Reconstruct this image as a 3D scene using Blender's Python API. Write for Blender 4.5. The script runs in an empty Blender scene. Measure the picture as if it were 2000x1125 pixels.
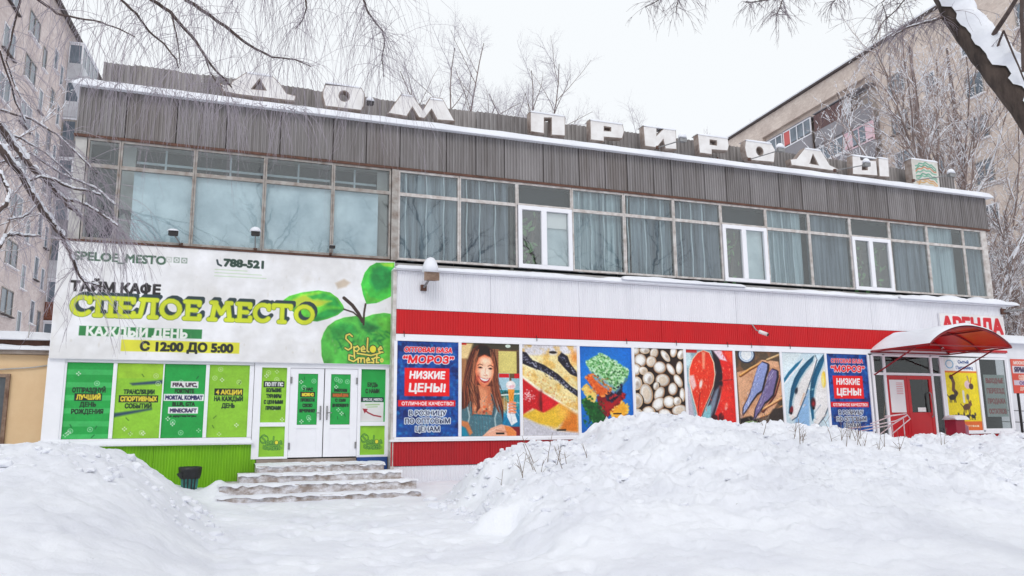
import bpy, bmesh, math, random
import numpy as np
from mathutils import Vector, Matrix

scene = bpy.context.scene
COL = scene.collection

# ------------------------------------------------------------------ camera
YAW, PITCH, ROLL = 0.3574, 0.1778, -0.0103
cy, sy, cp, sp, cr, sr = math.cos(YAW), math.sin(YAW), math.cos(PITCH), math.sin(PITCH), math.cos(ROLL), math.sin(ROLL)
fw = Vector((sy * cp, cy * cp, sp)); rt0 = Vector((cy, -sy, 0)); up0 = rt0.cross(fw)
rt = cr * rt0 + sr * up0; up = -sr * rt0 + cr * up0
cam_d = bpy.data.cameras.new('camera'); cam = bpy.data.objects.new('camera', cam_d); COL.objects.link(cam)
cam.matrix_world = Matrix(((rt.x, up.x, -fw.x, 0), (rt.y, up.y, -fw.y, -18.0), (rt.z, up.z, -fw.z, 1.45), (0, 0, 0, 1)))
cam_d.sensor_width = 36; cam_d.lens = 36 * 1564.1 / 2000; cam_d.clip_end = 2000; cam_d.clip_start = 0.1
scene.camera = cam

# ------------------------------------------------------------------ overcast sky and weak sun
SUN_EL, SUN_AZ = 42, 200
world = bpy.data.worlds.new('World'); scene.world = world; world.use_nodes = True
wn, wl = world.node_tree.nodes, world.node_tree.links
bg = wn['Background']
sky = wn.new('ShaderNodeTexSky'); sky.sky_type = 'NISHITA'; sky.sun_disc = False
sky.sun_elevation = math.radians(SUN_EL); sky.sun_rotation = math.radians(SUN_AZ); sky.dust_density = 4
mx = wn.new('ShaderNodeMix'); mx.data_type = 'RGBA'; mx.inputs[0].default_value = 0.97
wl.new(sky.outputs[0], mx.inputs[6]); mx.inputs[7].default_value = (9.3, 9.6, 9.85, 1)
wl.new(mx.outputs[2], bg.inputs[0]); bg.inputs[1].default_value = 0.1
sd = bpy.data.lights.new('sun', 'SUN'); sd.energy = 0.85; sd.angle = math.radians(22); sd.color = (1, 0.97, 0.93)
sun = bpy.data.objects.new('sun', sd); COL.objects.link(sun)
ax, el = math.radians(SUN_AZ), math.radians(SUN_EL)
sun.rotation_euler = Vector((-math.sin(ax) * math.cos(el), -math.cos(ax) * math.cos(el), -math.sin(el))).to_track_quat('-Z', 'Y').to_euler()
sun.location = (0, -40, 60)
vs = scene.view_settings
vs.view_transform = 'Standard'; vs.look = 'None'; vs.exposure = 0.05; vs.gamma = 1; vs.use_curve_mapping = False

R = random.Random(7)
NR = np.random.RandomState(5)

# ------------------------------------------------------------------ helpers
def lin(c):
    c = np.asarray(c, float) / 255.0
    return np.where(c <= 0.04045, c / 12.92, ((c + 0.055) / 1.055) ** 2.4)

def mat(name, rgb, rough=0.7, var=0.0, vscale=3.0, rgb2=None, bump=0.0, bscale=20.0, stretch=(1, 1, 1), metal=0.0, spec=0.5):
    """principled material with a noise driven mix to a second colour and a fine bump"""
    m = bpy.data.materials.new(name); m.use_nodes = True
    n, l = m.node_tree.nodes, m.node_tree.links
    b = n['Principled BSDF']
    c1 = tuple(lin(rgb)) + (1,)
    b.inputs['Base Color'].default_value = c1
    b.inputs['Roughness'].default_value = rough; b.inputs['Metallic'].default_value = metal
    b.inputs['Specular IOR Level'].default_value = spec
    tc = n.new('ShaderNodeTexCoord'); mp = n.new('ShaderNodeMapping'); mp.inputs['Scale'].default_value = stretch
    l.new(tc.outputs['Object'], mp.inputs[0])
    if var > 0:
        nz = n.new('ShaderNodeTexNoise'); nz.inputs['Scale'].default_value = vscale; nz.inputs['Detail'].default_value = 6
        nz.inputs['Roughness'].default_value = 0.65
        l.new(mp.outputs[0], nz.inputs['Vector'])
        rp = n.new('ShaderNodeValToRGB'); rp.color_ramp.elements[0].position = 0.38; rp.color_ramp.elements[1].position = 0.68
        l.new(nz.outputs['Fac'], rp.inputs[0])
        mu = n.new('ShaderNodeMath'); mu.operation = 'MULTIPLY'; mu.inputs[1].default_value = var
        l.new(rp.outputs[0], mu.inputs[0])
        mi = n.new('ShaderNodeMix'); mi.data_type = 'RGBA'
        mi.inputs[6].default_value = c1
        mi.inputs[7].default_value = tuple(lin(rgb2 if rgb2 is not None else [v * 0.6 for v in rgb])) + (1,)
        l.new(mu.outputs[0], mi.inputs[0]); l.new(mi.outputs[2], b.inputs['Base Color'])
    if bump > 0:
        nb = n.new('ShaderNodeTexNoise'); nb.inputs['Scale'].default_value = bscale; nb.inputs['Detail'].default_value = 5
        l.new(mp.outputs[0], nb.inputs['Vector'])
        bp = n.new('ShaderNodeBump'); bp.inputs['Strength'].default_value = bump; bp.inputs['Distance'].default_value = 0.02
        l.new(nb.outputs['Fac'], bp.inputs['Height']); l.new(bp.outputs[0], b.inputs['Normal'])
    return m

def mat_attr(name, rough=0.55):
    m = bpy.data.materials.new(name); m.use_nodes = True
    n, l = m.node_tree.nodes, m.node_tree.links
    a = n.new('ShaderNodeAttribute'); a.attribute_name = 'print'
    tc = n.new('ShaderNodeTexCoord')
    nz = n.new('ShaderNodeTexNoise'); nz.inputs['Scale'].default_value = 1.3; nz.inputs['Detail'].default_value = 7
    l.new(tc.outputs['Object'], nz.inputs['Vector'])
    rp = n.new('ShaderNodeValToRGB')
    rp.color_ramp.elements[0].position = 0.42; rp.color_ramp.elements[0].color = (0.86, 0.85, 0.83, 1)
    rp.color_ramp.elements[1].position = 0.62; rp.color_ramp.elements[1].color = (1, 1, 1, 1)
    l.new(nz.outputs['Fac'], rp.inputs[0])
    mi = n.new('ShaderNodeMix'); mi.data_type = 'RGBA'; mi.blend_type = 'MULTIPLY'; mi.inputs[0].default_value = 1
    l.new(a.outputs['Color'], mi.inputs[6]); l.new(rp.outputs[0], mi.inputs[7])
    l.new(mi.outputs[2], n['Principled BSDF'].inputs['Base Color']); n['Principled BSDF'].inputs['Roughness'].default_value = rough
    return m

def mat_glass(name, tint=(248, 252, 252), refl=0.09):
    m = bpy.data.materials.new(name); m.use_nodes = True
    n, l = m.node_tree.nodes, m.node_tree.links
    n.remove(n['Principled BSDF'])
    tr = n.new('ShaderNodeBsdfTransparent'); tr.inputs[0].default_value = tuple(lin(tint)) + (1,)
    gl = n.new('ShaderNodeBsdfGlossy'); gl.inputs['Roughness'].default_value = 0.02
    fr = n.new('ShaderNodeLayerWeight'); fr.inputs['Blend'].default_value = 0.5; pw = n.new('ShaderNodeMath'); pw.operation = 'POWER'; pw.inputs[1].default_value = 4
    ad = n.new('ShaderNodeMath'); ad.operation = 'ADD'; ad.inputs[1].default_value = refl; ad.use_clamp = True
    tc = n.new('ShaderNodeTexCoord'); nz = n.new('ShaderNodeTexNoise'); nz.inputs['Scale'].default_value = 1.6
    l.new(tc.outputs['Object'], nz.inputs['Vector'])
    bp = n.new('ShaderNodeBump'); bp.inputs['Strength'].default_value = 0.06; bp.inputs['Distance'].default_value = 0.03
    l.new(nz.outputs['Fac'], bp.inputs['Height']); l.new(bp.outputs[0], gl.inputs['Normal'])
    ms = n.new('ShaderNodeMixShader')
    l.new(fr.outputs['Facing'], pw.inputs[0]); l.new(pw.outputs[0], ad.inputs[0]); l.new(ad.outputs[0], ms.inputs[0])
    l.new(tr.outputs[0], ms.inputs[1]); l.new(gl.outputs[0], ms.inputs[2]); l.new(ms.outputs[0], n['Material Output'].inputs[0])
    return m

def vnoise(x, y, seed=0):
    """value noise on arrays"""
    xi = np.floor(x).astype(np.int64); yi = np.floor(y).astype(np.int64)
    xf = x - xi; yf = y - yi
    xf = xf * xf * (3 - 2 * xf); yf = yf * yf * (3 - 2 * yf)
    def h(a, b):
        k = (a * 374761393 + b * 668265263 + seed * 974634777) & 0x7fffffff
        k = ((k ^ (k >> 13)) * 1274126177) & 0x7fffffff
        return ((k ^ (k >> 16)) & 0xffff) / 65535.0
    a, b, c, d = h(xi, yi), h(xi + 1, yi), h(xi, yi + 1), h(xi + 1, yi + 1)
    return (a * (1 - xf) + b * xf) * (1 - yf) + (c * (1 - xf) + d * xf) * yf

def fbm(x, y, oct=4, seed=0, gain=0.5):
    s, a, t = 0, 1, 0
    for k in range(oct):
        s = s + a * vnoise(x * 2 ** k + 17.3 * k, y * 2 ** k - 9.1 * k, seed + k); t += a; a *= gain
    return s / t

def thing(name, loc, label, cat, group=None, rotz=0.0):
    o = bpy.data.objects.new(name, None); COL.objects.link(o)
    o.location = loc; o.rotation_euler = (0, 0, rotz); o.empty_display_size = 0.2
    o['label'] = label; o['category'] = cat
    if group: o['group'] = group
    return o

def tag(o, label, cat, group=None):
    o['label'] = label; o['category'] = cat
    if group: o['group'] = group
    return o

ORG = {}
def origin(o):
    if o is None: return Vector((0, 0, 0))
    p = Vector(o.location)
    while o.parent: o = o.parent; p = p + Vector(o.location)
    return p

class MB:
    def __init__(s): s.v = []; s.f = []; s.mi = []; s.cur = 0
    def add(s, vs_, fs_):
        b = len(s.v); s.v += [tuple(p) for p in vs_]; s.f += [tuple(b + i for i in f) for f in fs_]; s.mi += [s.cur] * len(fs_)
        return s
    def box(s, x0, x1, y0, y1, z0, z1):
        return s.add([(x0, y0, z0), (x1, y0, z0), (x1, y1, z0), (x0, y1, z0), (x0, y0, z1), (x1, y0, z1), (x1, y1, z1), (x0, y1, z1)],
                     [(0, 3, 2, 1), (4, 5, 6, 7), (0, 1, 5, 4), (1, 2, 6, 5), (2, 3, 7, 6), (3, 0, 4, 7)])
    def frame(s, x0, x1, z0, z1, w, y0, y1):
        """rectangular frame of four butted bars"""
        s.box(x0, x0 + w, y0, y1, z0, z1); s.box(x1 - w, x1, y0, y1, z0, z1)
        s.box(x0 + w, x1 - w, y0, y1, z0, z0 + w); s.box(x0 + w, x1 - w, y0, y1, z1 - w, z1); return s
    def tube(s, pts, rad, n=6, cap=True):
        P = [Vector(p) for p in pts]; rings = []
        for i, p in enumerate(P):
            d = (P[min(i + 1, len(P) - 1)] - P[max(i - 1, 0)])
            if d.length < 1e-6: d = Vector((0, 0, 1))
            d.normalize(); a = Vector((0.31, 0.95, 0.05)) if abs(d.y) < 0.9 else Vector((1, 0, 0))
            u = d.cross(a).normalized(); w = d.cross(u)
            r = rad[i] if hasattr(rad, '__len__') else rad
            rings.append([p + (u * math.cos(k * 2 * math.pi / n) + w * math.sin(k * 2 * math.pi / n)) * r for k in range(n)])
        vs_ = [q for r_ in rings for q in r_]
        fs_ = [(i * n + k, i * n + (k + 1) % n, (i + 1) * n + (k + 1) % n, (i + 1) * n + k) for i in range(len(P) - 1) for k in range(n)]
        if cap and n > 2: fs_ += [tuple(range(n)), tuple((len(P) - 1) * n + k for k in reversed(range(n)))]
        return s.add(vs_, fs_)
    def grid(s, pts):
        """pts[j][i] -> quads"""
        h, w = len(pts), len(pts[0])
        return s.add([p for row in pts for p in row], [(j * w + i, j * w + i + 1, (j + 1) * w + i + 1, (j + 1) * w + i) for j in range(h - 1) for i in range(w - 1)])
    def build(s, name, m, parent=None, smooth=False, local=False, kind=None):
        me = bpy.data.meshes.new(name)
        o_ = Vector((0, 0, 0)) if local else origin(parent)
        me.from_pydata([(p[0] - o_.x, p[1] - o_.y, p[2] - o_.z) for p in s.v], [], s.f)
        for q in (m if isinstance(m, (list, tuple)) else [m]): me.materials.append(q)
        if isinstance(m, (list, tuple)): me.polygons.foreach_set('material_index', s.mi)
        if smooth: me.polygons.foreach_set('use_smooth', [True] * len(me.polygons))
        me.validate(); me.update()
        o = bpy.data.objects.new(name, me); COL.objects.link(o)
        if parent is not None: o.parent = parent
        if kind: o['kind'] = kind
        return o

def prism(name, outline, holes, y0, y1, mats, parent, off=0.0):
    """flat outline in (x, z) with holes, extruded from y0 (front) to y1"""
    cu = bpy.data.curves.new('c', 'CURVE'); cu.dimensions = '2D'; cu.fill_mode = 'BOTH'
    for lp in [outline] + holes:
        sp_ = cu.splines.new('POLY'); sp_.points.add(len(lp) - 1); sp_.use_cyclic_u = True
        for i, (x, z) in enumerate(lp): sp_.points[i].co = (x, z, 0, 1)
    cu.extrude = (y1 - y0) / 2; cu.offset = off
    tmp = bpy.data.objects.new('t', cu); me = bpy.data.meshes.new_from_object(tmp); bpy.data.objects.remove(tmp)
    o_ = origin(parent); ym = (y0 + y1) / 2
    for v in me.vertices: x, z, d = v.co; v.co = (x - o_.x, ym - d - o_.y, z - o_.z)
    me.flip_normals() if False else None
    me.materials.clear()
    for q in mats: me.materials.append(q)
    me.update()
    for p in me.polygons: p.material_index = 0 if abs(p.normal.y) > 0.7 else min(1, len(mats) - 1)
    me.name = name
    o = bpy.data.objects.new(name, me); COL.objects.link(o); o.parent = parent
    return o

def copy_tree(o, parent=None):
    c = o.copy(); COL.objects.link(c); c.parent = parent
    for ch in list(o.children): copy_tree(ch, c)
    return c

# ------------------------------------------------------------------ flat printed pictures: a fine sheet whose points carry the ink colour
M_PRINT = mat_attr('printed_sheet')
_fc = {}
def font_tris(s_):
    if s_ not in _fc:
        c = bpy.data.curves.new('f', 'FONT'); c.body = s_; c.resolution_u = 3
        t = bpy.data.objects.new('f', c); me = bpy.data.meshes.new_from_object(t); bpy.data.objects.remove(t)
        me.calc_loop_triangles()
        v = np.array([p.co[:2] for p in me.vertices]); tr = np.array([t_.vertices[:] for t_ in me.loop_triangles])
        _fc[s_] = (v, tr); bpy.data.meshes.remove(me)
    return _fc[s_]
_h = font_tris('H')[0]; CAP = _h[:, 1].max()

class Art:
    def __init__(s, W, H, cell, bgc, fr=None, shear=0.0):
        s.W, s.H = W, H; s.nx = int(W / cell) + 2; s.ny = int(H / cell) + 2
        fr = fr or (0, 0, W, H); s.fr = fr
        u = np.linspace(0, 1, s.nx); v = np.linspace(0, 1, s.ny); U, V = np.meshgrid(u, v)
        s.U, s.V = U, V
        s.Y = fr[1] + V * fr[3]; s.X = fr[0] + U * fr[2] + shear * V * fr[3]; s.shear = shear
        s.c = fr[2] / s.nx; s.cell = W / s.nx; s.ar = (fr[3] / s.ny) / s.c
        s.img = np.zeros((s.ny, s.nx, 3)) + np.array(bgc) / 255.0
    def put(s, a, col, sl=None):
        t = s.img if sl is None else s.img[sl]
        a = np.clip(a, 0, 1)[..., None]; t[:] = t * (1 - a) + (np.array(col) / 255.0) * a
    def sl(s, x0, x1, y0, y1):
        f = s.fr; e = abs(s.shear) * f[3] + 3 * s.c
        i0 = max(0, int((x0 - e - f[0]) / f[2] * s.nx)); i1 = min(s.nx, int((x1 + e - f[0]) / f[2] * s.nx) + 2)
        j0 = max(0, int((y0 - 3 * s.c - f[1]) / f[3] * s.ny)); j1 = min(s.ny, int((y1 + 3 * s.c - f[1]) / f[3] * s.ny) + 2)
        return (slice(j0, max(j0, j1)), slice(i0, max(i0, i1)))
    def segd(s, P, sl, closed):
        X, Y = s.X[sl], s.Y[sl]; d = np.full(X.shape, 1e9); ins = np.zeros(X.shape, bool)
        n = len(P)
        for i in range(n if closed else n - 1):
            (ax_, ay_), (bx, by) = P[i], P[(i + 1) % n]
            ex, ey = bx - ax_, by - ay_; L = ex * ex + ey * ey + 1e-12
            t = np.clip(((X - ax_) * ex + (Y - ay_) * ey) / L, 0, 1)
            d = np.minimum(d, np.hypot(X - ax_ - t * ex, Y - ay_ - t * ey))
            if closed and abs(ey) > 1e-12:
                ins ^= ((ay_ > Y) != (by > Y)) & (X < ex * (Y - ay_) / ey + ax_)
        return d, ins
    def poly(s, P, col, soft=1.0, op=1.0):
        x = [p[0] for p in P]; y = [p[1] for p in P]; sl = s.sl(min(x) - soft * s.c, max(x) + soft * s.c, min(y) - soft * s.c, max(y) + soft * s.c)
        d, ins = s.segd(P, sl, True)
        s.put(np.clip(0.5 + np.where(ins, d, -d) / (s.c * soft), 0, 1) * op, col, sl)
    def stroke(s, P, w, col, soft=1.0, op=1.0):
        x = [p[0] for p in P]; y = [p[1] for p in P]; sl = s.sl(min(x) - w, max(x) + w, min(y) - w, max(y) + w)
        d, _ = s.segd(P, sl, False); s.put(np.clip(0.5 + (w / 2 - d) / (s.c * soft), 0, 1) * op, col, sl)
    def ell(s, cx, cy, rx, ry, col, rot=0, soft=1.0, op=1.0, ring=None):
        r = max(rx, ry) + soft * s.c; sl = s.sl(cx - r, cx + r, cy - r, cy + r)
        X, Y = s.X[sl] - cx, s.Y[sl] - cy; c_, s_ = math.cos(rot), math.sin(rot)
        q = np.hypot((X * c_ + Y * s_) / rx, (-X * s_ + Y * c_) / ry); d = (1 - q) * min(rx, ry)
        a = np.clip(0.5 + d / (s.c * soft), 0, 1)
        if ring: a = a * np.clip(0.5 - (d - ring) / (s.c * soft), 0, 1)
        s.put(a * op, col, sl)
    def rect(s, x0, y0, x1, y1, col, op=1.0): s.poly([(x0, y0), (x1, y0), (x1, y1), (x0, y1)], col, op=op)
    def text(s, t, cx, cy, h, col, bold=0.0, xs=1.0, outline=None, align='c', slant=0.0, fit=None, ss=3):
        """h = capital height, cy = middle of the capitals, in frame units"""
        v, tr = font_tris(t)
        if len(tr) == 0: return
        v = v / CAP * h; v = v * np.array([xs, 1]); x0, x1 = v[:, 0].min(), v[:, 0].max()
        if fit: k = fit / (x1 - x0); v = v * np.array([k, 1]); x0 *= k; x1 *= k
        ox = {'c': cx - (x0 + x1) / 2, 'l': cx - x0, 'r': cx - x1}[align]
        px = (v[:, 0] + ox + slant * v[:, 1] - s.fr[0]) / s.c; py = (cy + h / 2 - v[:, 1] - s.fr[1]) / (s.c * s.ar)
        pad = int(3 + (bold + (outline[0] if outline else 0)) / s.c)
        i0, j0 = int(px.min()) - pad, int(py.min()) - pad; w_, h_ = int(px.max()) + pad + 2 - i0, int(py.max()) + pad + 2 - j0
        mk = np.zeros((h_ * ss, w_ * ss), bool); qx = (px - i0 + 0.5) * ss; qy = (py - j0 + 0.5) * ss
        for a, b, c in tr:
            xa, ya, xb, yb, xc, yc = qx[a], qy[a], qx[b], qy[b], qx[c], qy[c]
            u0, u1 = int(min(xa, xb, xc)), int(max(xa, xb, xc)) + 1; v0, v1 = int(min(ya, yb, yc)), int(max(ya, yb, yc)) + 1
            gx, gy = np.meshgrid(np.arange(u0, u1 + 1) + 0.5, np.arange(v0, v1 + 1) + 0.5)
            e1 = (xb - xa) * (gy - ya) - (yb - ya) * (gx - xa); e2 = (xc - xb) * (gy - yb) - (yc - yb) * (gx - xb); e3 = (xa - xc) * (gy - yc) - (ya - yc) * (gx - xc)
            mk[v0:v1 + 1, u0:u1 + 1] |= ((e1 >= 0) & (e2 >= 0) & (e3 >= 0)) | ((e1 <= 0) & (e2 <= 0) & (e3 <= 0))
        def dil(m_, r):
            out = m_.copy(); k = int(math.ceil(r))
            for dy in range(-k, k + 1):
                for dx in range(-k, k + 1):
                    if dx * dx + dy * dy <= r * r + 0.3 and (dx or dy): out |= np.roll(np.roll(m_, dy, 0), dx, 1)
            return out
        def comp(m_, colr):
            a = m_.reshape(h_, ss, w_, ss).mean((1, 3))
            ja, jb, ia, ib = max(j0, 0), min(j0 + h_, s.ny), max(i0, 0), min(i0 + w_, s.nx)
            if ja < jb and ia < ib: s.put(a[ja - j0:jb - j0, ia - i0:ib - i0], colr, (slice(ja, jb), slice(ia, ib)))
        rb = bold / s.c * ss
        if rb > 0.4: mk = dil(mk, rb)
        if outline: comp(dil(mk, outline[0] / s.c * ss), outline[1])
        comp(mk, col)
    def noise(s, scale, amp, seed=1, oct=4, mask=None):
        k = 1 + amp * (fbm(s.U * scale, s.V * scale * s.H / s.W, oct, seed) - 0.5) * 2
        if mask is not None: k = 1 + (k - 1) * mask
        s.img *= k[..., None]
    def tint(s, scale, col, amt, seed=3, thr=0.5):
        a = np.clip((fbm(s.U * scale, s.V * scale * s.H / s.W, 4, seed) - thr) * 5, 0, 1) * amt; s.put(a, col)
    def sheet(s, name, x0, z1, y, parent, t=0.01):
        """lay the picture as a sheet facing -y, its top left corner at (x0, y, z1)"""
        o_ = origin(parent)
        xs = x0 + np.linspace(0, s.W, s.nx) - o_.x; zs = z1 - np.linspace(0, s.H, s.ny) - o_.z
        XX, ZZ = np.meshgrid(xs, zs); n = XX.size
        co = np.stack([XX.ravel(), np.full(n, y - o_.y), ZZ.ravel()], 1).astype(np.float32)
        i = np.arange(s.nx - 1)[None, :] + np.arange(s.ny - 1)[:, None] * s.nx
        q = np.stack([i, i + s.nx, i + s.nx + 1, i + 1], -1).reshape(-1, 4)
        # closed back and rim so that the sheet has thickness
        b = n; cb = np.array([[xs[0], y + t - o_.y, zs[0]], [xs[-1], y + t - o_.y, zs[0]], [xs[-1], y + t - o_.y, zs[-1]], [xs[0], y + t - o_.y, zs[-1]],
                              [xs[0], y - o_.y, zs[0]], [xs[-1], y - o_.y, zs[0]], [xs[-1], y - o_.y, zs[-1]], [xs[0], y - o_.y, zs[-1]]], np.float32)
        co = np.vstack([co, cb]); q2 = np.array([[b, b + 1, b + 2, b + 3], [b, b + 4, b + 5, b + 1], [b + 1, b + 5, b + 6, b + 2], [b + 2, b + 6, b + 7, b + 3], [b + 3, b + 7, b + 4, b]])
        q = np.vstack([q, q2])
        me = bpy.data.meshes.new(name); me.vertices.add(len(co)); me.vertices.foreach_set('co', co.ravel())
        me.loops.add(q.size); me.loops.foreach_set('vertex_index', q.ravel().astype(np.int32))
        me.polygons.add(len(q)); me.polygons.foreach_set('loop_start', np.arange(0, q.size, 4, dtype=np.int32))
        me.update(calc_edges=True)
        at = me.attributes.new('print', 'FLOAT_COLOR', 'POINT')
        rgb = lin(np.clip(s.img, 0, 1).reshape(-1, 3) * 255); rgba = np.ones((len(co), 4), np.float32); rgba[:n, :3] = rgb; rgba[n:, :3] = 0.6
        at.data.foreach_set('color', rgba.ravel())
        me.materials.append(M_PRINT)
        o = bpy.data.objects.new(name, me); COL.objects.link(o)
        if parent is not None: o.parent = parent
        return o

# ------------------------------------------------------------------ materials
def mat_snow(name, grit=0.0):
    m = bpy.data.materials.new(name); m.use_nodes = True
    n, l = m.node_tree.nodes, m.node_tree.links; b = n['Principled BSDF']
    b.inputs['Roughness'].default_value = 0.75; b.inputs['Specular IOR Level'].default_value = 0.25
    tc = n.new('ShaderNodeTexCoord')
    a = n.new('ShaderNodeTexNoise'); a.inputs['Scale'].default_value = 0.9; a.inputs['Detail'].default_value = 6
    rp = n.new('ShaderNodeValToRGB'); rp.color_ramp.elements[0].position = 0.35; rp.color_ramp.elements[1].position = 0.65
    rp.color_ramp.elements[0].color = tuple(lin((223, 225, 234) if grit else (226, 228, 236))) + (1,); rp.color_ramp.elements[1].color = tuple(lin((236, 238, 245) if grit else (238, 240, 247))) + (1,)
    l.new(tc.outputs['Object'], a.inputs['Vector']); l.new(a.outputs['Fac'], rp.inputs[0])
    last = rp.outputs[0]
    if grit:
        g = n.new('ShaderNodeTexNoise'); g.inputs['Scale'].default_value = 9; g.inputs['Detail'].default_value = 8; g.inputs['Roughness'].default_value = 0.8
        l.new(tc.outputs['Object'], g.inputs['Vector'])
        gr = n.new('ShaderNodeValToRGB'); gr.color_ramp.elements[0].position = 0.64; gr.color_ramp.elements[1].position = 0.73
        l.new(g.outputs['Fac'], gr.inputs[0])
        mm = n.new('ShaderNodeMath'); mm.operation = 'MULTIPLY'; mm.inputs[1].default_value = grit; l.new(gr.outputs[0], mm.inputs[0])
        mi = n.new('ShaderNodeMix'); mi.data_type = 'RGBA'; mi.inputs[7].default_value = tuple(lin((120, 112, 105))) + (1,)
        l.new(mm.outputs[0], mi.inputs[0]); l.new(last, mi.inputs[6]); last = mi.outputs[2]
    l.new(last, b.inputs['Base Color'])
    nb = n.new('ShaderNodeTexNoise'); nb.inputs['Scale'].default_value = 7; nb.inputs['Detail'].default_value = 9; nb.inputs['Roughness'].default_value = 0.7
    l.new(tc.outputs['Object'], nb.inputs['Vector'])
    bp = n.new('ShaderNodeBump'); bp.inputs['Strength'].default_value = 0.55; bp.inputs['Distance'].default_value = 0.05
    l.new(nb.outputs['Fac'], bp.inputs['Height']); l.new(bp.outputs[0], b.inputs['Normal'])
    return m
M_SNOW = mat_snow('snow'); M_SNOWG = mat_snow('trodden_snow', 0.5)
M_CLAD = mat('grey_ribbed_cladding', (136, 132, 133), 0.6, 0.85, 2.2, (98, 92, 90), 0.15, 30, (3.0, 1, 0.18))
M_CLADS = [M_CLAD, M_CLAD, M_CLAD, mat('grey_ribbed_cladding_light', (143, 139, 140), 0.6, 0.7, 1.6, (110, 105, 105), 0.15, 30, (1.8, 1, 0.3)),
           mat('grey_ribbed_cladding_stained', (137, 132, 133), 0.6, 0.9, 2.2, (100, 92, 88), 0.15, 30, (2.2, 1, 0.2))]
M_SEAM = mat('dark_seam', (84, 76, 74), 0.7, 0.6, 3, (60, 52, 48), 0, 10, (1, 1, .3))
M_RUST = mat('rusty_trim', (150, 128, 112), 0.8, 0.9, 4, (92, 62, 48), 0.2, 30)
M_RUSTD = mat('rust_brown', (104, 72, 60), 0.85, 0.7, 6, (62, 44, 38), 0.2, 40)
M_PAR = [mat('weathered_parapet', (146, 142, 142), 0.8, 0.9, 2.5, (104, 98, 97), 0.2, 30, (2.5, 1, 0.25)), mat('weathered_parapet_pale', (156, 151, 150), 0.8, 0.9, 2.5, (110, 104, 102), 0.2, 30, (2.5, 1, 0.25))]
M_WCLAD = mat('white_ribbed_cladding', (232, 232, 238), 0.45, 0.35, 1.2, (204, 204, 212), 0.1, 30, (2.5, 1, 0.3))
M_RCLAD = mat('red_ribbed_cladding', (204, 10, 22), 0.5, 0.4, 1.0, (176, 16, 26), 0.1, 30, (2, 1, 0.5))
M_RPLI = mat('dark_red_plinth_cladding', (184, 22, 34), 0.5, 0.5, 1.2, (146, 28, 36), 0.1, 30, (2, 1, 0.5))
M_GPLI = mat('lime_green_plinth_cladding', (126, 190, 6), 0.5, 0.6, 1.1, (92, 148, 8), 0.1, 30, (2, 1, 0.5))
M_BPLI = mat('blue_plinth', (28, 70, 140), 0.5, 0.4, 3)
M_WPVC = mat('white_plastic_frame', (238, 238, 244), 0.35, 0.3, 3, (222, 222, 228))
M_OLDF = mat('old_painted_frame', (172, 168, 164), 0.7, 0.9, 5, (122, 106, 96), 0.2, 40)
M_OLDW = mat('old_white_frame', (212, 208, 206), 0.7, 0.8, 5, (154, 140, 132), 0.2, 40)
M_WALL = mat('grey_plaster', (190, 188, 186), 0.85, 0.6, 2, (150, 146, 142), 0.3, 30)
M_LET = mat('letter_face', (232, 230, 230), 0.6, 0.6, 3.5, (206, 200, 198), 0.1, 30)
M_LETS = mat('letter_rim', (164, 152, 146), 0.8, 0.9, 5, (112, 92, 82), 0.2, 30)
M_GLASS = mat_glass('window_glass', (244, 249, 250), 0.10); M_GLASSD = mat_glass('door_glass', (225, 230, 230), 0.05)
M_GLASSN = mat_glass('new_window_glass', (248, 252, 252), 0.16)
M_CURL = mat('pale_blue_blind', (218, 228, 233), 0.9, 1.0, 0.9, (164, 180, 190), 0.1, 8)
M_CURD = [mat('grey_net_curtain', (148, 159, 168), 0.9, 1.0, 3.2, (66, 76, 88), 0.1, 8, (4, 1, 0.12)), mat('blue_grey_net_curtain', (134, 140, 150), 0.9, 1.0, 3.2, (52, 62, 74), 0.1, 8, (4, 1, 0.12)),
          mat('pale_net_curtain', (182, 194, 199), 0.9, 1.0, 3.0, (84, 98, 110), 0.1, 8, (4, 1, 0.1))]
M_DARK = mat('interior_shade', (40, 47, 53), 0.9, 0.7, 1.5, (20, 24, 28))  # near-black colour stands for the shade inside the rooms
M_SHELF = mat('inner_shelf', (206, 216, 222), 0.8, 0.4, 3)
M_STEEL = mat('galvanised_steel', (150, 150, 152), 0.5, 0.5, 8, (110, 108, 106), 0, 20, metal=0.4)
M_BLACK = mat('black_metal', (40, 36, 38), 0.6, 0.4, 8)
M_CONC = mat('worn_concrete', (164, 152, 144), 0.9, 0.9, 4, (128, 114, 104), 0.5, 25)
M_STEP = mat('snow_dusted_concrete', (156, 142, 134), 0.9, 1.0, 6.5, (232, 232, 238), 0.6, 25, (1, 1, 1.6))
M_BARK = mat('dark_bark', (98, 84, 80), 0.95, 0.9, 9, (58, 48, 46), 1.0, 30, (1, 1, 0.3))
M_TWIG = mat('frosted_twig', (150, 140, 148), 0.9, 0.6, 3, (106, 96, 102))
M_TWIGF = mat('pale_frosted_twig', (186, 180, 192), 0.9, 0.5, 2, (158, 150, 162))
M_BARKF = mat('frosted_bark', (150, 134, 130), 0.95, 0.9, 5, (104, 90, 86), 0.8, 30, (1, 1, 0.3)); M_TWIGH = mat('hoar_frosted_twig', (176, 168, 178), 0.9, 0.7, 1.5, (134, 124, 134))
M_TWIGB = mat('brown_frosted_twig', (176, 156, 150), 0.9, 0.7, 2, (128, 108, 102))
M_DOORR = mat('red_painted_door', (196, 16, 30), 0.4, 0.4, 2, (168, 18, 30))
M_PAPER = mat('white_paper', (236, 234, 236), 0.8, 0.3, 3, (214, 214, 220))
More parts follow.
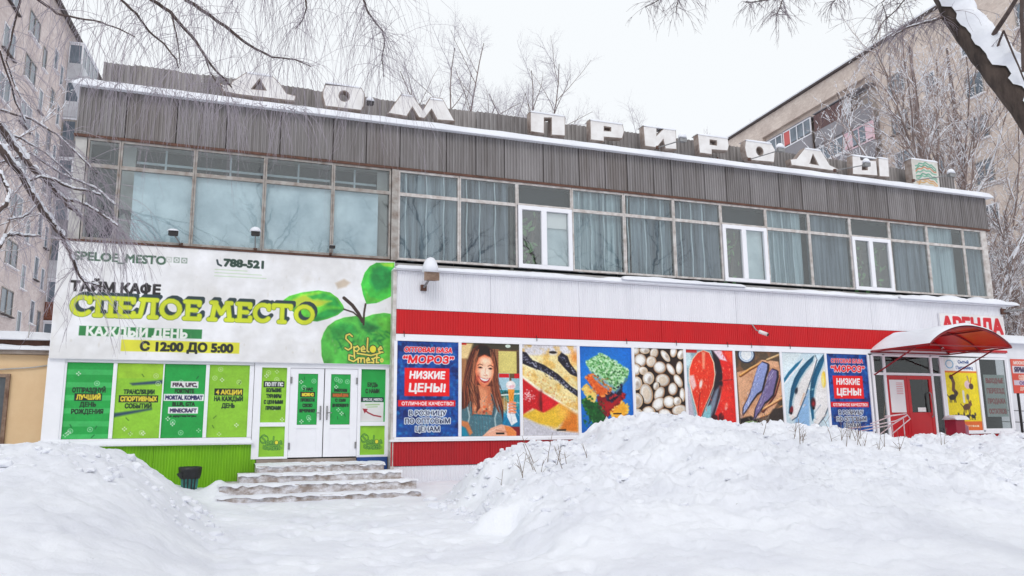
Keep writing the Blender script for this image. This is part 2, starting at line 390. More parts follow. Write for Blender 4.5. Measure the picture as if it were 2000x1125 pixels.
# ------------------------------------------------------------------ ground: one heightfield with the ploughed banks
LP = [(-30, 1.35), (-8, 1.38), (-3.6, 1.32), (-2.9, 1.33), (-2.24, 1.36), (-1.68, 1.30), (-1.32, 1.19), (-0.98, 1.03), (-0.56, 0.72), (-0.24, 0.42), (0.1, 0.2), (0.6, 0.05), (0.9, 0.0)]
RP = [(4.0, 0.0), (4.25, 0.2), (4.4, 0.40), (4.62, 0.70), (4.9, 0.94), (5.49, 1.2), (6.77, 1.27), (7.11, 1.49), (7.57, 1.69), (8.04, 1.77), (9.24, 1.76), (9.98, 1.63), (10.49, 1.55), (11.01, 1.60), (12.92, 1.47), (13.77, 1.30), (14.66, 1.29), (14.96, 1.17), (15.41, 1.10), (16.06, 1.25), (17.21, 1.26), (18.21, 1.19), (18.93, 1.30), (24, 1.4), (60, 1.2)]
_rf = random.Random(12)
FOOT = [(1.9 + _rf.gauss(0, .75) + (-2.4 - fy) * .06, fy, _rf.gauss(0, .35)) for fy in [(-2.4 - k * .105) for k in range(80)]]
def sm(t): t = np.clip(t, 0, 1); return t * t * (3 - 2 * t)
def height(x, y):
    x = np.asarray(x, float); y = np.asarray(y, float)
    base = 0.04 + 0.16 * sm((y + 8) / 5.5) + 0.18 * sm((y + 2.2) / 1.4) - 0.10 * sm((-8 - y) / 8)
    xl = x 
    lp = np.interp(xl, [p[0] for p in LP], [p[1] for p in LP])
    fl = sm((y + 14.5) / 10.5) ** 1.1 * (1 - sm((y + 3.6) / 2.6) * 0.8)
    edge = x - 0.22 * np.clip(-3.5 - y, 0, 6) * -1.0
    xw = x + 1.3 * (fbm(x * .9 + 3, y * .9, 3, 81) - .5) * np.clip((-3.3 - y) / 1.5, 0, 1)
    rp = np.interp(np.where(y < -3.5, xw + 0.12 * np.clip(-3.5 - y, 0, 8), x), [p[0] for p in RP], [p[1] for p in RP])
    fr_ = sm((y + 12.5) / 9.0) ** 0.9 * (1 - (0.55 + 0.42 * sm((6.6 - x) / 1.2)) * sm((y + 3.3) / 1.6))
    lf = np.clip(lp - 0.2, 0, 2) * fl; rf = np.clip(rp - 0.25, 0, 2) * fr_
    near = ((y > -20) & (y < 1))
    b = base + lf * near + rf * near
    lump = (fbm(x * 2.3, y * 2.3, 4, 11) - 0.5); big = (fbm(x * 0.7 + 5, y * 0.7, 3, 21) - 0.5)
    fine = (fbm(x * 8, y * 8, 3, 31) - 0.5)
    k = np.clip((lf * 0.35 + rf) * 1.6, 0, 1)
    ff = fbm(x * 21, y * 21, 2, 61) - 0.5
    b = b + lump * (0.03 + 0.14 * k) + big * 0.08 * np.clip(k + 0.15, 0, 1) + fine * (0.030 + 0.12 * k) + ff * (0.016 + 0.05 * k) + np.abs(fbm(x * 5.5, y * 5.5, 3, 71) - 0.5) * 0.16 * k
    clod = np.clip(fbm(x * 4.6, y * 4.6, 2, 41) - 0.62, 0, 1) * 1.0 * np.clip(k - 0.1, 0, 1)
    tr = np.clip(fbm(x * 3.3, y * 3.3, 2, 51) - 0.56, 0, 1) * 0.22 * (1 - k) * (y < -3)
    b = b + clod * 0.45 - tr
    pth = np.exp(-((x - 2.2 + (y + 2) * -.08) / 1.5) ** 2) * sm((-1.8 - y) / 1.0) * (1 - k); b = b - pth * (0.05 + .09 * np.clip(fbm(x * 3.6, y * 2.6, 2, 91) - .5, 0, 1))
    for cx_, h_ in ((0.22, .24), (3.62, .12)): b = b + h_ * np.exp(-((x - cx_) / .22) ** 2 - ((y + 1.2) / .7) ** 2)
    for fx_, fy_, fa_ in FOOT:
        dx_, dy_ = x - fx_, y - fy_; c1_, s1_ = math.cos(fa_), math.sin(fa_)
        b = b - 0.055 * np.exp(-((dx_ * c1_ + dy_ * s1_) / .075) ** 4 - ((-dx_ * s1_ + dy_ * c1_) / .15) ** 4)
    wall = sm((y + 0.45) / 0.3)
    b = np.where(y > -0.6, b * (1 - wall) + np.minimum(b, 0.2) * wall * 1.0, b)
    return b
def hz(x, y): return float(height(np.array([x]), np.array([y]))[0])

def clods():
    r_ = random.Random(9); v, f = [], []
    base = [(-1, -1, -1), (1, -1, -1), (1, 1, -1), (-1, 1, -1), (-1, -1, 1), (1, -1, 1), (1, 1, 1), (-1, 1, 1), (0, 0, 1.4), (0, -1.5, 0), (1.5, 0, 0), (-1.5, 0, 0)]
    fc = [(4, 5, 8), (5, 6, 8), (6, 7, 8), (7, 4, 8), (0, 1, 9), (1, 5, 9), (5, 4, 9), (4, 0, 9), (1, 2, 10), (2, 6, 10), (6, 5, 10), (5, 1, 10), (3, 0, 11), (0, 4, 11), (4, 7, 11), (7, 3, 11)]
    n = 900; X_ = []; 
    for k in range(n):
        if k % 4 == 0: X_.append((r_.uniform(-4.5, 0.2), r_.uniform(-6.5, -3.2)))
        elif k % 4 == 1: X_.append((r_.uniform(4.2, 20), r_.uniform(-4.4, -3.3)))
        elif k % 4 == 2: X_.append((r_.uniform(3.8, 6.5), r_.uniform(-6, -2.6)))
        else: X_.append((r_.uniform(4, 16), r_.uniform(-9, -4)))
    Zs = height(np.array([p[0] for p in X_]), np.array([p[1] for p in X_]))
    for (a, c), z in zip(X_, Zs):
        s_ = abs(r_.gauss(0, .022)) + .014; b0 = len(v); sx_, sy_, sz_ = s_ * r_.uniform(.7, 1.5), s_ * r_.uniform(.7, 1.5), s_ * r_.uniform(.5, 1)
        v += [(a + p[0] * sx_ * r_.uniform(.7, 1.2), c + p[1] * sy_ * r_.uniform(.7, 1.2), z + p[2] * sz_ * r_.uniform(.7, 1.2)) for p in base]; f += [tuple(b0 + i_ for i_ in q_) for q_ in fc]
    me = bpy.data.meshes.new('snow_clods'); me.from_pydata(v, [], f); me.materials.append(M_SNOW); o = bpy.data.objects.new('snow_clods', me); COL.objects.link(o); o['kind'] = 'stuff'; tag(o, 'loose crusty snow clods scattered over the snow banks', 'snow clods')
clods()
def ground_grid(xs, ys):
    X, Y = np.meshgrid(xs, ys); return X, Y, height(X, Y)
xs = np.concatenate([[-400, -200, -100, -60, -40, -28, -20, -15, -11, -9], np.arange(-7, 24.01, 0.055), [27, 29, 32, 36, 42, 50, 70, 110, 200, 400]])
ys = np.concatenate([[-400, -200, -100, -60, -40, -30, -24, -20, -18, -17, -16, -15], np.arange(-13.5, 0.01, 0.055), [0.5, 1, 2, 4, 8, 14, 22, 35, 60, 100, 200, 400]])
X, Y, Z = ground_grid(xs, ys)
nx, ny = len(xs), len(ys)
me = bpy.data.meshes.new('ground'); me.vertices.add(nx * ny)
me.vertices.foreach_set('co', np.stack([X.ravel(), Y.ravel(), Z.ravel()], 1).astype(np.float32).ravel())
i = np.arange(nx - 1)[None, :] + np.arange(ny - 1)[:, None] * nx
q = np.stack([i, i + 1, i + nx + 1, i + nx], -1).reshape(-1)
me.loops.add(len(q)); me.loops.foreach_set('vertex_index', q.astype(np.int32)); me.polygons.add(len(q) // 4)
me.polygons.foreach_set('loop_start', np.arange(0, len(q), 4, dtype=np.int32)); me.update(calc_edges=True)
me.polygons.foreach_set('use_smooth', [True] * len(me.polygons)); me.materials.append(M_SNOWG)
ground = bpy.data.objects.new('ground', me); COL.objects.link(ground); ground['kind'] = 'structure'

# ------------------------------------------------------------------ helpers for ribbed sheets and snow strips
def ribbed(mb, x0, x1, z0, z1, y, pitch=0.066, depth=0.02, duty=0.5):
    """trapezoid ribs facing -y; closed with a back so the sheet has thickness"""
    n = max(1, round((x1 - x0) / pitch)); p = (x1 - x0) / n; prof = []
    for k in range(n):
        a = x0 + k * p
        prof += [(a, y), (a + p * duty * 0.75, y), (a + p * duty, y + depth), (a + p * 0.9, y + depth)]
    prof.append((x1, y))
    mb.grid([[(a, b, z0) for a, b in prof], [(a, b, z1) for a, b in prof]])
    yb = y + depth + 0.006
    mb.add([(x0, yb, z0), (x1, yb, z0), (x1, yb, z1), (x0, yb, z1), (x0, y, z0), (x1, y, z0), (x1, y, z1), (x0, y, z1)],
           [(0, 1, 2, 3), (0, 3, 7, 4), (1, 5, 6, 2)])
def snow_strip(mb, x0, x1, y0, y1, z, h, seed=0, step=0.12, rough=0.35, n=7, pw=0.45):
    """soft snow lying along x on a ledge: a rounded profile whose height wanders"""
    m = max(2, int((x1 - x0) / step)); rows = []
    for j in range(m + 1):
        x = x0 + (x1 - x0) * j / m; e = min(1, j / 1.5 + 0.25, (m - j) / 1.5 + 0.25)
        k = float(1 + rough * 2 * (fbm(np.array([x * 1.7]), np.array([seed * 3.1]), 4, seed)[0] - 0.5)) * e
        row = []
        for i_ in range(n + 1):
            t = i_ / n; a = math.pi * t; yy = (y0 + y1) / 2 - math.cos(a) * (y1 - y0) / 2
            zz = z + h * k * min(1, math.sin(a) ** pw if 0 < i_ < n else 0)
            row.append((x, yy + (0.012 * (k - 1) if i_ < n else 0), zz - (0.015 * k if i_ == 0 else 0)))
        rows.append(row)
    mb.grid(rows)
    b = len(mb.v) - (m + 1) * (n + 1)
    mb.f.append(tuple(b + k_ for k_ in range(n + 1))); mb.f.append(tuple(b + m * (n + 1) + k_ for k_ in reversed(range(n + 1)))); mb.mi += [0, 0]
    mb.add([(x0, y0, z), (x1, y0, z), (x1, y1, z), (x0, y1, z)], [(0, 3, 2, 1)])

# ------------------------------------------------------------------ the two-storey shop
shop = thing('shop_building', (0, 0, 0), 'long flat-roofed two-storey shop with grey ribbed fascia and glazed upper floor', 'shop building')
XL, XR = -2.95, 23.0
b = MB(); b.box(XL, XR, 0.62, 13, -0.2, 8.55); b.build('wall', M_WALL, shop)
b = MB(); b.box(XL, XR, 0.06, 13, 8.62, 8.72); b.box(XL, XR, 0.06, 0.60, 7.66, 8.60); b.build('roof', M_WALL, shop)
b = MB(); b.box(XL, XR, 0.06, 0.60, 5.0, 5.36); b.box(-3.0, 3.74, 0.05, 0.6, 2.98, 4.99); b.box(3.76, XR - 0.3, -0.26, 0.6, 3.68, 4.99); b.build('floor_slab', M_WALL, shop)
# fascia sheets with dark seams
x = XL; k = 0
fas = [-2.95, -2.02, -1.02, 0.0, 1.15, 2.33, 3.1, 3.9, 5.05, 5.8, 6.55, 7.6, 8.6, 9.35, 10.0, 10.8, 11.35, 12.4, 13.1, 13.9, 14.9, 15.7, 16.6, 17.8, 18.9, 20.0, 21.9, 23.0]
for a, c in zip(fas[:-1], fas[1:]):
    m_ = MB(); ribbed(m_, a + 0.012, c - 0.012, 7.66 + R.uniform(0, 0.012), 8.70, -0.03 + R.uniform(-0.006, 0.006), 0.074 + R.uniform(-.004, .006), 0.022)
    m_.build('cladding_sheet', R.choice(M_CLADS), shop)
b = MB(); b.box(XL + 0.01, XR - 0.01, 0.012, 0.055, 7.68, 8.69); b.build('fascia_backing', M_SEAM, shop)
b = MB(); b.box(XL - 0.02, XR + 0.02, -0.055, 0.02, 7.60, 7.655); b.build('fascia_drip_rail', M_RUSTD, shop)
b = MB(); b.box(XL - 0.05, XR + 0.08, -0.06, 0.06, 8.70, 8.72); b.build('roof_edge_flashing', M_RUSTD, shop)
b = MB(); snow_strip(b, XL - 0.12, XR + 0.17, -0.20, 0.8, 8.69, 0.15, 3, 0.15, 0.18, 10, 0.12); b.build('roof_snow', M_SNOW, shop, smooth=True)
b = MB(); snow_strip(b, XL - 0.05, XR + 0.1, 1.3, 12.9, 8.73, 0.3, 4, 0.5, 0.2, 8); b.build('roof_snow', M_SNOW, shop, smooth=True)
# parapet behind the letters: vertical boards of corrugated sheet
x = -2.68
while x < 22.95:
    w = min(R.choice([0.5, 0.62, 0.75, 0.95, 1.05]), 22.95 - x + 0.001)
    if w > 0.1:
        m_ = MB(); ribbed(m_, x + 0.003, x + w - 0.003, 8.74, 9.78 + R.uniform(-0.015, 0.015), 1.0 + R.uniform(-0.02, 0.02), 0.12, 0.035)
        m_.build('parapet_sheet', R.choice(M_PAR), shop)
    x += w
b = MB(); b.box(-2.66, 22.93, 1.06, 1.12, 8.74, 9.6); b.build('parapet_frame', M_SEAM, shop)
# old corner pillars
b = MB(); b.box(-2.93, -2.72, -0.0, 0.3, 5.40, 7.6); b.build('corner_pillar', M_WALL, shop)
b = MB(); b.box(22.66, 22.86, -0.02, 0.3, 5.40, 7.6); b.build('corner_pillar', M_OLDW, shop)
b = MB(); b.box(3.72, 3.88, -0.04, 0.2, 5.40, 7.6); b.build('corner_pillar', M_OLDF, shop)
b = MB(); b.box(-2.94, 3.7, -0.05, 0.05, 5.365, 5.41); b.build('window_ledge', M_RUSTD, shop)

ZB, ZT, ZM = 5.42, 7.60, 7.01
def curtain(x0, x1, z0, z1, y, m_, par, amp=0.05, freq=3.2, seed=0):
    n = int((x1 - x0) / 0.03); mb = MB(); top, bot = [], []
    for k in range(n + 1):
        x_ = x0 + (x1 - x0) * k / n
        d = amp * (math.sin(x_ * freq * 6.283 + seed) * 0.6 + (vnoise(np.array([x_ * freq * 1.7]), np.array([seed * 1.3]), 3)[0] - 0.5) * 1.6)
        d = d if abs(d) < amp * 0.85 else math.copysign(amp * 0.85, d)
        top.append((x_, y + d, z1)); bot.append((x_, y + d * 1.3, z0))
    mb.grid([bot, [(t[0], (t[1] + b_[1]) / 2, (z0 + z1) / 2) for t, b_ in zip(top, bot)], top]); return mb.build('curtain', m_, par, smooth=True)
def old_window(x0, x1, left, idx):
    fm = M_OLDF if left else M_OLDW; w = 0.035
    mb = MB()
    mb.box(x0, x0 + w, -0.02, 0.05, ZB, ZT); mb.box(x1 - w, x1, -0.02, 0.05, ZB, ZT)
    mb.box(x0 + w, x1 - w, -0.02, 0.05, ZB, ZB + 0.05); mb.box(x0 + w, x1 - w, -0.02, 0.05, ZT - 0.05, ZT)
    mb.box(x0 + w, x1 - w, -0.015, 0.05, ZM - 0.04, ZM + 0.04)
    fo = mb.build('window', fm, shop)
    for za, zb in ((ZB + 0.05, ZM - 0.04), (ZM + 0.04, ZT - 0.05)):
        p = MB(); p.box(x0 + w, x1 - w, 0.015, 0.021, za, zb); p.build('pane', M_GLASS, fo)
    return fo
# left wing
LW = [-2.70, -2.07, -0.60, 0.86, 2.36, 3.70]
for n_, (a, c) in enumerate(zip(LW[:-1], LW[1:])):
    fo = old_window(a + 0.004, c - 0.004, True, n_)
    if n_ == 0:
        p = MB(); p.box(a + 0.02, c - 0.02, 0.4, 0.42, ZB, ZT); p.build('curtain', M_DARK, fo)  # plain dark sheet painted as the unlit room, no cloth
    else:
        l0 = a + (0.28 if n_ == 1 else 0.02); r0 = c - (0.28 if n_ == 4 else 0.02)
        p = MB(); p.grid([[(l0 + (r0 - l0) * t / 8, 0.09 + 0.012 * math.sin(t * 2 + n_), ZB + 0.01) for t in range(9)], [(l0 + (r0 - l0) * t / 8, 0.08, ZM - 0.02) for t in range(9)]])
        p.build('blind', M_CURL, fo, smooth=True)
        p = MB(); p.box(l0, r0, 0.3, 0.34, ZM + 0.06, ZM + 0.12); p.box(l0, r0, 0.36, 0.38, ZM + 0.24, ZM + 0.29)
        p.box((l0 + r0) / 2 - 0.02, (l0 + r0) / 2 + 0.02, 0.34, 0.36, ZM + 0.12, ZT); p.build('inner_frame', M_SHELF, fo)
        p = MB(); p.box(a + 0.02, c - 0.02, 0.5, 0.52, ZB, ZT); p.build('curtain', M_DARK, fo)  # backing sheet behind the blind, room shade put into its colour
        if n_ in (1, 4):
            p = MB(); e0, e1 = (a + 0.02, l0 - 0.01) if n_ == 1 else (r0 + 0.01, c - 0.02); p.box(e0, e1, 0.3, 0.33, ZB, ZT); p.build('inner_wall', M_WALL, fo)
# right wing
PVC = {2, 6, 9}
M_LEAF = mat('reflection_leaf', (96, 150, 84), 0.5, 0.8, 5, (40, 84, 44)); M_PSTEM = mat('reflection_stem', (60, 50, 44), 0.8)
for n_ in range(13):
    a = 3.88 + 1.4976 * n_; c = a + 1.4976 if n_ < 12 else 22.66
    if n_ not in PVC:
        fo = old_window(a + 0.004, c - 0.004, False, n_)
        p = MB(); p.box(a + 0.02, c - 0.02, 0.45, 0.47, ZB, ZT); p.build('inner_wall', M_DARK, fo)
        curtain(a + 0.03 + (.22 if n_ in (4, 10) else 0), c - 0.03 - (.16 if n_ in (1, 7) else .3 if n_ == 11 else 0), ZB + 0.02 + .03 * (n_ % 3), ZT - 0.03, 0.13, M_CURD[[0, 1, 0, 2, 0, 1, 0, 2, 1, 0, 1, 2, 0][n_]], fo, 0.055, (2.2, 3.4, 1.5, 2.7, 4.2, 1.9, 2.4, 3.1, 1.7, 2.5, 3.6, 2.1, 4.0)[n_], n_ * 1.7)
        if n_ in (0, 1, 3, 4, 5, 7):
            for q_ in range(3):
                xx = a + 0.2 + q_ * 0.42 + 0.1 * math.sin(n_ * 3 + q_); p = MB()
                p.tube([(xx + 0.012 * math.sin(t * 1.3 + n_), 0.075, ZB + 0.05 + t * 0.26) for t in range(9)], 0.016, 5); p.build('curtain_hem', M_SHELF, fo)
    else:
        mb = MB(); w = 0.04
        mb.box(a + .004, a + w, -0.02, 0.05, ZM + 0.0, ZT); mb.box(c - w, c - .004, -0.02, 0.05, ZM, ZT); mb.box(a + w, c - w, -0.02, 0.05, ZT - 0.05, ZT); mb.box(a + w, c - w, -0.02, 0.05, ZM, ZM + 0.05)
        fo = mb.build('window', M_OLDW, shop)
        p = MB(); p.box(a + w, c - w, 0.015, 0.021, ZM + 0.05, ZT - 0.05); p.build('pane', M_GLASS, fo)
        p = MB(); p.box(a + 0.03, c - 0.03, 0.35, 0.37, ZB, ZT); p.build('curtain', M_DARK, fo)  # dark backing sheet coloured as the shaded room behind the panes
        mb = MB(); z1 = ZM - 0.005; m0 = a + (c - a) * 0.47
        mb.frame(a + 0.02, c - 0.02, ZB, z1, 0.10, -0.05, 0.04); mb.box(m0 - 0.07, m0 + 0.07, -0.06, 0.04, ZB + 0.1, z1 - 0.1)
        so = mb.build('window', M_WPVC, shop)
        p = MB(); p.box(a + 0.12, m0 - 0.07, 0.0, 0.006, ZB + 0.1, z1 - 0.1); p.build('pane', M_GLASSN, so)
        p = MB(); p.box(m0 + 0.07, c - 0.12, 0.0, 0.006, ZB + 0.1, z1 - 0.1); p.build('pane', M_GLASSN, so)
        if n_ != 9:
            p = MB(); p.box(m0 + 0.05, c - 0.1, 0.1, 0.11, ZB + 0.1, z1 - (0.08 if n_ == 6 else 0.08)); p.build('blind', M_CURL, so)
        sashes = [(a + 0.14, m0 - 0.09)] + ([(m0 + 0.09, c - 0.14)] if n_ == 9 else [])
        for sa, sb in sashes:  # added plant: leaves and stem stand for green and trunk reflections in the glass
            pl = thing('reflection_plant', ((sa + sb) / 2, 0.2, ZB + 0.1), {2: 'green plant added to stand for reflections behind the leftmost new white upper window', 6: 'dark green plant added to stand for reflections behind the middle new white upper window', 9: 'green plant added to stand for reflections behind the %s sash of the rightmost new white upper window' % ('left' if sa < m0 - .3 and sb < m0 else 'right')}[n_], 'reflection_plant', 'plants standing for reflections in the new upper windows')
            p = MB(); p.tube([((sa + sb) / 2, 0.2, ZB), ((sa + sb) / 2 + .08, 0.2, ZB + 0.7), ((sa + sb) / 2 + .2, 0.2, ZB + 1.35)], 0.04, 6); p.build('stem', M_PSTEM, pl)
            for q_ in range(26):
                lx, lz = R.uniform(sa, sb), R.uniform(ZB + 0.05, ZM - 0.15); aa = R.uniform(0, 6.28); dx, dz = math.cos(aa), math.sin(aa); L_ = R.uniform(.14, .3); yy = R.uniform(.12, .3)
                p = MB(); p.add([(lx, yy, lz), (lx + dx * L_ * .5 - dz * .05, yy - .03, lz + dz * L_ * .5 + dx * .05), (lx + dx * L_, yy + .02, lz + dz * L_), (lx + dx * L_ * .5 + dz * .05, yy + .02, lz + dz * L_ * .5 - dx * .05)], [(0, 1, 2, 3)]); p.build('leaf', M_LEAF, pl)
        if n_ == 2:
            p = MB(); p.box(m0 + 0.08, c - 0.13, 0.06, 0.07, z1 - 0.5, z1 - 0.11); p.build('roller_shade', M_PAPER, so)
# ---- lower right block, 0.33 m proud
YB = -0.33
def clad_row(x0, x1, z0, z1, y, m_, name, w=2.3, pitch=0.06, depth=0.012):
    x_ = x0
    while x_ < x1 - 0.05:
        e = min(x_ + w, x1)
        if x1 - e < 0.4: e = x1
        mb = MB(); ribbed(mb, x_ + 0.003, e - 0.003, z0, z1, y + R.uniform(-0.003, 0.003), pitch, depth, 0.6); mb.build(name, m_, shop); x_ = e
XE = 22.72
clad_row(3.76, XE, 4.215, 5.10, YB, M_WCLAD, 'white_cladding_sheet')
clad_row(3.76, XE, 3.655, 4.205, YB, M_RCLAD, 'red_cladding_sheet')
b = MB(); b.box(3.76, XE, YB - 0.01, YB + 0.04, 3.53, 3.645); b.build('white_trim_rail', M_WPVC, shop)
b = MB(); b.box(3.72, 3.80, YB - 0.02, 0.0, 0.3, 5.10); b.build('corner_trim', M_OLDW, shop)
b = MB(); b.box(3.72, XE + 0.1, YB - 0.08, -0.02, 5.105, 5.14); b.build('ledge', M_WPVC, shop)
b = MB(); snow_strip(b, 3.74, XE + 0.12, YB - 0.12, -0.03, 5.142, 0.10, 8, 0.1, 0.6); b.build('ledge_snow', M_SNOW, shop, smooth=True)
b = MB(); snow_strip(b, 9.5, 13.2, YB - 0.16, -0.1, 5.2, 0.11, 9, 0.1, 0.5); b.build('ledge_snow', M_SNOW, shop, smooth=True)
b = MB(); snow_strip(b, 18.5, 23.3, YB - 0.2, 0.0, 5.15, 0.16, 12, 0.1, 0.6); b.build('ledge_snow', M_SNOW, shop, smooth=True)
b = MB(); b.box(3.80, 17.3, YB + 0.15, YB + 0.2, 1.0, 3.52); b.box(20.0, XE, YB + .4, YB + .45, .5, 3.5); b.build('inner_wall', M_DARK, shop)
clad_row(3.72, 17.4, 0.74, 1.255, YB - 0.03, M_RPLI, 'red_plinth_sheet')
clad_row(3.72, 17.4, 0.1, 0.73, YB - 0.01, M_WCLAD, 'white_plinth_sheet')
clad_row(20.0, XE, 0.4, 1.255, YB - 0.03, M_RPLI, 'red_plinth_sheet')
b = MB(); b.box(3.70, 17.42, YB - 0.07, YB + 0.1, 1.262, 1.31); b.box(20.0, XE, YB - 0.07, YB + 0.1, 1.262, 1.31); b.build('white_sill', M_WPVC, shop)
b = MB(); snow_strip(b, 3.9, 17.3, YB - 0.07, YB - 0.005, 1.312, 0.02, 15, 0.1, 1.0); b.build('ledge_snow', M_SNOW, shop, smooth=True)
for xx, zz in ((9.62, 3.66), (11.05, 3.66), (12.6, 3.66), (13.35, 3.66), (14.6, 3.66), (7.2, 3.66), (3.98, 3.66)):
    b = MB(); b.tube([(xx, YB - .015, zz + .05), (xx, YB - .05, zz), (xx + .01, YB - .03, zz - .08)], .008, 4); b.build('wire_hook', M_BLACK, shop)
for xx, zz, ww in ((8.6, 4.98, .9), (10.9, 4.9, .5), (12.0, 4.82, .35), (6.2, 4.96, .3)):
    pass
# mullions between the picture panels
for k in range(10):
    xx = 3.80 + 1.4976 * k
    b = MB(); b.box(xx - 0.035, xx + 0.035, YB - 0.03, YB + 0.05, 1.36, 3.49); b.build('panel_mullion', M_WPVC, shop)
b = MB(); b.box(3.80, 17.28, YB - 0.03, YB + 0.05, 1.312, 1.358); b.box(3.8, 17.28, YB - 0.025, YB + 0.05, 3.492, 3.528); b.build('panel_rail', M_WPVC, shop)
# ---- shop entrance on the right
b = MB()
for xx in (17.42, 17.84, 19.60, 19.98):
    b.box(xx - 0.04, xx + 0.04, YB - 0.03, YB + 0.05, 0.35, 3.49)
for a, c in ((17.46, 17.80), (17.88, 19.56), (19.64, 19.94)): b.box(a, c, YB - 0.025, YB + 0.045, 2.93, 3.0); b.box(a, c, YB - 0.025, YB + .045, 3.46, 3.52)
for a, c in ((17.46, 17.80), (19.64, 19.94)): b.box(a, c, YB - 0.02, YB + 0.04, 0.4, 1.2)
ent = b.build('entrance_frame', M_WPVC, shop)
for a, c, z0, z1 in ((17.46, 17.80, 1.2, 2.93), (19.64, 19.94, 1.2, 2.93), (17.46, 17.80, 3.0, 3.46), (17.88, 19.56, 3.0, 3.46), (19.64, 19.94, 3.0, 3.46)):
    p = MB(); p.box(a, c, YB + 0.01, YB + 0.016, z0, z1); p.build('pane', M_GLASSD, ent)
b = MB(); b.box(17.4, 20.0, YB + 0.7, YB + 0.75, 0.3, 3.6); b.build('inner_wall', M_DARK, shop)
b = MB(); b.frame(17.89, 18.62, 0.35, 2.92, 0.10, YB - 0.02, YB + 0.03); b.box(17.99, 18.52, YB - 0.012, YB + 0.02, 0.45, 1.85); b.box(17.99, 18.52, YB - 0.008, YB + 0.02, 1.853, 2.82)
d1 = b.build('door', M_DOORR, shop)
p = MB(); p.box(17.96, 18.50, YB - 0.03, YB - 0.024, 1.88, 2.80); nt = p.build('paper_notice', M_PAPER, d1)
p = MB()
for k in range(7): p.box(18.2 + 0.0 * k, 18.44, YB - 0.034, YB - 0.0325, 2.70 - 0.05 * k, 2.715 - 0.05 * k)
p.build('notice_print', mat('red_ink', (214, 120, 130), 0.8), d1)
b = MB(); b.frame(18.63, 19.55, 0.35, 2.92, 0.10, YB - 0.02, YB + 0.03); b.box(18.73, 19.45, YB - 0.012, YB + 0.02, 0.45, 1.88)
d2 = b.build('door', M_DOORR, shop)
p = MB(); p.box(18.73, 19.45, YB, YB + 0.006, 1.885, 2.82); p.build('pane', M_GLASSD, d2)
p = MB(); p.tube([(19.42, YB - 0.03, 2.45), (19.40, YB - 0.10, 2.4), (19.42, YB - 0.12, 2.1), (19.43, YB - 0.10, 1.8), (19.45, YB - 0.03, 1.75)], 0.02, 6); p.build('door_handle', M_STEEL, d2, smooth=True)
p = MB(); p.box(18.95, 19.25, YB - 0.012, YB - 0.008, 1.9, 2.02); p.build('small_notice', M_PAPER, d2)
# right display windows
b = MB()
for xx in (20.06, 21.44, 22.68): b.box(xx - 0.035, xx + 0.035, YB - 0.03, YB + 0.05, 1.36, 3.49)
b.box(20.1, 21.4, YB - .03, YB + .05, 1.312, 1.358); b.box(21.48, 22.65, YB - .03, YB + .05, 1.312, 1.358); b.build('panel_mullion', M_WPVC, shop)
wf = MB(); wf.frame(21.48, 22.64, 1.36, 3.50, 0.045, YB - 0.02, YB + 0.04); wo = wf.build('window', M_WPVC, shop)
p = MB(); p.box(21.525, 22.595, YB + 0.0, YB + 0.006, 1.405, 3.455); p.build('pane', M_GLASSD, wo)
# ---- lower left block (cafe)
b = MB(); b.box(-3.06, -2.76, -0.06, 0.6, 1.26, 2.97); b.build('white_wall', M_WPVC, shop)
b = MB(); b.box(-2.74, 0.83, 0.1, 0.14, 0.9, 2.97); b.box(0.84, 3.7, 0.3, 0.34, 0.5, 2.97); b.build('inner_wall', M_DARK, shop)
for xx, w in ((-2.74, .02), (-1.855, .035), (-0.95, .012), (-0.105, .035), (0.775, .045)):
    b = MB(); b.box(xx - w, xx + w, -0.04, 0.06, 1.40, 2.90); b.build('panel_mullion', M_WPVC, shop)
b = MB(); b.box(-2.76, 0.82, -0.04, 0.06, 2.905, 2.97); b.box(-2.76, 0.82, -0.04, 0.06, 1.27, 1.395); b.build('panel_rail', M_WPVC, shop)
b = MB(); b.box(-3.1, 0.88, -0.14, -0.045, 1.25, 1.28); b.build('white_sill', M_WPVC, shop)
b = MB(); snow_strip(b, -3.1, 0.86, -0.15, -0.03, 1.282, 0.085, 21, 0.07, 0.9); b.build('ledge_snow', M_SNOW, shop, smooth=True)
clad_row(-3.04, 0.93, 0.15, 1.248, -0.05, M_GPLI, 'green_plinth_sheet', 2.0, 0.055, 0.012)
b = MB(); b.box(3.04, 3.70, -0.10, 0.0, 0.6, 0.94); b.build('blue_plinth', M_BPLI, shop)
b = MB(); b.box(0.94, 3.03, -0.04, 0.1, 0.2, 0.93); b.build('entrance_base', M_CONC, shop)
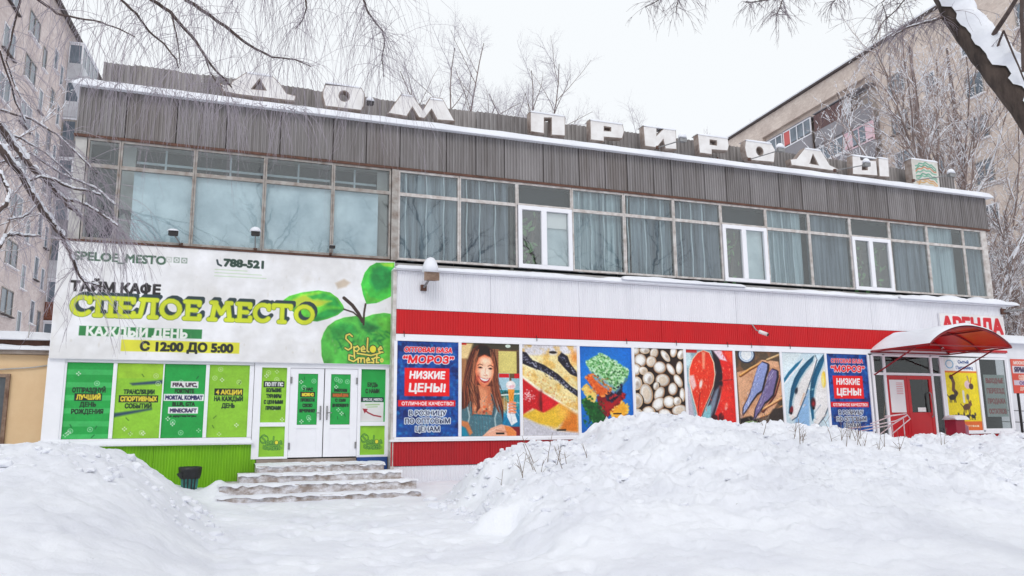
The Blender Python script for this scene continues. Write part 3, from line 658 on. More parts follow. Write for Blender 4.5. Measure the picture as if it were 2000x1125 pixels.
# cafe entrance frame
b = MB()
for a, c in ((0.83, 0.98), (1.50, 1.57), (3.03, 3.10), (3.65, 3.76)): b.box(a, c, -0.05, 0.05, 0.94, 2.97)
for a, c in ((0.98, 1.50), (1.57, 3.03), (3.10, 3.65)): b.box(a, c, -0.05, 0.05, 2.865, 2.97)
for a, c in ((0.98, 1.50), (3.10, 3.65)): b.box(a, c, -0.045, 0.05, 1.615, 1.70); b.box(a, c, -0.045, 0.05, 0.94, 0.985)
cf = b.build('entrance_frame', M_WPVC, shop)
for a, c, g0, g1, hs in ((1.575, 2.29, 1.74, 2.16, 1), (2.31, 3.025, 2.44, 2.87, -1)):
    mb = MB(); mb.box(a, g0, -0.03, 0.03, 0.96, 2.86); mb.box(g1, c, -0.03, 0.03, 0.96, 2.86); mb.box(g0, g1, -0.03, 0.03, 2.745, 2.86); mb.box(g0, g1, -0.03, 0.03, 1.57, 1.645); mb.box(g0, g1, -0.03, 0.03, 0.96, 1.06); mb.box(g0, g1, -0.012, 0.02, 1.06, 1.57)
    do = mb.build('door', M_WPVC, shop)
    p = MB(); p.box(g0, g1, 0.0, 0.006, 1.645, 2.745); p.build('pane', M_GLASSD, do)
    for hzz in (1.2, 2.6):
        p = MB(); hx = a + 0.02 if hs > 0 else c - 0.02; p.tube([(hx, -0.045, hzz - 0.07), (hx, -0.045, hzz + 0.07)], 0.02, 6); p.build('hinge', M_STEEL, do)
    p = MB(); hx = c - 0.06 if hs > 0 else a + 0.06; p.box(hx - 0.015, hx + 0.015, -0.06, -0.03, 1.75, 2.05); p.tube([(hx, -0.05, 1.9), (hx, -0.09, 1.9), (hx - 0.1 * hs, -0.09, 1.9)], 0.012, 5); p.build('door_handle', M_STEEL, do)
# roof letters
PY0 = 0.12
sign = thing('rooftop_sign', (9, 0.3, 8.9), 'row of big white Cyrillic block letters standing along the roof edge of the shop', 'rooftop sign')
LET = [('Д', [(-0.203,9.301),(0.022,9.297),(0.051,9.386),(0.367,9.671),(0.925,9.671),(1.097,9.514),(1.281,9.271),(1.493,9.244),(1.463,9.095),(1.288,9.090),(0.192,9.077),(-0.126,9.106)], [[(0.656,9.515),(0.504,9.273),(0.794,9.287)]]), ('О', [(2.151,9.622),(2.997,9.687),(3.104,9.513),(3.083,9.192),(3.020,9.075),(2.159,9.066),(2.089,9.309),(2.093,9.466)], ['el', 2.60, 9.39, 0.115, 0.125]), ('М', [(3.647,9.094),(3.994,9.663),(4.269,9.667),(4.532,9.320),(4.721,9.670),(5.038,9.690),(5.378,9.108),(4.901,9.082),(4.759,9.333),(4.587,9.077),(4.431,9.081),(4.273,9.320),(4.139,9.071)], []), ('П', [(7.398,9.653),(8.412,9.675),(8.398,9.093),(7.986,9.069),(7.996,9.543),(7.808,9.519),(7.800,9.084),(7.397,9.090)], []), ('Р', [(9.126,9.673),(10.124,9.674),(10.165,9.436),(10.098,9.232),(9.547,9.204),(9.543,9.080),(9.124,9.075)], [[(9.558,9.507),(9.743,9.500),(9.740,9.414),(9.554,9.398)]]), ('И', [(10.746,9.687),(11.191,9.716),(11.179,9.483),(11.408,9.711),(11.803,9.721),(11.802,9.119),(11.420,9.095),(11.368,9.347),(11.161,9.092),(10.775,9.098)], []),
       ('Р', [(12.492,9.678),(13.523,9.690),(13.552,9.447),(13.494,9.276),(12.964,9.247),(12.954,9.099),(12.525,9.103)], [[(12.914,9.534),(13.120,9.535),(13.112,9.415),(12.906,9.411)]]), ('О', [(14.118,9.687),(15.035,9.705),(15.163,9.519),(15.093,9.111),(14.247,9.078),(14.116,9.184),(14.074,9.453)], ['el', 14.60, 9.40, 0.11, 0.125]), ('Д', [(15.661,9.282),(15.896,9.330),(16.239,9.699),(16.842,9.703),(17.005,9.477),(17.143,9.270),(17.557,9.136),(17.391,9.083),(15.696,9.090)], [[(16.534,9.512),(16.403,9.233),(16.690,9.220)]]), ('Ы', [(18.019,9.659),(18.352,9.697),(18.365,9.562),(18.981,9.608),(18.979,9.106),(17.980,9.047)], [[(18.400,9.385),(18.594,9.392),(18.580,9.268),(18.385,9.247)]]), ('Ы', [(19.049,9.708),(19.476,9.733),(19.458,9.110),(19.033,9.089)], [])]
for ch, out, hol in LET:
    out = [(p[0], p[1] + .03) for p in out]
    if hol and hol[0] == 'el':
        hol[2] += .03; hol = [[(hol[1] + hol[3] * math.cos(t * math.pi / 8), hol[2] + hol[4] * math.sin(t * math.pi / 8)) for t in range(16)]]
    elif hol: hol = [[(p[0], p[1] + .03) for p in hol[0]]]
    z0 = min(p[1] for p in out); dz = 0
    lo = prism('letter', out, hol, PY0 + 0.23, PY0 + 0.43, [M_LETS, M_LETS], sign)
    prism('letter_face', out, hol, PY0 + 0.215, PY0 + 0.24, [M_LET, M_LETS], lo, -0.022)
    xs_ = sorted(p[0] for p in out)
    # snow lying on the flat tops
    zt = max(p[1] for p in out); tops = [p for p in out if p[1] > zt - 0.09]
    if tops:
        xa, xb = min(p[0] for p in tops), max(p[0] for p in tops)
        if ch == 'М':
            for q0, q1 in ((3.98, 4.28), (4.71, 5.05)):
                s_ = MB(); snow_strip(s_, q0, q1, PY0 + 0.20, PY0 + 0.52, 9.65, 0.07, 31, 0.05); s_.build('letter_snow', M_SNOW, lo, smooth=True)
        else:
            s_ = MB(); snow_strip(s_, xa, xb, PY0 + 0.20, PY0 + 0.52, zt - 0.03, 0.06, int(xa * 7) % 50, 0.06); s_.build('letter_snow', M_SNOW, lo, smooth=True)
    mb = MB(); 
    for xx in (xs_[0] + 0.25, xs_[-1] - 0.25): mb.tube([(xx, PY0 + 0.45, 8.7), (xx, PY0 + 0.45, z0 + 0.05)], 0.02, 5)
    mb.build('letter_post', M_RUSTD, lo)
# emblem at the end of the sign
em = thing('rooftop_emblem', (20.9, 0.4, 8.9), 'white rooftop emblem board with green and orange waves at the right end of the letters', 'emblem')
AE = Art(1.1, 0.86, 0.012, (226, 222, 216), (0, 0, 1.1, 0.86))
for k, (c_, yy) in enumerate((((92, 168, 140), 0.12), ((84, 160, 132), 0.2), ((206, 128, 88), 0.27), ((110, 178, 150), 0.36), ((84, 160, 132), 0.48), ((110, 178, 150), 0.55), ((222, 160, 96), 0.66), ((228, 178, 110), 0.74))):
    AE.stroke([(0.15 + t * 0.085, yy + 0.10 - 0.13 * math.sin(math.pi * t / 10) + 0.03 * math.sin(t * 2.1 + k)) for t in range(11)], 0.045, c_)
AE.noise(12, 0.12); AE.img = AE.img * .8 + .12; AE.sheet('emblem_face', 20.42, 9.86, 0.34, em, 0.004)
b = MB(); b.box(20.42, 21.52, 0.346, 0.62, 9.0, 9.86); b.box(20.5, 20.54, 0.63, 0.67, 8.7, 9.2); b.box(21.4, 21.44, 0.63, 0.67, 8.7, 9.2); b.build('emblem_box', M_LETS, em)
b = MB(); snow_strip(b, 20.40, 21.54, 0.33, 0.64, 9.862, 0.06, 33, 0.06); b.build('emblem_snow', M_SNOW, em, smooth=True)
# ------------------------------------------------------------------ big banner over the cafe
banner = thing('cafe_banner', (0.4, -0.12, 4.1), 'wide off-white cafe banner with lime lettering and a painted green apple above the green posters', 'banner')
A = Art(6.82, 2.37, 0.0095, (236, 236, 240), (-3.03, -5.34, 6.82, 2.37))
A.tint(14, (206, 200, 190), 0.25, 5, 0.66)
DK, LM, LMD = (44, 62, 68), (208, 220, 44), (128, 150, 40)
# painted apple: left leaf, right leaf, stalk, body
leafL = [(1.295,-4.281),(1.473,-4.426),(1.742,-4.519),(2.094,-4.583),(2.352,-4.550),(2.524,-4.431),(2.641,-4.275),(2.678,-4.184),(2.534,-4.051),(2.313,-3.950),(2.072,-3.884),(1.873,-3.899),(1.651,-4.026),(1.429,-4.174)]
A.poly([(x - .015, y) for x, y in leafL], (236, 240, 232)); A.poly(leafL, (92, 186, 60)); 
A.poly([(1.425,-4.265),(1.744,-4.462),(2.129,-4.527),(2.412,-4.414),(2.303,-4.305),(2.028,-4.201),(1.756,-4.144)], (186, 206, 60), 8)
A.poly([(1.855,-4.444),(2.207,-4.531),(2.468,-4.428),(2.620,-4.227),(2.304,-4.259),(2.024,-4.338)], (34, 150, 70), 6, 0.85); A.poly([(1.872,-3.944),(2.307,-4.168),(2.666,-4.183),(2.479,-4.037),(2.093,-3.896)], (30, 140, 66), 6, 0.9)
A.poly([(1.696,-4.277),(2.078,-4.387),(2.391,-4.355),(2.138,-4.229),(1.809,-4.191)], (214, 216, 60), 7, .8)
leafR = [(3.367,-5.291),(3.794,-5.319),(3.806,-4.577),(3.653,-4.486),(3.386,-4.355),(3.166,-4.322),(3.080,-4.540),(3.029,-4.773),(3.104,-5.037),(3.217,-5.198)]
A.poly([(x - .02, y) for x, y in leafR], (236, 240, 232)); A.poly(leafR, (66, 184, 70)); A.poly([(3.288,-5.143),(3.545,-5.243),(3.761,-5.112),(3.672,-4.748),(3.381,-4.614),(3.225,-4.842)], (26, 132, 70), 9, 0.8)
A.poly([(3.111,-4.718),(3.232,-4.489),(3.501,-4.443),(3.769,-4.634),(3.734,-4.573),(3.444,-4.382),(3.166,-4.345)], (100, 192, 62), 5, .8); A.poly([(3.450,-5.285),(3.782,-5.306),(3.760,-5.208),(3.546,-5.219)], (170, 206, 60), 4, .8)
A.img[..., 1] = np.where(A.img[..., 1] - A.img[..., 0] > .1, A.img[..., 1] * 1.06, A.img[..., 1])
body = [(2.184,-3.469),(2.234,-3.640),(2.318,-3.791),(2.482,-3.922),(2.671,-3.999),(2.931,-4.044),(3.127,-4.017),(3.310,-4.094),(3.565,-4.140),(3.825,-4.116),(3.843,-2.950),(2.278,-2.920),(2.206,-3.132)]
A.poly([(x - .02, y - .02) for x, y in body], (236, 240, 232)); A.poly(body, (84, 190, 72))
A.poly([(3.393,-4.028),(3.825,-4.092),(3.843,-2.973),(3.529,-2.967),(3.580,-3.336),(3.481,-3.681)], (98, 190, 62), 9, .8)
for k in range(46):
    an = R.uniform(0, 6.28); rr = R.uniform(0.1, 0.75); c0 = (3.052,-3.782)
    ax_, ay_ = c0[0] + rr * math.cos(an) * 0.95, c0[1] + rr * abs(math.sin(an)) * 1.0
    if ay_ < -3.0 and ax_ < 3.75 and ax_ > 2.35 + 0.2 * (k % 2):
        A.stroke([(ax_, ay_), (ax_ + 0.12 * math.cos(an + .3), ay_ + 0.12 * math.sin(an + .3))], R.uniform(0.02, 0.05), R.choice([(34, 140, 62), (24, 122, 60), (120, 204, 76), (44, 156, 62)]), 4, 0.7)
A.poly([(2.375,-3.758),(2.595,-3.881),(2.879,-3.845),(2.997,-3.665),(2.659,-3.597),(2.439,-3.476)], (28, 138, 62), 8, .6); A.poly([(2.990,-3.988),(3.280,-3.883),(3.513,-3.799),(3.284,-3.675),(3.052,-3.782)], (24, 120, 60), 8, .7)
BR = (60, 44, 38)
A.stroke([(2.659,-4.438),(2.846,-4.284),(2.987,-4.104),(3.083,-3.922)], 0.075, BR); A.stroke([(3.143,-4.321),(3.113,-4.109),(3.108,-3.854)], 0.045, BR); A.stroke([(2.666,-4.183),(2.872,-4.123),(3.036,-3.990)], 0.035, BR)
A.poly([(2.458,-4.765),(2.648,-4.869),(2.787,-4.795),(2.698,-4.696),(2.518,-4.640)], (186, 160, 130), 6, .6)
gm = np.clip((A.img[..., 1] - A.img[..., 0] - .1) * 6, 0, 1); A.noise(22, .24, 77, 4, gm); A.noise(70, .16, 78, 3, gm)
# script logo on the apple
def script_logo(A, ox, oy, k, col, edge):
    S_ = [[(18, 5), (12, 0), (5, 3), (4, 10), (10, 16), (16, 22), (17, 30), (10, 35), (3, 31)], [(22, 28), (24, 52)], [(23, 30), (30, 26), (34, 32), (29, 38), (24, 36)], [(38, 33), (46, 32), (43, 26), (38, 30), (39, 37), (47, 38)], [(52, 8), (51, 36), (55, 38)],
          [(76, 33), (84, 31), (81, 26), (76, 31), (78, 38), (86, 38)], [(20, 48), (12, 46), (12, 56), (22, 60), (30, 54)], [(32, 62), (32, 52), (38, 52), (38, 61), (39, 52), (45, 52), (46, 62)], [(50, 57), (57, 56), (54, 51), (50, 56), (52, 62), (58, 61)], [(68, 52), (62, 53), (66, 57), (66, 62), (61, 61)], [(73, 44), (72, 61), (77, 61)], [(69, 50), (78, 50)], [(30, 42), (60, 46), (80, 40)]]
    for w, c in ((6.5 * k, edge), (3.4 * k, col)):
        for s_ in S_: A.stroke([(ox + x * k, oy + y * k) for x, y in s_], w, c)
        A.ell(ox + 64 * k, oy + 32 * k, 7 * k + (w * .3 if c == edge else 0), 8 * k + (w * .3 if c == edge else 0), (236, 226, 60) if c == col else edge); A.ell(ox + 84 * k, oy + 56 * k, 4 * k, 5 * k, c, ring=3 * k)
p0 = (2.681,-3.632); p1 = (3.597,-3.662)
script_logo(A, p0[0], p0[1], (p1[0] - p0[0]) / 90, (232, 214, 96), (44, 60, 34))
# lettering
A.text('SPELOE_MESTO', (-1.902,-5.059)[0], (-1.901,-5.048)[1], 0.165, (70, 104, 84), 0.012, 1.0, fit=1.70)
for k, px in enumerate((329, 344, 359)):
    c_ = ((200, 206, 202), (150, 166, 156), (150, 166, 156))[k]; q = [(-0.991,-5.076), (-0.842,-5.075), (-0.693,-5.074)][k]
    A.rect(q[0] - .06, q[1] - .06, q[0] + .06, q[1] + .06, c_); A.ell(q[0], q[1], .042, .042, (229, 229, 233)); A.ell(q[0], q[1], .02, .02, c_)
A.stroke([((-0.046,-5.127)[0], (-0.046,-5.127)[1]), ((-0.021,-5.039)[0], (-0.021,-5.039)[1]), ((0.042,-5.010)[0], (0.042,-5.010)[1])], 0.04, DK)
A.text('788-521', (0.496,-5.084)[0], (0.496,-5.084)[1], 0.15, (44, 70, 60), 0.016, fit=0.80)
for k in range(3): 
    q = (-0.077,-4.924); A.stroke([(q[0] + x_ * .05, q[1] + 0.07 * k) for x_ in range(int([14, 20, 22][k]))], 0.014, (168, 204, 150), 1.5, 0.7)
A.text('ТАЙМ КАФЕ', (-1.944,-4.436)[0], (-1.943,-4.426)[1], 0.185, (38, 34, 36), 0.018, fit=1.64)
def slab(ch, x0, x1, yt, yb):
    """stroke skeletons of the slab letters, in the box x0..x1, yt..yb"""
    w, h = x1 - x0, yb - yt
    X = lambda t: x0 + t * w
    Yq = lambda t: yt + t * h
    arc = lambda cx, cy_, rx, ry, a0, a1: [(X(cx + rx * math.cos(a0 + (a1 - a0) * t / 14)), Yq(cy_ + ry * math.sin(a0 + (a1 - a0) * t / 14))) for t in range(15)]
    L = lambda *p: [(X(a), Yq(b_)) for a, b_ in p]
    return {'С': [arc(.52, .5, .44, .44, -0.75, -5.55), L((.86, .08), (.86, .3))], 'П': [L((.18, .08), (.18, .95)), L((.82, .08), (.82, .95)), L((.02, .06), (.98, .06)), L((.04, .95), (.34, .95)), L((.66, .95), (.96, .95))],
            'Е': [L((.22, .06), (.22, .95)), L((.04, .06), (.9, .06), (.9, .22)), L((.22, .5), (.72, .5)), L((.04, .95), (.94, .95), (.94, .78))],
            'Л': [L((.1, .92), (.2, .86), (.33, .08)), L((.8, .08), (.8, .95)), L((.2, .06), (.96, .06)), L((.64, .95), (.98, .95)), L((.0, .93), (.18, .93))],
            'О': [arc(.5, .5, .43, .45, 0, 6.2832)], 'М': [L((.14, .95), (.24, .07), (.5, .62), (.76, .07), (.86, .95)), L((.02, .95), (.28, .95)), L((.72, .95), (.98, .95)), L((.1, .05), (.28, .05)), L((.72, .05), (.9, .05))],
            'Т': [L((.5, .06), (.5, .95)), L((.03, .2), (.03, .06), (.97, .06), (.97, .2)), L((.34, .95), (.66, .95))]}[ch]
WORDS = [((-2.740,-4.186), (-2.347,-3.830), 'С'), ((-2.311,-4.207), (-1.948,-3.825), 'П'), ((-1.909,-4.205), (-1.570,-3.819), 'Е'), ((-1.540,-4.223), (-1.149,-3.825), 'Л'), ((-1.096,-4.223), (-0.690,-3.832), 'О'), ((-0.634,-4.234), (-0.312,-3.825), 'Е'),
         ((-0.153,-4.235), (0.338,-3.829), 'М'), ((0.400,-4.239), (0.700,-3.832), 'Е'), ((0.745,-4.244), (1.111,-3.825), 'С'), ((1.147,-4.252), (1.528,-3.829), 'Т'), ((1.599,-4.250), (2.018,-3.836), 'О')]
yt_, yb_ = sum(w[0][1] for w in WORDS) / 11, sum(w[1][1] for w in WORDS) / 11
for lay in range(7):
    for a, c, ch in WORDS:
        for s_ in slab(ch, a[0], c[0], yt_, yb_):
            if lay < 5: o_ = 0.06 * (5 - lay) / 5; A.stroke([(x + o_ * 1.0, y - o_ * 1.25) for x, y in s_], 0.088, DK)
            elif lay == 5: A.stroke(s_, 0.112, LMD)
            else: A.stroke(s_, 0.084, LM)
q0, q1 = (-2.552,-3.625), (-0.260,-3.428)
A.rect(q0[0], q0[1], q1[0], q1[1], (46, 132, 70)); A.text('КАЖДЫЙ ДЕНЬ', ((-1.485,-3.527))[0], (q0[1] + q1[1]) / 2 + 0.0, 0.165, (240, 244, 240), 0.014, fit=1.86)
q2, q3 = (-1.776,-3.371), (0.494,-3.135)
A.rect(q2[0], q2[1] + .0, q3[0], q3[1], (226, 224, 62)); A.text('С 12:00 ДО 5:00', ((-0.529,-3.260))[0], (q2[1] + q3[1]) / 2, 0.165, (36, 42, 40), 0.016, fit=1.77)
for k in range(60): A.ell(R.uniform(-3, 3.7), R.uniform(-5.3, -3), R.uniform(.004, .02), R.uniform(.01, .05), (196, 188, 174), 0, 2, 0.25)
A.noise(60, 0.03, 9)
A.sheet('banner_face', -3.03, 5.34, -0.13, banner, 0.004)
b = MB(); b.box(-3.04, 3.80, -0.125, -0.065, 2.96, 5.345); b.build('banner_box', M_WPVC, banner)
b = MB(); b.box(-3.05, 3.80, -0.15, -0.04, 5.347, 5.365); b.build('banner_top_rail', M_RUSTD, banner)

# ------------------------------------------------------------------ green cafe posters
G1, G2 = (26, 168, 72), (146, 206, 52)
def deco(A, seed, light):
    r_ = random.Random(seed); W, H = A.W, A.H
    for k in range(9):
        x, y = r_.uniform(0.05, W - .05), r_.choice([r_.uniform(0.05, H * .28), r_.uniform(H * .68, H - .05)])
        c_ = (206, 232, 180) if light else (190, 236, 200); c2 = (74, 120, 34) if light else (10, 96, 44)
        if k % 3 == 0: A.ell(x, y, .05, .05, c_, ring=.012, op=.8); A.ell(x, y, .02, .02, c_, op=.6)
        elif k % 3 == 1: A.stroke([(x, y), (x + r_.uniform(-.05, .05), y + .05)], .02, c2, 1.5, .8)
        else:
            for dx, dy in ((0.03, 0), (-.03, 0), (0, .03), (0, -.03)): A.ell(x + dx, y + dy, .013, .013, c_ if k % 2 else (240, 246, 240), op=.9)
def lines(A, rows, cx, y0, xs=0.62):
    """rows: (text, cap height, ink, box colour or None, width)"""
    y = y0
    for t, h, ink, bx, wd in rows:
        if bx: A.rect(cx - wd / 2 - 0.035, y - 0.03, cx + wd / 2 + 0.035, y + h + 0.03, bx)
        A.text(t, cx, y + h / 2, h, ink, 0.008, fit=wd); y += h + 0.055
INK, YEL, WHT, BLK = (20, 52, 30), (236, 214, 60), (236, 238, 240), (16, 30, 30)
def green_poster(x0, x1, z0, z1, col, rows, y0, label, seed, stripe=False, diag=False, y=0.0, small=False):
    t = thing('cafe_poster', ((x0 + x1) / 2, y, z0), label, 'poster', 'green posters in the cafe windows')
    A = Art(x1 - x0, z1 - z0, 0.0085, col)
    if stripe:
        for k in range(6): A.rect(-.1, (0.09 + 0.17 * k) * A.H, A.W + .1, (0.09 + 0.17 * k + 0.07) * A.H, (70, 196, 104), .8)
    if diag:
        A.poly([(.25, .40), (A.W, .33), (A.W, .40), (.3, .44)], (32, 56, 110), 5, .9); A.poly([(0, 1.0), (A.W * .8, .9), (A.W * .8, .93), (0, 1.08)], (30, 60, 104), 5, .9); A.rect(-.1, -.1, A.W + .1, .3, (176, 214, 50), .5)
    A.noise(4, 0.07, seed); deco(A, seed, col == G2); lines(A, rows, A.W / 2, y0); A.noise(30, 0.05, seed + 1)
    A.sheet('poster_sheet', x0, z1, y, t); return t
green_poster(-2.72, -1.89, 1.40, 2.90, G1, [('ОТПРАЗДНУЙ', .085, INK, None, .58), ('ЛУЧШИЙ', .085, YEL, BLK, .42), ('ДЕНЬ', .085, INK, None, .28), ('РОЖДЕНИЯ', .085, INK, None, .56)], .50, 'striped dark green birthday poster in the leftmost cafe window', 1, stripe=True)
green_poster(-1.82, -0.962, 1.40, 2.90, G2, [('ТРАНСЛЯЦИИ', .085, INK, None, .56), ('СПОРТИВНЫХ', .085, YEL, BLK, .66), ('СОБЫТИЙ', .085, INK, None, .48)], .53, 'lime poster with dark diagonal streaks and three lines of text about sport broadcasts', 2, diag=True)
green_poster(-0.938, -0.14, 1.40, 2.90, G1, [('FIFA, UFC,', .075, (60, 30, 60), WHT, .46), ('FORTNITE', .075, INK, None, .36), ('MORTAL KOMBAT', .08, (40, 40, 90), WHT, .70), ('BLUR, GTA', .075, INK, None, .42), ('MINECRAFT', .075, (60, 40, 90), WHT, .50), ('и другие игры', .035, INK, None, .5)], .38, 'dark green poster listing video games on white bars', 3)
green_poster(-0.07, 0.73, 1.40, 2.90, G2, [('4 АКЦИИ', .085, YEL, BLK, .50), ('НА КАЖДЫЙ', .085, INK, None, .56), ('ДЕНЬ', .085, INK, None, .25)], .52, 'plain lime poster offering daily deals, directly left of the cafe entrance', 4)
green_poster(0.98, 1.50, 1.70, 2.865, G2, [('ПО ПТ ПС', .07, WHT, BLK, .36), ('БОЛЬШИЕ', .07, INK, None, .30), ('ТУРНИРЫ', .07, INK, None, .30), ('С ЦЕННЫМИ', .07, INK, None, .38), ('ПРИЗАМИ', .07, INK, None, .30)], .32, 'narrow lime tournament poster beside the left cafe door', 5)
def logo_poster(x0, x1, z0, z1, label, seed):
    t = thing('cafe_poster', ((x0 + x1) / 2, 0, z0), label, 'poster', 'green posters in the cafe windows')
    A = Art(x1 - x0, z1 - z0, 0.007, G2); A.noise(4, 0.07, seed); A.ell(A.W * .2, A.H * .42, .09, .09, (50, 120, 50), ring=.018)
    script_logo(A, A.W * .08, A.H * .28, A.W * .86 / 90, (120, 180, 60), (30, 96, 50)); A.sheet('poster_sheet', x0, z1, 0.0, t)
logo_poster(0.98, 1.50, 0.985, 1.615, 'square lime logo panel below the narrow poster left of the cafe doors', 6)
logo_poster(3.10, 3.65, 0.985, 1.615, 'square lime logo panel at the foot of the strip right of the cafe doors', 7)
green_poster(1.745, 2.155, 1.65, 2.74, G1, [('У НАС', .06, INK, None, .20), ('МОЖНО', .06, YEL, BLK, .24), ('ПРОВЕСТИ', .06, INK, None, .28), ('СВОЮ', .06, INK, None, .2), ('ВЕЧЕРИНКУ', .06, INK, None, .32)], .30, 'dark green poster on the glass of the left cafe door', 8, y=-0.016)
green_poster(2.445, 2.865, 1.65, 2.74, G1, [('РАБОТАЕМ', .055, INK, None, .27), ('КАЖДЫЙ ДЕНЬ', .05, (196, 96, 40), (60, 90, 40), .32), ('С 12:00', .055, INK, None, .22), ('ДО ПОСЛЕДНЕГО', .055, INK, None, .34)], .32, 'dark green poster with ring marks on the glass of the right cafe door', 9, y=-0.016)
t = thing('cafe_poster', (3.37, 0, 1.7), 'green poster with a white panel and a dark red arrow right of the cafe doors', 'poster', 'green posters in the cafe windows')
A = Art(0.55, 1.165, 0.0085, G1); A.noise(4, .07, 5); lines(A, [('БУДЬ', .085, INK, None, .22), ('С НАМИ', .085, INK, None, .3)], .26, .30); A.rect(.0, .62, .52, .72, (24, 40, 56)); A.text('SPELOE_MESTO', .27, .67, .05, WHT, .004, fit=.42)
A.rect(.0, .73, .52, 1.165, (230, 230, 232)); A.stroke([(.46, 1.05), (.30, 1.02), (.17, .96), (.10, .90)], .03, (160, 30, 50)); A.poly([(.05, .87), (.17, .88), (.10, .98)], (160, 30, 50)); A.stroke([(.12, .79), (.42, .78)], .03, (140, 190, 110), 2, .7); A.stroke([(.15, .84), (.38, .83)], .02, (140, 190, 110), 2, .7)
A.sheet('poster_sheet', 3.10, 2.865, 0.0, t)

# ------------------------------------------------------------------ picture panels of the food store
def panel(i, art, label):
    x0 = 3.80 + 1.4976 * i + 0.035
    t = thing('picture_panel', (x0 + 0.7, YB, 1.36), label, 'picture panel', 'printed panels along the food store')
    g_ = art.img.mean(2, keepdims=True); art.img = np.clip(((g_ + (art.img - g_) * 1.06) - .5) * 1.12 + .475, 0, 1)
    art.noise(40, 0.04, i + 3); art.sheet('panel_print', x0, 3.49, YB, t)
PW, PH = 1.4276, 2.13
def frost_text_panel(label, i, cell):
    A = Art(PW, PH, cell, (26, 84, 158)); A.tint(9, (18, 46, 110), .9, 31 + i, .48); A.tint(16, (44, 130, 190), .8, 33 + i, .58); A.noise(30, 0.2, 7)
    RD, LB = (220, 24, 38), (150, 190, 240)
    A.text('ОПТОВАЯ БАЗА', PW / 2, .19, .10, RD, .008, outline=(.011, (240, 230, 236)), fit=1.10, slant=.15)
    A.text('“МОРОЗ”', PW / 2, .41, .15, RD, .013, outline=(.015, (240, 240, 244)), fit=1.16, slant=.12)
    A.rect(.18, .60, 1.22, 1.23, (226, 22, 34))
    A.text('НИЗКИЕ', PW / 2 - .02, .76, .15, (246, 246, 248), .011, fit=.80, slant=.1); A.text('ЦЕНЫ!', PW / 2 - .02, 1.04, .17, (246, 246, 248), .013, fit=.82, slant=.1)
    A.rect(.04, 1.32, 1.36, 1.46, RD); A.text('ОТЛИЧНОЕ КАЧЕСТВО!', PW / 2, 1.39, .07, (244, 240, 240), .006, fit=1.18)
    for k, (s_, w_) in enumerate((('В РОЗНИЦУ', .84), ('ПО ОПТОВЫМ', 1.02), ('ЦЕНАМ', .54))): A.text(s_, PW / 2, 1.60 + .175 * k, .10, (18, 36, 84), .006, outline=(.018, (236, 242, 250)), fit=w_)
    panel(i, A, label)
frost_text_panel('blue price panel with red box lettering nearest the cafe doors', 0, 0.0105)
# woman with an ice cream
def S(pts, w, c, s=1.5, op=1.0): A.stroke(pts, w, c, s, op)
A = Art(PW, PH, 0.0105, (110, 86, 66), (410, 50, 342, 530))
A.rect(400, 40, 760, 84, (74, 70, 58)); A.ell(685, 62, 16, 10, (206, 220, 210)); A.rect(566, 82, 632, 220, (156, 108, 80)); A.rect(628, 92, 748, 222, (212, 200, 128)); A.rect(736, 92, 760, 222, (96, 78, 60))
for k in range(9): S([(570, 92 + k * 15), (628, 90 + k * 15)], 2, (112, 76, 56), 2, .6)
A.poly([(405, 50), (480, 50), (448, 140), (405, 150)], (236, 210, 158), 6); A.rect(405, 50, 440, 62, (206, 46, 40)); A.rect(405, 140, 440, 330, (180, 130, 90), .8)
A.rect(626, 222, 692, 322, (176, 208, 222)); A.rect(630, 224, 690, 246, (208, 26, 44)); A.rect(722, 222, 760, 250, (208, 26, 44)); A.rect(704, 250, 760, 330, (160, 200, 214)); A.rect(626, 318, 760, 430, (40, 140, 150)); A.poly([(632, 350), (662, 322), (690, 330), (640, 390)], (18, 74, 70), 3)
S([(640, 348), (750, 338)], 9, (226, 240, 240)); S([(646, 372), (750, 392)], 6, (150, 214, 220)); A.rect(640, 428, 760, 530, (14, 128, 170)); A.rect(640, 528, 760, 590, (130, 30, 44)); A.ell(660, 400, 24, 44, (176, 140, 80), 0, 6)
for k in range(30): S([(R.uniform(640, 750), R.uniform(320, 520)), (R.uniform(640, 750), R.uniform(320, 520))], 2.5, R.choice([(226, 240, 240), (10, 90, 110), (90, 190, 206)]), 2, .45)
jac = [(432, 345), (500, 335), (474, 400), (470, 462), (585, 470), (600, 400), (578, 335), (616, 372), (648, 440), (652, 585), (405, 585), (405, 420)]
A.poly([(500, 286), (582, 292), (596, 360), (590, 470), (470, 470), (466, 400), (500, 340)], (206, 128, 94), 3); A.poly([(512, 300), (560, 320), (556, 400), (540, 440), (500, 400)], (236, 166, 128), 8, .8)
A.poly([(478, 455), (590, 462), (604, 580), (486, 585)], (34, 104, 122), 2); A.poly(jac, (88, 122, 134), 2)
for k in range(170): a_, b_ = R.uniform(412, 645), R.uniform(350, 580); S([(a_, b_), (a_ + R.uniform(-8, 8), b_ + R.uniform(2, 12))], R.uniform(1.5, 3.5), R.choice([(150, 182, 190), (48, 84, 98), (116, 150, 160), (40, 130, 150), (186, 206, 208)]), 1.5, .55)
S([(470, 345), (444, 400), (458, 470), (446, 520)], 8, (170, 190, 194)); S([(592, 345), (622, 420), (604, 480), (612, 560)], 8, (168, 188, 192)); S([(482, 350), (470, 410), (474, 462)], 4, (40, 56, 66)); S([(584, 350), (604, 410), (592, 470)], 4, (40, 56, 66))
A.poly([(410, 490), (450, 500), (476, 560), (460, 575), (436, 530), (410, 520)], (206, 136, 92), 3); A.poly([(410, 520), (436, 540), (450, 580), (410, 580)], (20, 140, 168), 3)
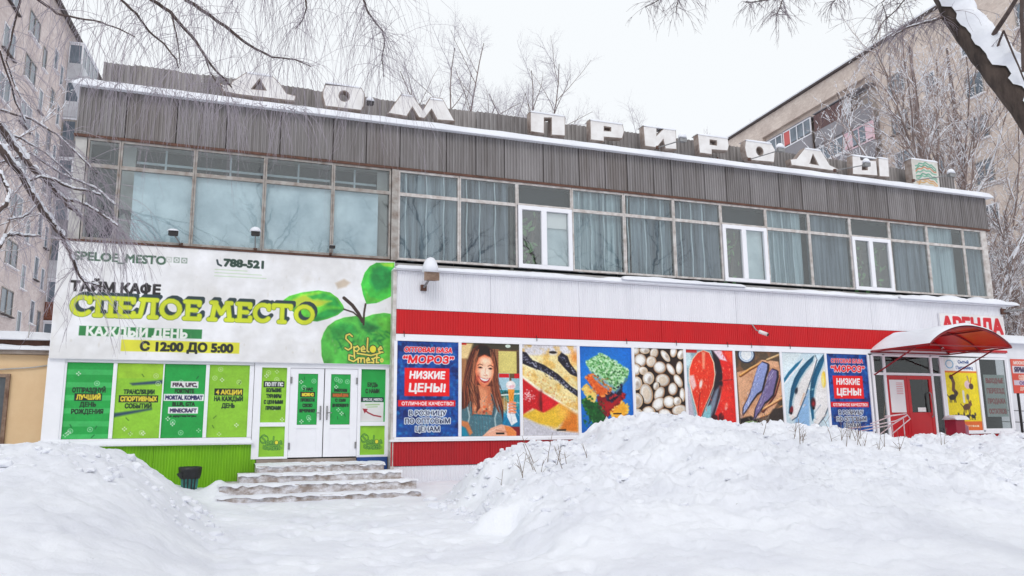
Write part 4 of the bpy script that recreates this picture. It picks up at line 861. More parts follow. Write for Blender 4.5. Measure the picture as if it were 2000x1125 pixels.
for k in range(16): A.ell(R.uniform(486, 580), R.uniform(405, 460), 9, 6, R.choice([(226, 118, 76), (150, 54, 44), (244, 190, 150), (84, 134, 124)]), R.uniform(0, 3), 2, .7)
for k in range(6): S([(488 + k * 17, 470), (494 + k * 17, 575)], 2.5, (84, 160, 178), 1.5, .6)
hair = [(520, 56), (490, 70), (462, 110), (444, 160), (430, 220), (418, 300), (410, 370), (414, 430), (440, 420), (462, 380), (500, 400), (496, 450), (520, 420), (512, 350), (500, 290), (600, 300), (606, 350), (640, 440), (652, 500), (656, 430), (640, 350), (628, 280), (626, 200), (612, 130), (590, 84), (556, 62)]
A.poly(hair, (92, 50, 38), 2); A.poly([(515, 58), (560, 62), (594, 100), (590, 140), (560, 112), (520, 118), (496, 150), (486, 120)], (44, 30, 26), 5); 
for k in range(120):
    sd = R.random() < .62; x0_ = R.uniform(470, 520) if sd else R.uniform(570, 606); x1_ = x0_ - R.uniform(15, 56) if sd else x0_ + R.uniform(0, 24)
    y0_ = R.uniform(80, 170); S([(x0_, y0_), ((x0_ + x1_) / 2 - (6 if sd else -6), y0_ + 80), (x1_, y0_ + 160), (x1_ + R.uniform(-6, 40), y0_ + R.uniform(220, 300))], R.uniform(1.2, 3.4), R.choice([(164, 84, 58), (196, 124, 88), (52, 28, 24), (128, 62, 44), (38, 24, 22), (216, 150, 112)]), 1.5, .7)
face = [(498, 168), (512, 134), (545, 116), (580, 130), (598, 170), (600, 215), (590, 256), (566, 290), (542, 302), (520, 290), (500, 256), (490, 215)]
A.poly(face, (226, 132, 96), 2); A.poly([(508, 170), (530, 132), (574, 136), (592, 176), (592, 226), (574, 268), (546, 286), (520, 262), (506, 220)], (246, 184, 150), 9); A.ell(548, 222, 34, 40, (255, 228, 210), .1, 14, .9); A.ell(552, 152, 26, 16, (255, 224, 200), .1, 10, .9); A.ell(505, 250, 10, 26, (196, 92, 70), .2, 8, .8)
S([(506, 178), (518, 170), (534, 176)], 4, (92, 50, 42)); S([(566, 182), (580, 176), (594, 184)], 4, (92, 50, 42)); A.ell(520, 190, 12, 5, (84, 50, 48), .08, 1.5); A.ell(580, 196, 11, 5, (84, 50, 48), .08, 1.5); A.ell(521, 190, 4, 4, (20, 16, 20), 0, 1); A.ell(580, 196, 4, 4, (20, 16, 20), 0, 1); S([(508, 196), (520, 198), (532, 194)], 2, (206, 130, 110), 1.5, .8)
S([(552, 196), (548, 226), (558, 232)], 3, (216, 142, 116), 2, .9); S([(540, 234), (552, 238), (562, 234)], 3, (176, 92, 74), 1.5, .8)
A.poly([(510, 242), (530, 250), (556, 256), (580, 250), (566, 274), (545, 280), (524, 268)], (190, 48, 56), 1.5); A.poly([(516, 246), (534, 253), (556, 258), (574, 253), (560, 267), (542, 269), (528, 262)], (250, 246, 242), 1); S([(506, 238), (510, 246)], 3, (150, 70, 56), 1.5); S([(536, 292), (552, 292)], 5, (214, 134, 104), 3, .7)
S([(505, 300), (516, 360), (500, 440)], 7, (110, 56, 42), 2, .9); S([(588, 290), (600, 360), (626, 440)], 9, (100, 50, 38), 2, .9); S([(592, 300), (606, 360), (634, 450)], 3, (190, 110, 80), 2, .9)
A.ell(700, 290, 28, 26, (244, 232, 230), 0, 2); A.ell(706, 298, 16, 10, (232, 190, 200), 0, 4); A.ell(694, 282, 12, 8, (255, 252, 250), 0, 3); A.poly([(682, 314), (722, 314), (714, 392), (690, 392)], (236, 160, 66), 1.5); S([(690, 330), (712, 380)], 2, (190, 112, 40)); S([(716, 330), (694, 380)], 2, (190, 112, 40))
A.poly([(678, 392), (706, 396), (738, 500), (702, 522), (676, 470)], (232, 238, 246), 1.5); S([(690, 420), (706, 500)], 3, (170, 186, 206), 2, .8)
for k in range(4): S([(690, 392 + k * 17), (706, 388 + k * 17), (726, 394 + k * 17)], 13, (238, 152, 116), 1.5); S([(690, 400 + k * 17), (724, 402 + k * 17)], 2, (166, 76, 54), 1.5, .8)
A.poly([(526, 585), (580, 536), (640, 514), (690, 524), (728, 556), (730, 585)], (238, 184, 160), 2); A.poly([(660, 522), (700, 530), (730, 560), (730, 585), (680, 585)], (228, 144, 88), 4); S([(560, 560), (640, 530)], 4, (250, 214, 196), 3, .8); S([(610, 545), (680, 560)], 3, (170, 100, 80), 2, .7); A.rect(610, 560, 660, 571, (26, 22, 22))
A.noise(90, .10, 3, 2)
panel(1, A, 'panel with a photo of a smiling long-haired woman in denim holding an ice cream')
# layered dessert
A = Art(PW, PH, 0.012, (236, 224, 190), (720, 75, 615, 975))
A.rect(700, 60, 1350, 200, (222, 220, 226)); A.poly([(720, 200), (1340, 160), (1340, 780), (1160, 700), (720, 430)], (238, 220, 166), 6); A.tint(9, (222, 178, 96), .7, 12, .5)
A.poly([(720, 180), (820, 190), (1340, 560), (1340, 640), (1000, 400), (720, 300)], (240, 232, 196), 5, .8)
A.poly([(720, 150), (770, 160), (830, 240), (960, 290), (1120, 390), (1260, 520), (1340, 570), (1340, 640), (1240, 570), (1100, 450), (940, 360), (820, 320), (720, 280)], (38, 34, 50), 2)
A.poly([(1120, 200), (1160, 150), (1230, 190), (1260, 270), (1330, 360), (1340, 420), (1260, 390), (1190, 320), (1120, 240)], (38, 34, 50), 2); A.ell(1065, 152, 44, 16, (54, 46, 44)); A.ell(1310, 200, 40, 60, (226, 150, 80), 0, 14)
for k in range(150):
    t_ = R.random(); A.ell(735 + t_ * 590, 215 + t_ * 372 + R.gauss(0, 20), R.uniform(5, 11), R.uniform(3, 7), R.choice([(150, 154, 176), (20, 18, 30), (90, 92, 120), (200, 204, 216)]), R.uniform(0, 3), 1.5, .7)
for k in range(50): t_ = R.random(); A.ell(1150 + t_ * 160 + R.uniform(-26, 26), 190 + t_ * 190, R.uniform(5, 11), R.uniform(3, 7), R.choice([(150, 154, 176), (20, 18, 30), (200, 204, 216)]), R.uniform(0, 3), 1.5, .7)
for k in range(120):
    t_ = R.random(); A.ell(780 + t_ * 540, 400 + t_ * 330 + R.gauss(0, 36), R.uniform(6, 16), R.uniform(4, 9), R.choice([(250, 240, 206), (214, 160, 80), (196, 120, 60), (240, 214, 150)]), R.uniform(0, 3), 2, .5)
A.stroke([(720, 420), (900, 560), (1110, 690), (1340, 830)], 30, (246, 238, 214), 3)
A.poly([(720, 440), (900, 575), (1125, 705), (1040, 800), (920, 810), (830, 760), (720, 830)], (196, 24, 38), 4)
A.stroke([(925, 580), (905, 700), (920, 800)], 20, (120, 16, 30), 8, .8)
for k in range(90): A.ell(R.uniform(725, 1080), R.uniform(600, 810), 6, 3, R.choice([(240, 70, 70), (150, 10, 26), (255, 130, 110)]), R.uniform(0, 3), 1.5, .5)
A.poly([(925, 585), (912, 700), (925, 800), (940, 700)], (70, 8, 20), 4, .8); A.poly([(930, 600), (1100, 710), (950, 790)], (222, 44, 56), 8, .8)
for k in range(50): A.ell(790 + R.gauss(0, 28), 620 + R.gauss(0, 34), 6, 6, (240, 216, 214), 0, 2, .8)
A.poly([(720, 830), (860, 770), (950, 810), (1125, 710), (1200, 770), (1190, 880), (1100, 960), (900, 930), (720, 850)], (228, 190, 70), 5); A.poly([(1125, 710), (1330, 830), (1335, 1050), (1120, 990), (1190, 850)], (214, 130, 52), 8); A.ell(1170, 800, 60, 60, (240, 190, 90), 0, 20)
A.poly([(720, 850), (900, 930), (1100, 1000), (1340, 1020), (1340, 1060), (720, 1060)], (206, 206, 216), 6); A.rect(1090, 985, 1195, 1003, (30, 26, 26)); A.noise(60, .14, 4)
panel(2, A, 'panel with a photo of a cut fruit dessert, red strawberries under cream')
# frozen vegetables on blue
A = Art(PW, PH, 0.012, (18, 104, 190), (8, 95, 570, 960), 0.03)
A.ell(290, 500, 300, 420, (40, 140, 220), 0, 90, .8)
A.poly([(45, 690), (130, 640), (300, 820), (330, 1000), (200, 980), (90, 800)], (30, 92, 44), 4)
A.poly([(45, 560), (90, 510), (200, 620), (170, 700), (110, 670)], (238, 206, 120), 4); A.poly([(200, 640), (300, 620), (480, 590), (510, 640), (400, 800), (310, 870), (220, 760)], (132, 20, 36), 4); A.poly([(240, 700), (400, 640), (500, 620), (380, 780), (310, 850)], (176, 30, 40), 14, .8)
A.poly([(300, 620), (470, 510), (470, 600), (370, 690), (320, 680)], (38, 32, 60), 4); A.poly([(350, 800), (480, 700), (550, 760), (500, 870), (400, 890)], (236, 176, 60), 4)
A.poly([(80, 430), (160, 400), (350, 550), (340, 600), (260, 640), (200, 600), (130, 500)], (226, 112, 52), 4)
A.poly([(90, 260), (240, 170), (400, 250), (545, 350), (530, 420), (400, 570), (300, 520), (180, 420), (100, 300)], (172, 216, 176), 4)
A.poly([(100, 300), (180, 400), (380, 530), (400, 570), (300, 530), (180, 430)], (120, 150, 190), 8, .8)
for k in range(420):
    a_, b_ = R.random(), R.random(); x_ = 100 + a_ * 290 + b_ * 145; y_ = 270 + a_ * 250 - b_ * 95 * (1 - a_) - b_ * 165 * a_
    A.ell(x_ + R.uniform(-10, 10), y_ + R.uniform(-10, 10), 13, 7, R.choice([(96, 160, 92), (196, 232, 190), (70, 136, 72), (224, 244, 220), (140, 196, 130)]), R.uniform(0, 3), 2, .85)
def crumbs(poly_, n, r0, r1, cols, j=1.0):
    for k in range(n):
        t_ = R.random() * len(poly_); i_ = int(t_); f_ = t_ - i_; a_, b_ = poly_[i_], poly_[(i_ + 1) % len(poly_)]
        A.ell(a_[0] + (b_[0] - a_[0]) * f_ + R.gauss(0, 3) * j, a_[1] + (b_[1] - a_[1]) * f_ + R.gauss(0, 3) * j, R.uniform(r0, r1), R.uniform(r0, r1) * .7, R.choice(cols), R.uniform(0, 3), 2, .9)
A.poly([(110, 320), (190, 420), (300, 520), (400, 580), (392, 612), (300, 560), (180, 460), (116, 360)], (126, 158, 196), 3); A.poly([(400, 575), (530, 425), (540, 460), (410, 610)], (90, 128, 150), 3)
for k in range(240):
    x_, y_ = R.uniform(90, 545), R.uniform(170, 570); _p = [(90, 260), (240, 170), (400, 250), (545, 350), (530, 420), (400, 570), (300, 520), (180, 420), (100, 300)]; i2 = False
    for q_ in range(9):
        (xa, ya), (xb, yb) = _p[q_], _p[(q_ + 1) % 9]
        if (ya > y_) != (yb > y_) and x_ < (xb - xa) * (y_ - ya) / (yb - ya) + xa: i2 = not i2
    if i2: A.ell(x_, y_, 12, 7, R.choice([(70, 130, 66), (216, 242, 206), (120, 180, 110), (48, 96, 56)]), R.uniform(0, 3), 1.5, .8)
crumbs([(90, 260), (240, 170), (400, 250), (545, 350), (530, 420), (400, 570), (300, 520), (180, 420), (100, 300)], 150, 8, 15, [(150, 200, 150), (210, 236, 204), (96, 150, 100)])
crumbs([(80, 430), (160, 400), (350, 550), (340, 600), (260, 640), (200, 600), (130, 500)], 90, 8, 16, [(236, 130, 60), (250, 166, 96), (190, 80, 36)])
crumbs([(45, 690), (130, 640), (300, 820), (330, 1000), (200, 980), (90, 800)], 110, 8, 14, [(40, 110, 54), (20, 76, 40), (80, 150, 76)])
crumbs([(45, 560), (90, 510), (200, 620), (170, 700), (110, 670)], 40, 8, 14, [(246, 220, 140), (222, 180, 90)])
crumbs([(240, 700), (400, 640), (500, 620), (380, 780), (310, 850)], 90, 8, 16, [(150, 24, 36), (200, 44, 50), (110, 14, 30)], 3)
crumbs([(350, 800), (480, 700), (550, 760), (500, 870), (400, 890)], 70, 8, 15, [(244, 190, 70), (226, 150, 40), (250, 214, 120)], 2)
crumbs([(300, 620), (470, 510), (470, 600), (370, 690), (320, 680)], 60, 7, 14, [(30, 24, 50), (60, 54, 90), (20, 18, 36)], 2)
for k in range(60): A.ell(R.uniform(110, 320), R.uniform(440, 600), 12, 7, R.choice([(246, 160, 90), (200, 80, 40)]), .6, 2, .5)
for k in range(70): A.ell(R.uniform(60, 280), R.uniform(700, 960), 12, 8, R.choice([(50, 130, 60), (16, 66, 36)]), R.uniform(0, 3), 2, .6)
A.rect(380, 820, 470, 836, (60, 40, 30)); A.noise(50, .1, 4)
panel(3, A, 'blue panel with a stack of frozen vegetable blocks, peas on top')
# clams
A = Art(PW, PH, 0.0115, (52, 34, 26), (20, 78, 290, 500), 0.03)
SH = [(30, 92, 26, 30, 0), (85, 92, 30, 20, 0), (140, 105, 25, 33, .3), (255, 95, 20, 34, .2), (300, 110, 22, 30, .4), (60, 150, 36, 40, 0), (122, 156, 30, 34, .3), (206, 122, 40, 19, .95), (172, 190, 38, 37, 0), (30, 205, 34, 36, 0), (76, 212, 26, 24, .5), (237, 200, 40, 20, 1.0), (288, 190, 20, 40, .1), (105, 255, 33, 39, .2), (188, 265, 43, 39, 0), (280, 268, 42, 22, 1.1), (35, 285, 34, 40, 0), (247, 316, 28, 38, .1), (92, 345, 38, 60, -.15), (150, 300, 16, 24, .3), (168, 345, 28, 46, .45), (304, 350, 16, 42, 0), (38, 385, 34, 44, 0), (162, 405, 34, 46, .7), (225, 392, 37, 36, 0), (272, 388, 24, 26, .4), (284, 440, 46, 32, -.2), (105, 450, 38, 32, 0), (40, 470, 34, 40, 0), (200, 462, 40, 30, .3), (70, 520, 40, 34, .2), (150, 520, 42, 34, -.2), (240, 520, 44, 36, .1), (310, 510, 30, 40, 0)]
for n_, (a_, b_, rx_, ry_, ro) in enumerate(SH):
    A.ell(a_ + 3, b_ + 4, rx_ + 4, ry_ + 4, (26, 14, 10), ro, 1.5); A.ell(a_, b_, rx_, ry_, [(196, 160, 124), (216, 190, 160), (166, 128, 98)][n_ % 3], ro, 1.2); A.ell(a_ - 1, b_ - 1, rx_ - 5, ry_ - 5, (188, 180, 172), ro, 1.5); A.ell(a_ - 3, b_ - 3, rx_ * .72, ry_ * .72, (238, 236, 232), ro, 5); A.ell(a_ - 6, b_ - 6, rx_ * .4, ry_ * .4, (255, 255, 254), ro, 6)
    if n_ % 3 == 1: A.ell(a_ + rx_ * .2, b_ + ry_ * .15, rx_ * .3, ry_ * .42, (150, 132, 120), ro, 5, .7)
    if n_ % 4 == 2: A.ell(a_, b_, rx_ * .55, ry_ * .6, (196, 170, 140), ro, 4, .5)
A.noise(90, .08, 6, 2); panel(4, A, 'panel covered with a photo of whitish clam shells')
# salmon steaks
A = Art(PW, PH, 0.012, (154, 182, 194), (320, 85, 286, 495), 0.05)
A.ell(335, 140, 22, 46, (206, 230, 238), 0, 5); A.rect(310, 75, 390, 104, (196, 52, 50)); A.poly([(320, 300), (345, 310), (380, 500), (330, 560)], (196, 190, 206), 5); A.poly([(320, 330), (334, 340), (340, 440), (326, 450)], (70, 60, 90), 5)
A.poly([(478, 85), (520, 85), (556, 200), (552, 280), (530, 360), (505, 440), (470, 560), (425, 500), (490, 330), (508, 220)], (46, 30, 42), 3); A.poly([(500, 330), (528, 300), (500, 420), (470, 500), (440, 480)], (130, 140, 158), 6)
A.poly([(515, 85), (612, 80), (640, 585), (500, 580), (498, 470), (530, 380), (548, 300), (545, 210)], (216, 48, 42), 3); A.poly([(486, 86), (540, 86), (575, 150), (530, 140)], (232, 208, 222), 4); A.poly([(560, 86), (604, 84), (606, 170), (580, 140)], (236, 84, 60), 5)
A.stroke([(527, 270), (606, 260)], 4, (120, 26, 28), 2); A.ell(568, 420, 10, 22, (246, 216, 210), .2, 3); A.poly([(530, 300), (600, 290), (615, 420), (540, 440)], (230, 66, 48), 8, .6); A.ell(496, 492, 20, 22, (74, 16, 26), 0, 3); A.ell(536, 486, 17, 26, (92, 20, 30), 0, 3)
A.poly([(440, 430), (476, 410), (470, 540), (420, 520)], (142, 194, 204), 3)
st_ = [(430, 84), (468, 98), (495, 158), (503, 230), (492, 300), (466, 364), (436, 430), (414, 486), (404, 510), (394, 480), (380, 420), (360, 350), (342, 275), (342, 200), (362, 140), (394, 100)]
A.poly([(x + 4, y + 3) for x, y in st_], (60, 40, 44), 2); A.poly(st_, (238, 224, 200), 1.5); A.poly([(425 + (x - 425) * .93, 280 + (y - 280) * .975) for x, y in st_], (226, 68, 44), 2)
for k in range(150):
    a_, b_ = R.uniform(352, 490), R.uniform(100, 470)
    if abs(a_ - 422) < 66 * math.sin(math.pi * min(1, max(0, (b_ - 84) / 420))) + 2: A.ell(a_, b_, R.uniform(3, 9), R.uniform(1.5, 3.5), R.choice([(250, 160, 128), (250, 120, 84), (196, 36, 26), (238, 90, 60), (255, 200, 180)]), R.uniform(1, 2.1), 1.5, .6)
for k in range(70): A.ell(R.uniform(535, 615), R.uniform(100, 520), R.uniform(3, 9), R.uniform(1.5, 3.5), R.choice([(246, 120, 90), (170, 24, 26), (236, 80, 56), (250, 180, 160)]), R.uniform(1, 2.1), 1.5, .55)
A.poly([(420, 96), (440, 96), (438, 200), (424, 200)], (248, 176, 150), 4, .8); A.poly([(344, 240), (372, 236), (388, 300), (366, 330), (350, 290)], (240, 216, 218), 5, .85); A.ell(414, 290, 9, 26, (250, 226, 220), .15, 3); A.stroke([(410, 340), (402, 400), (398, 470)], 5, (130, 30, 26), 2, .85)
A.noise(90, .12, 5, 2)
panel(5, A, 'panel with a photo of bright orange salmon steaks')
# dried fish on board
A = Art(PW, PH, 0.012, (86, 74, 60), (608, 92, 266, 488), 0.045)
A.poly([(622, 220), (700, 200), (770, 140), (870, 150), (900, 330), (820, 470), (640, 520)], (216, 170, 138), 3); A.rect(730, 92, 880, 142, (96, 82, 68)); A.tint(9, (170, 118, 84), .5, 3, .5)
A.ell(678, 112, 50, 52, (34, 50, 86), 0, 2); A.ell(678, 112, 43, 45, (214, 228, 240), 0, 1.5); A.ell(678, 112, 36, 38, (110, 140, 180), 0, 1.5); A.ell(678, 113, 33, 35, (236, 242, 250), 0, 3)
for p_, w_, c_, d_ in (([(640, 238), (700, 196), (764, 160)], 15, (204, 146, 78), (110, 64, 30)), ([(800, 140), (872, 108)], 12, (206, 176, 130), (110, 84, 60)), ([(876, 240), (842, 350), (770, 450)], 16, (138, 62, 48), (66, 28, 26)), ([(892, 366), (810, 415), (730, 462)], 14, (224, 172, 118), (120, 70, 44)), ([(890, 420), (800, 470), (752, 486)], 12, (206, 142, 92), (90, 50, 36))):
    A.stroke([(x + 2, y + 5) for x, y in p_], w_, d_, 2); A.stroke(p_, w_ * .8, c_, 2); A.stroke([(x, y - 2) for x, y in p_], w_ * .25, (246, 214, 170), 2, .8)
A.poly([(830, 440), (910, 420), (920, 590), (760, 590), (790, 500)], (64, 54, 50), 5); A.poly([(620, 500), (700, 480), (760, 520), (740, 590), (620, 590)], (40, 34, 32), 5)
f1 = [(748, 176), (774, 150), (810, 162), (807, 195), (792, 242), (778, 292), (768, 328), (736, 350), (702, 396), (672, 442), (648, 474), (652, 430), (684, 370), (706, 310), (726, 240)]
f2 = [(812, 216), (832, 192), (864, 202), (864, 242), (848, 300), (834, 352), (802, 386), (780, 402), (756, 442), (732, 474), (712, 506), (722, 440), (750, 380), (782, 310)]
for f_, c_, hi in ((f1, (150, 162, 208), (226, 232, 248)), (f2, (126, 114, 156), (206, 200, 226))):
    A.poly([(x + 6, y + 7) for x, y in f_], (34, 24, 34), 3); A.poly(f_, (50, 44, 70), 1.5); cx__ = sum(p[0] for p in f_) / len(f_); cy__ = sum(p[1] for p in f_) / len(f_)
    A.poly([(cx__ + (x - cx__) * .9 , cy__ + (y - cy__) * .96) for x, y in f_], c_, 1.5); t0_, t1_ = f_[1], f_[-5]
    for k in range(60):
        u_ = R.random(); a_ = t0_[0] + (t1_[0] - t0_[0]) * u_ + R.gauss(0, 11); b_ = t0_[1] + 14 + (t1_[1] - t0_[1]) * u_ + R.gauss(0, 6); A.stroke([(a_, b_), (a_ - 7, b_ + 14)], R.uniform(1.5, 3), R.choice([hi, hi, (84, 80, 120), (180, 176, 214), (250, 250, 255)]), 1.5, .6)
A.noise(90, .16, 5, 3)
panel(6, A, 'panel with a photo of two purplish dried fish on a board beside a dish')
# mackerel
A = Art(PW, PH, 0.012, (206, 224, 234), (872, 100, 262, 485), 0.06)
A.poly([(990, 300), (1040, 330), (1040, 580), (940, 580), (960, 480)], (150, 186, 222), 6); A.poly([(872, 100), (1000, 100), (940, 190), (885, 240)], (222, 234, 240), 8)
b0 = [(1010, 130), (985, 150), (930, 210), (890, 262), (888, 300), (930, 250), (980, 190), (1016, 150)]
A.poly(b0, (230, 232, 236), 2); A.poly([(1004, 136), (960, 170), (915, 220), (888, 262), (890, 286), (925, 236), (975, 180)], (14, 112, 146), 2)
be2 = [(1078, 110), (1090, 138), (1064, 222), (1034, 304), (1014, 366), (988, 428), (962, 490), (930, 512), (916, 480), (920, 400), (934, 320), (955, 258), (990, 198), (1034, 148)]
bk2 = [(1074, 112), (1030, 150), (985, 200), (950, 260), (930, 320), (919, 400), (914, 470), (926, 476), (938, 392), (956, 324), (984, 262), (1022, 204), (1066, 150)]
be3 = [(1138, 110), (1150, 260), (1160, 420), (1130, 490), (1090, 540), (1064, 520), (1044, 420), (1046, 330), (1060, 262), (1090, 180)]
bk3 = [(1134, 104), (1100, 150), (1074, 210), (1054, 270), (1044, 340), (1044, 420), (1056, 520), (1068, 500), (1064, 400), (1074, 320), (1094, 250), (1122, 186), (1142, 130)]
for be, bk in ((be2, bk2), (be3, bk3)):
    A.poly([(x + 5, y + 4) for x, y in be], (64, 80, 100), 3); A.poly(be, (232, 230, 230), 1.5); A.poly([(x + 9, y + 3) for x, y in bk], (170, 196, 206), 5, .8); A.poly(bk, (10, 100, 132), 1.5)
    n2 = len(bk) // 2
    for k in range(34):
        t_ = k / 34 * (n2 - 1.01); j_ = int(t_); f_ = t_ - j_; x_ = bk[j_][0] * (1 - f_) + bk[j_ + 1][0] * f_; y_ = bk[j_][1] * (1 - f_) + bk[j_ + 1][1] * f_; A.stroke([(x_ + 2, y_), (x_ + 13, y_ + 4)], 2.4, (8, 40, 58), 1.2, .8)
    for k in range(26): q_ = R.choice(be[2:9]); A.ell(q_[0] + R.uniform(2, 26), q_[1] + R.uniform(-20, 20), R.uniform(3, 9), R.uniform(2, 5), R.choice([(196, 206, 214), (240, 214, 206), (170, 180, 196), (250, 250, 252)]), R.uniform(0, 3), 2, .5)
A.ell(962, 334, 9, 20, (40, 50, 66), .2, 3); A.ell(931, 452, 11, 24, (120, 26, 40), .15, 3); A.ell(930, 470, 6, 8, (16, 14, 20)); A.ell(1064, 408, 15, 32, (74, 26, 38), 0, 4); A.ell(1066, 412, 8, 14, (150, 40, 52), 0, 3); A.ell(1066, 440, 8, 9, (12, 12, 16)); A.stroke([(985, 420), (1010, 350)], 5, (214, 160, 120), 4, .8)
A.ell(1132, 262, 15, 50, (240, 206, 86), 0, 2); A.ell(1128, 272, 8, 36, (250, 234, 160), 0, 3); A.stroke([(1070, 470), (1110, 420)], 4, (120, 140, 160), 3, .7)
A.noise(90, .10, 5, 2)
panel(7, A, 'panel with a photo of blue-backed mackerel with a slice of lemon')
frost_text_panel('second blue price panel with red box lettering, beside the red entrance door', 8, 0.013)
# pet panel and window paper
t = thing('pet_panel', (20.75, YB, 1.36), 'yellow pet shop panel with small animal photos and a white heading', 'picture panel')
A = Art(1.30, 2.13, 0.013, (244, 222, 24)); A.rect(-.1, -.1, 1.4, .40, (236, 238, 242)); A.rect(-.1, .40, 1.4, .45, (232, 120, 40)); A.rect(-.1, 1.87, 1.4, 2.2, (232, 110, 40)); A.text('ветаптека', .75, 1.99, .05, (250, 230, 200), .006, fit=.8)
A.ell(.25, .2, .16, .13, (120, 176, 214), ring=.03); A.text('Сытый', .80, .13, .085, (30, 60, 130), .008, fit=.42); A.text('Питомец', .82, .30, .085, (30, 60, 130), .008, fit=.66)
def beast(cx_, cy_, s_, c_, c2):
    A.ell(cx_, cy_, .13 * s_, .075 * s_, c_, R.uniform(-.5, .5)); A.ell(cx_ + .12 * s_, cy_ - .07 * s_, .06 * s_, .055 * s_, c2); A.ell(cx_ + .09 * s_, cy_ - .13 * s_, .02 * s_, .035 * s_, c_); A.ell(cx_ + .15 * s_, cy_ - .13 * s_, .02 * s_, .035 * s_, c_)
    for k in (-.09, -.04, .05, .09): A.stroke([(cx_ + k * s_, cy_ + .03 * s_), (cx_ + k * s_ * 1.2, cy_ + .13 * s_)], .03 * s_, c_)
    A.stroke([(cx_ - .12 * s_, cy_), (cx_ - .19 * s_, cy_ - .07 * s_)], .025 * s_, c_)
A.stroke([(.28, .60), (.34, .75), (.30, .95), (.42, 1.05)], .12, (110, 72, 50)); A.ell(.26, .58, .08, .07, (60, 44, 40)); A.ell(.88, .80, .12, .12, (232, 200, 206)); A.ell(1.02, .85, .09, .09, (84, 60, 50)); A.stroke([(.9, .55), (.95, .72)], .05, (180, 150, 110)); A.stroke([(1.05, .6), (1.0, .75)], .04, (200, 120, 40))
beast(.24, 1.17, 1.1, (44, 38, 36), (70, 56, 50)); A.stroke([(.68, 1.0), (.68, 1.3)], .08, (240, 238, 232)); A.ell(.84, 1.16, .06, .09, (120, 110, 100)); beast(.76, 1.45, 1.2, (96, 62, 44), (120, 80, 56))
for k in range(4): beast(.32 + .22 * k, 1.73, .7, R.choice([(60, 50, 44), (150, 110, 70), (40, 40, 44)]), (90, 70, 56))
A.noise(40, .08, 6); A.sheet('panel_print', 20.095, 3.49, YB, t)
t = thing('window_notice', (22.1, YB, 2.0), 'grey paper with four red lines inside the window right of the yellow pet panel', 'notice')
A = Art(0.86, 1.25, 0.014, (196, 204, 202))
for k, s_ in enumerate(('ВЫХОДНЫЕ', 'ПЕРЕЕЗД', 'ПРОДАЖА', 'ОСТАТКОВ')): A.text(s_, .43, .18 + .3 * k, .13, (186, 84, 84), .01, fit=.70)
A.sheet('notice_print', 21.68, 3.0, YB + 0.02, t)
t = thing('rental_sign', (21.4, YB - .05, 3.7), 'white rental sign with large red letters behind the red canopy', 'sign')
A = Art(2.62, 1.12, 0.014, (236, 234, 236)); A.rect(-.1, .78, 2.7, 1.0, (204, 26, 38)); A.text('т. 710251', 1.5, .89, .14, (240, 236, 236), .02, fit=1.9); A.rect(-.1, 1.05, 2.7, 1.2, (190, 26, 36)); A.text('АРЕНДА', 1.31, .33, .40, (214, 30, 44), .04, fit=2.4)
A.sheet('sign_face', 20.08, 4.79, YB - 0.06, t); b = MB(); b.box(20.08, 22.70, YB - .049, YB - .01, 3.67, 4.79); b.build('sign_box', M_WPVC, t)

# ------------------------------------------------------------------ red barrel canopy
M_CANR = mat('red_canopy_sheet', (210, 18, 28), 0.35, 0.3, 2, (180, 12, 22)); M_CANF = mat('dark_red_frame', (140, 24, 34), 0.5, 0.4, 4)
can = thing('entrance_canopy', (18.9, -1.1, 3.5), 'red barrel-vault canopy with snow on top over the red shop door', 'canopy')
CX0, CX1, CY0, CY1, CZ0, CRISE = 17.40, 20.35, -2.35, -0.36, 3.60, 0.50
def arch(t, y, dz=0.0, k=1.0):
    x = CX0 + (CX1 - CX0) * t; return (x, y, CZ0 + CRISE * (1 - (2 * t - 1) ** 2) ** 0.9 * k + dz)
b = MB(); N_ = 24
b.grid([[arch(i_ / N_, y_) for i_ in range(N_ + 1)] for y_ in np.linspace(CY1, CY0, 5)]); b.grid([[arch(i_ / N_, y_, 0.012) for i_ in range(N_ + 1)] for y_ in np.linspace(CY0, CY1, 5)])
b.build('canopy_sheet', M_CANR, can, smooth=True)
for y_ in (CY0, (CY0 + CY1) / 2, CY1):
    b = MB(); b.tube([arch(i_ / N_, y_, -0.02) for i_ in range(N_ + 1)], 0.022, 6); b.tube([(CX0, y_, CZ0 - .03), (CX1, y_, CZ0 - .03)], 0.02, 6); b.build('canopy_arch', M_CANF, can, smooth=True)
for t_ in (0.0, 0.33, 0.67, 1.0):
    b = MB(); p_ = arch(t_, 0); b.tube([(p_[0], CY0, p_[2] - .03), (p_[0], CY1, p_[2] - .03)], 0.02, 6); b.build('canopy_purlin', M_CANF, can)
for xx in (CX0 + .05, CX1 - .05):
    b = MB(); b.tube([(xx, CY0 + 0.5, CZ0 - .04), (xx, CY1, 2.93)], 0.022, 6); b.build('canopy_brace', M_CANF, can)
b = MB(); rows = []
for j_, y_ in enumerate(np.linspace(CY0 - .02, CY1 + .04, 22)):
    rows.append([(lambda p_, h_: (p_[0] + 0.0, p_[1], p_[2] + h_))(arch(i_ / 40, y_), 0.014 + (0.08 * min(1, (i_ / 40) * 6, (1 - i_ / 40) * 6) ** .6 * (0.75 + 0.6 * vnoise(np.array([i_ * .35]), np.array([j_ * .35]), 3)[0])) * (1 if 0 < j_ < 21 else 0.15)) for i_ in range(41)])
b.grid(rows); b.build('canopy_snow', M_SNOW, can, smooth=True)

# ------------------------------------------------------------------ steps up to the cafe doors
steps = thing('cafe_steps', (2, -0.8, 0.2), 'worn concrete steps under trodden snow in front of the white cafe doors', 'steps')
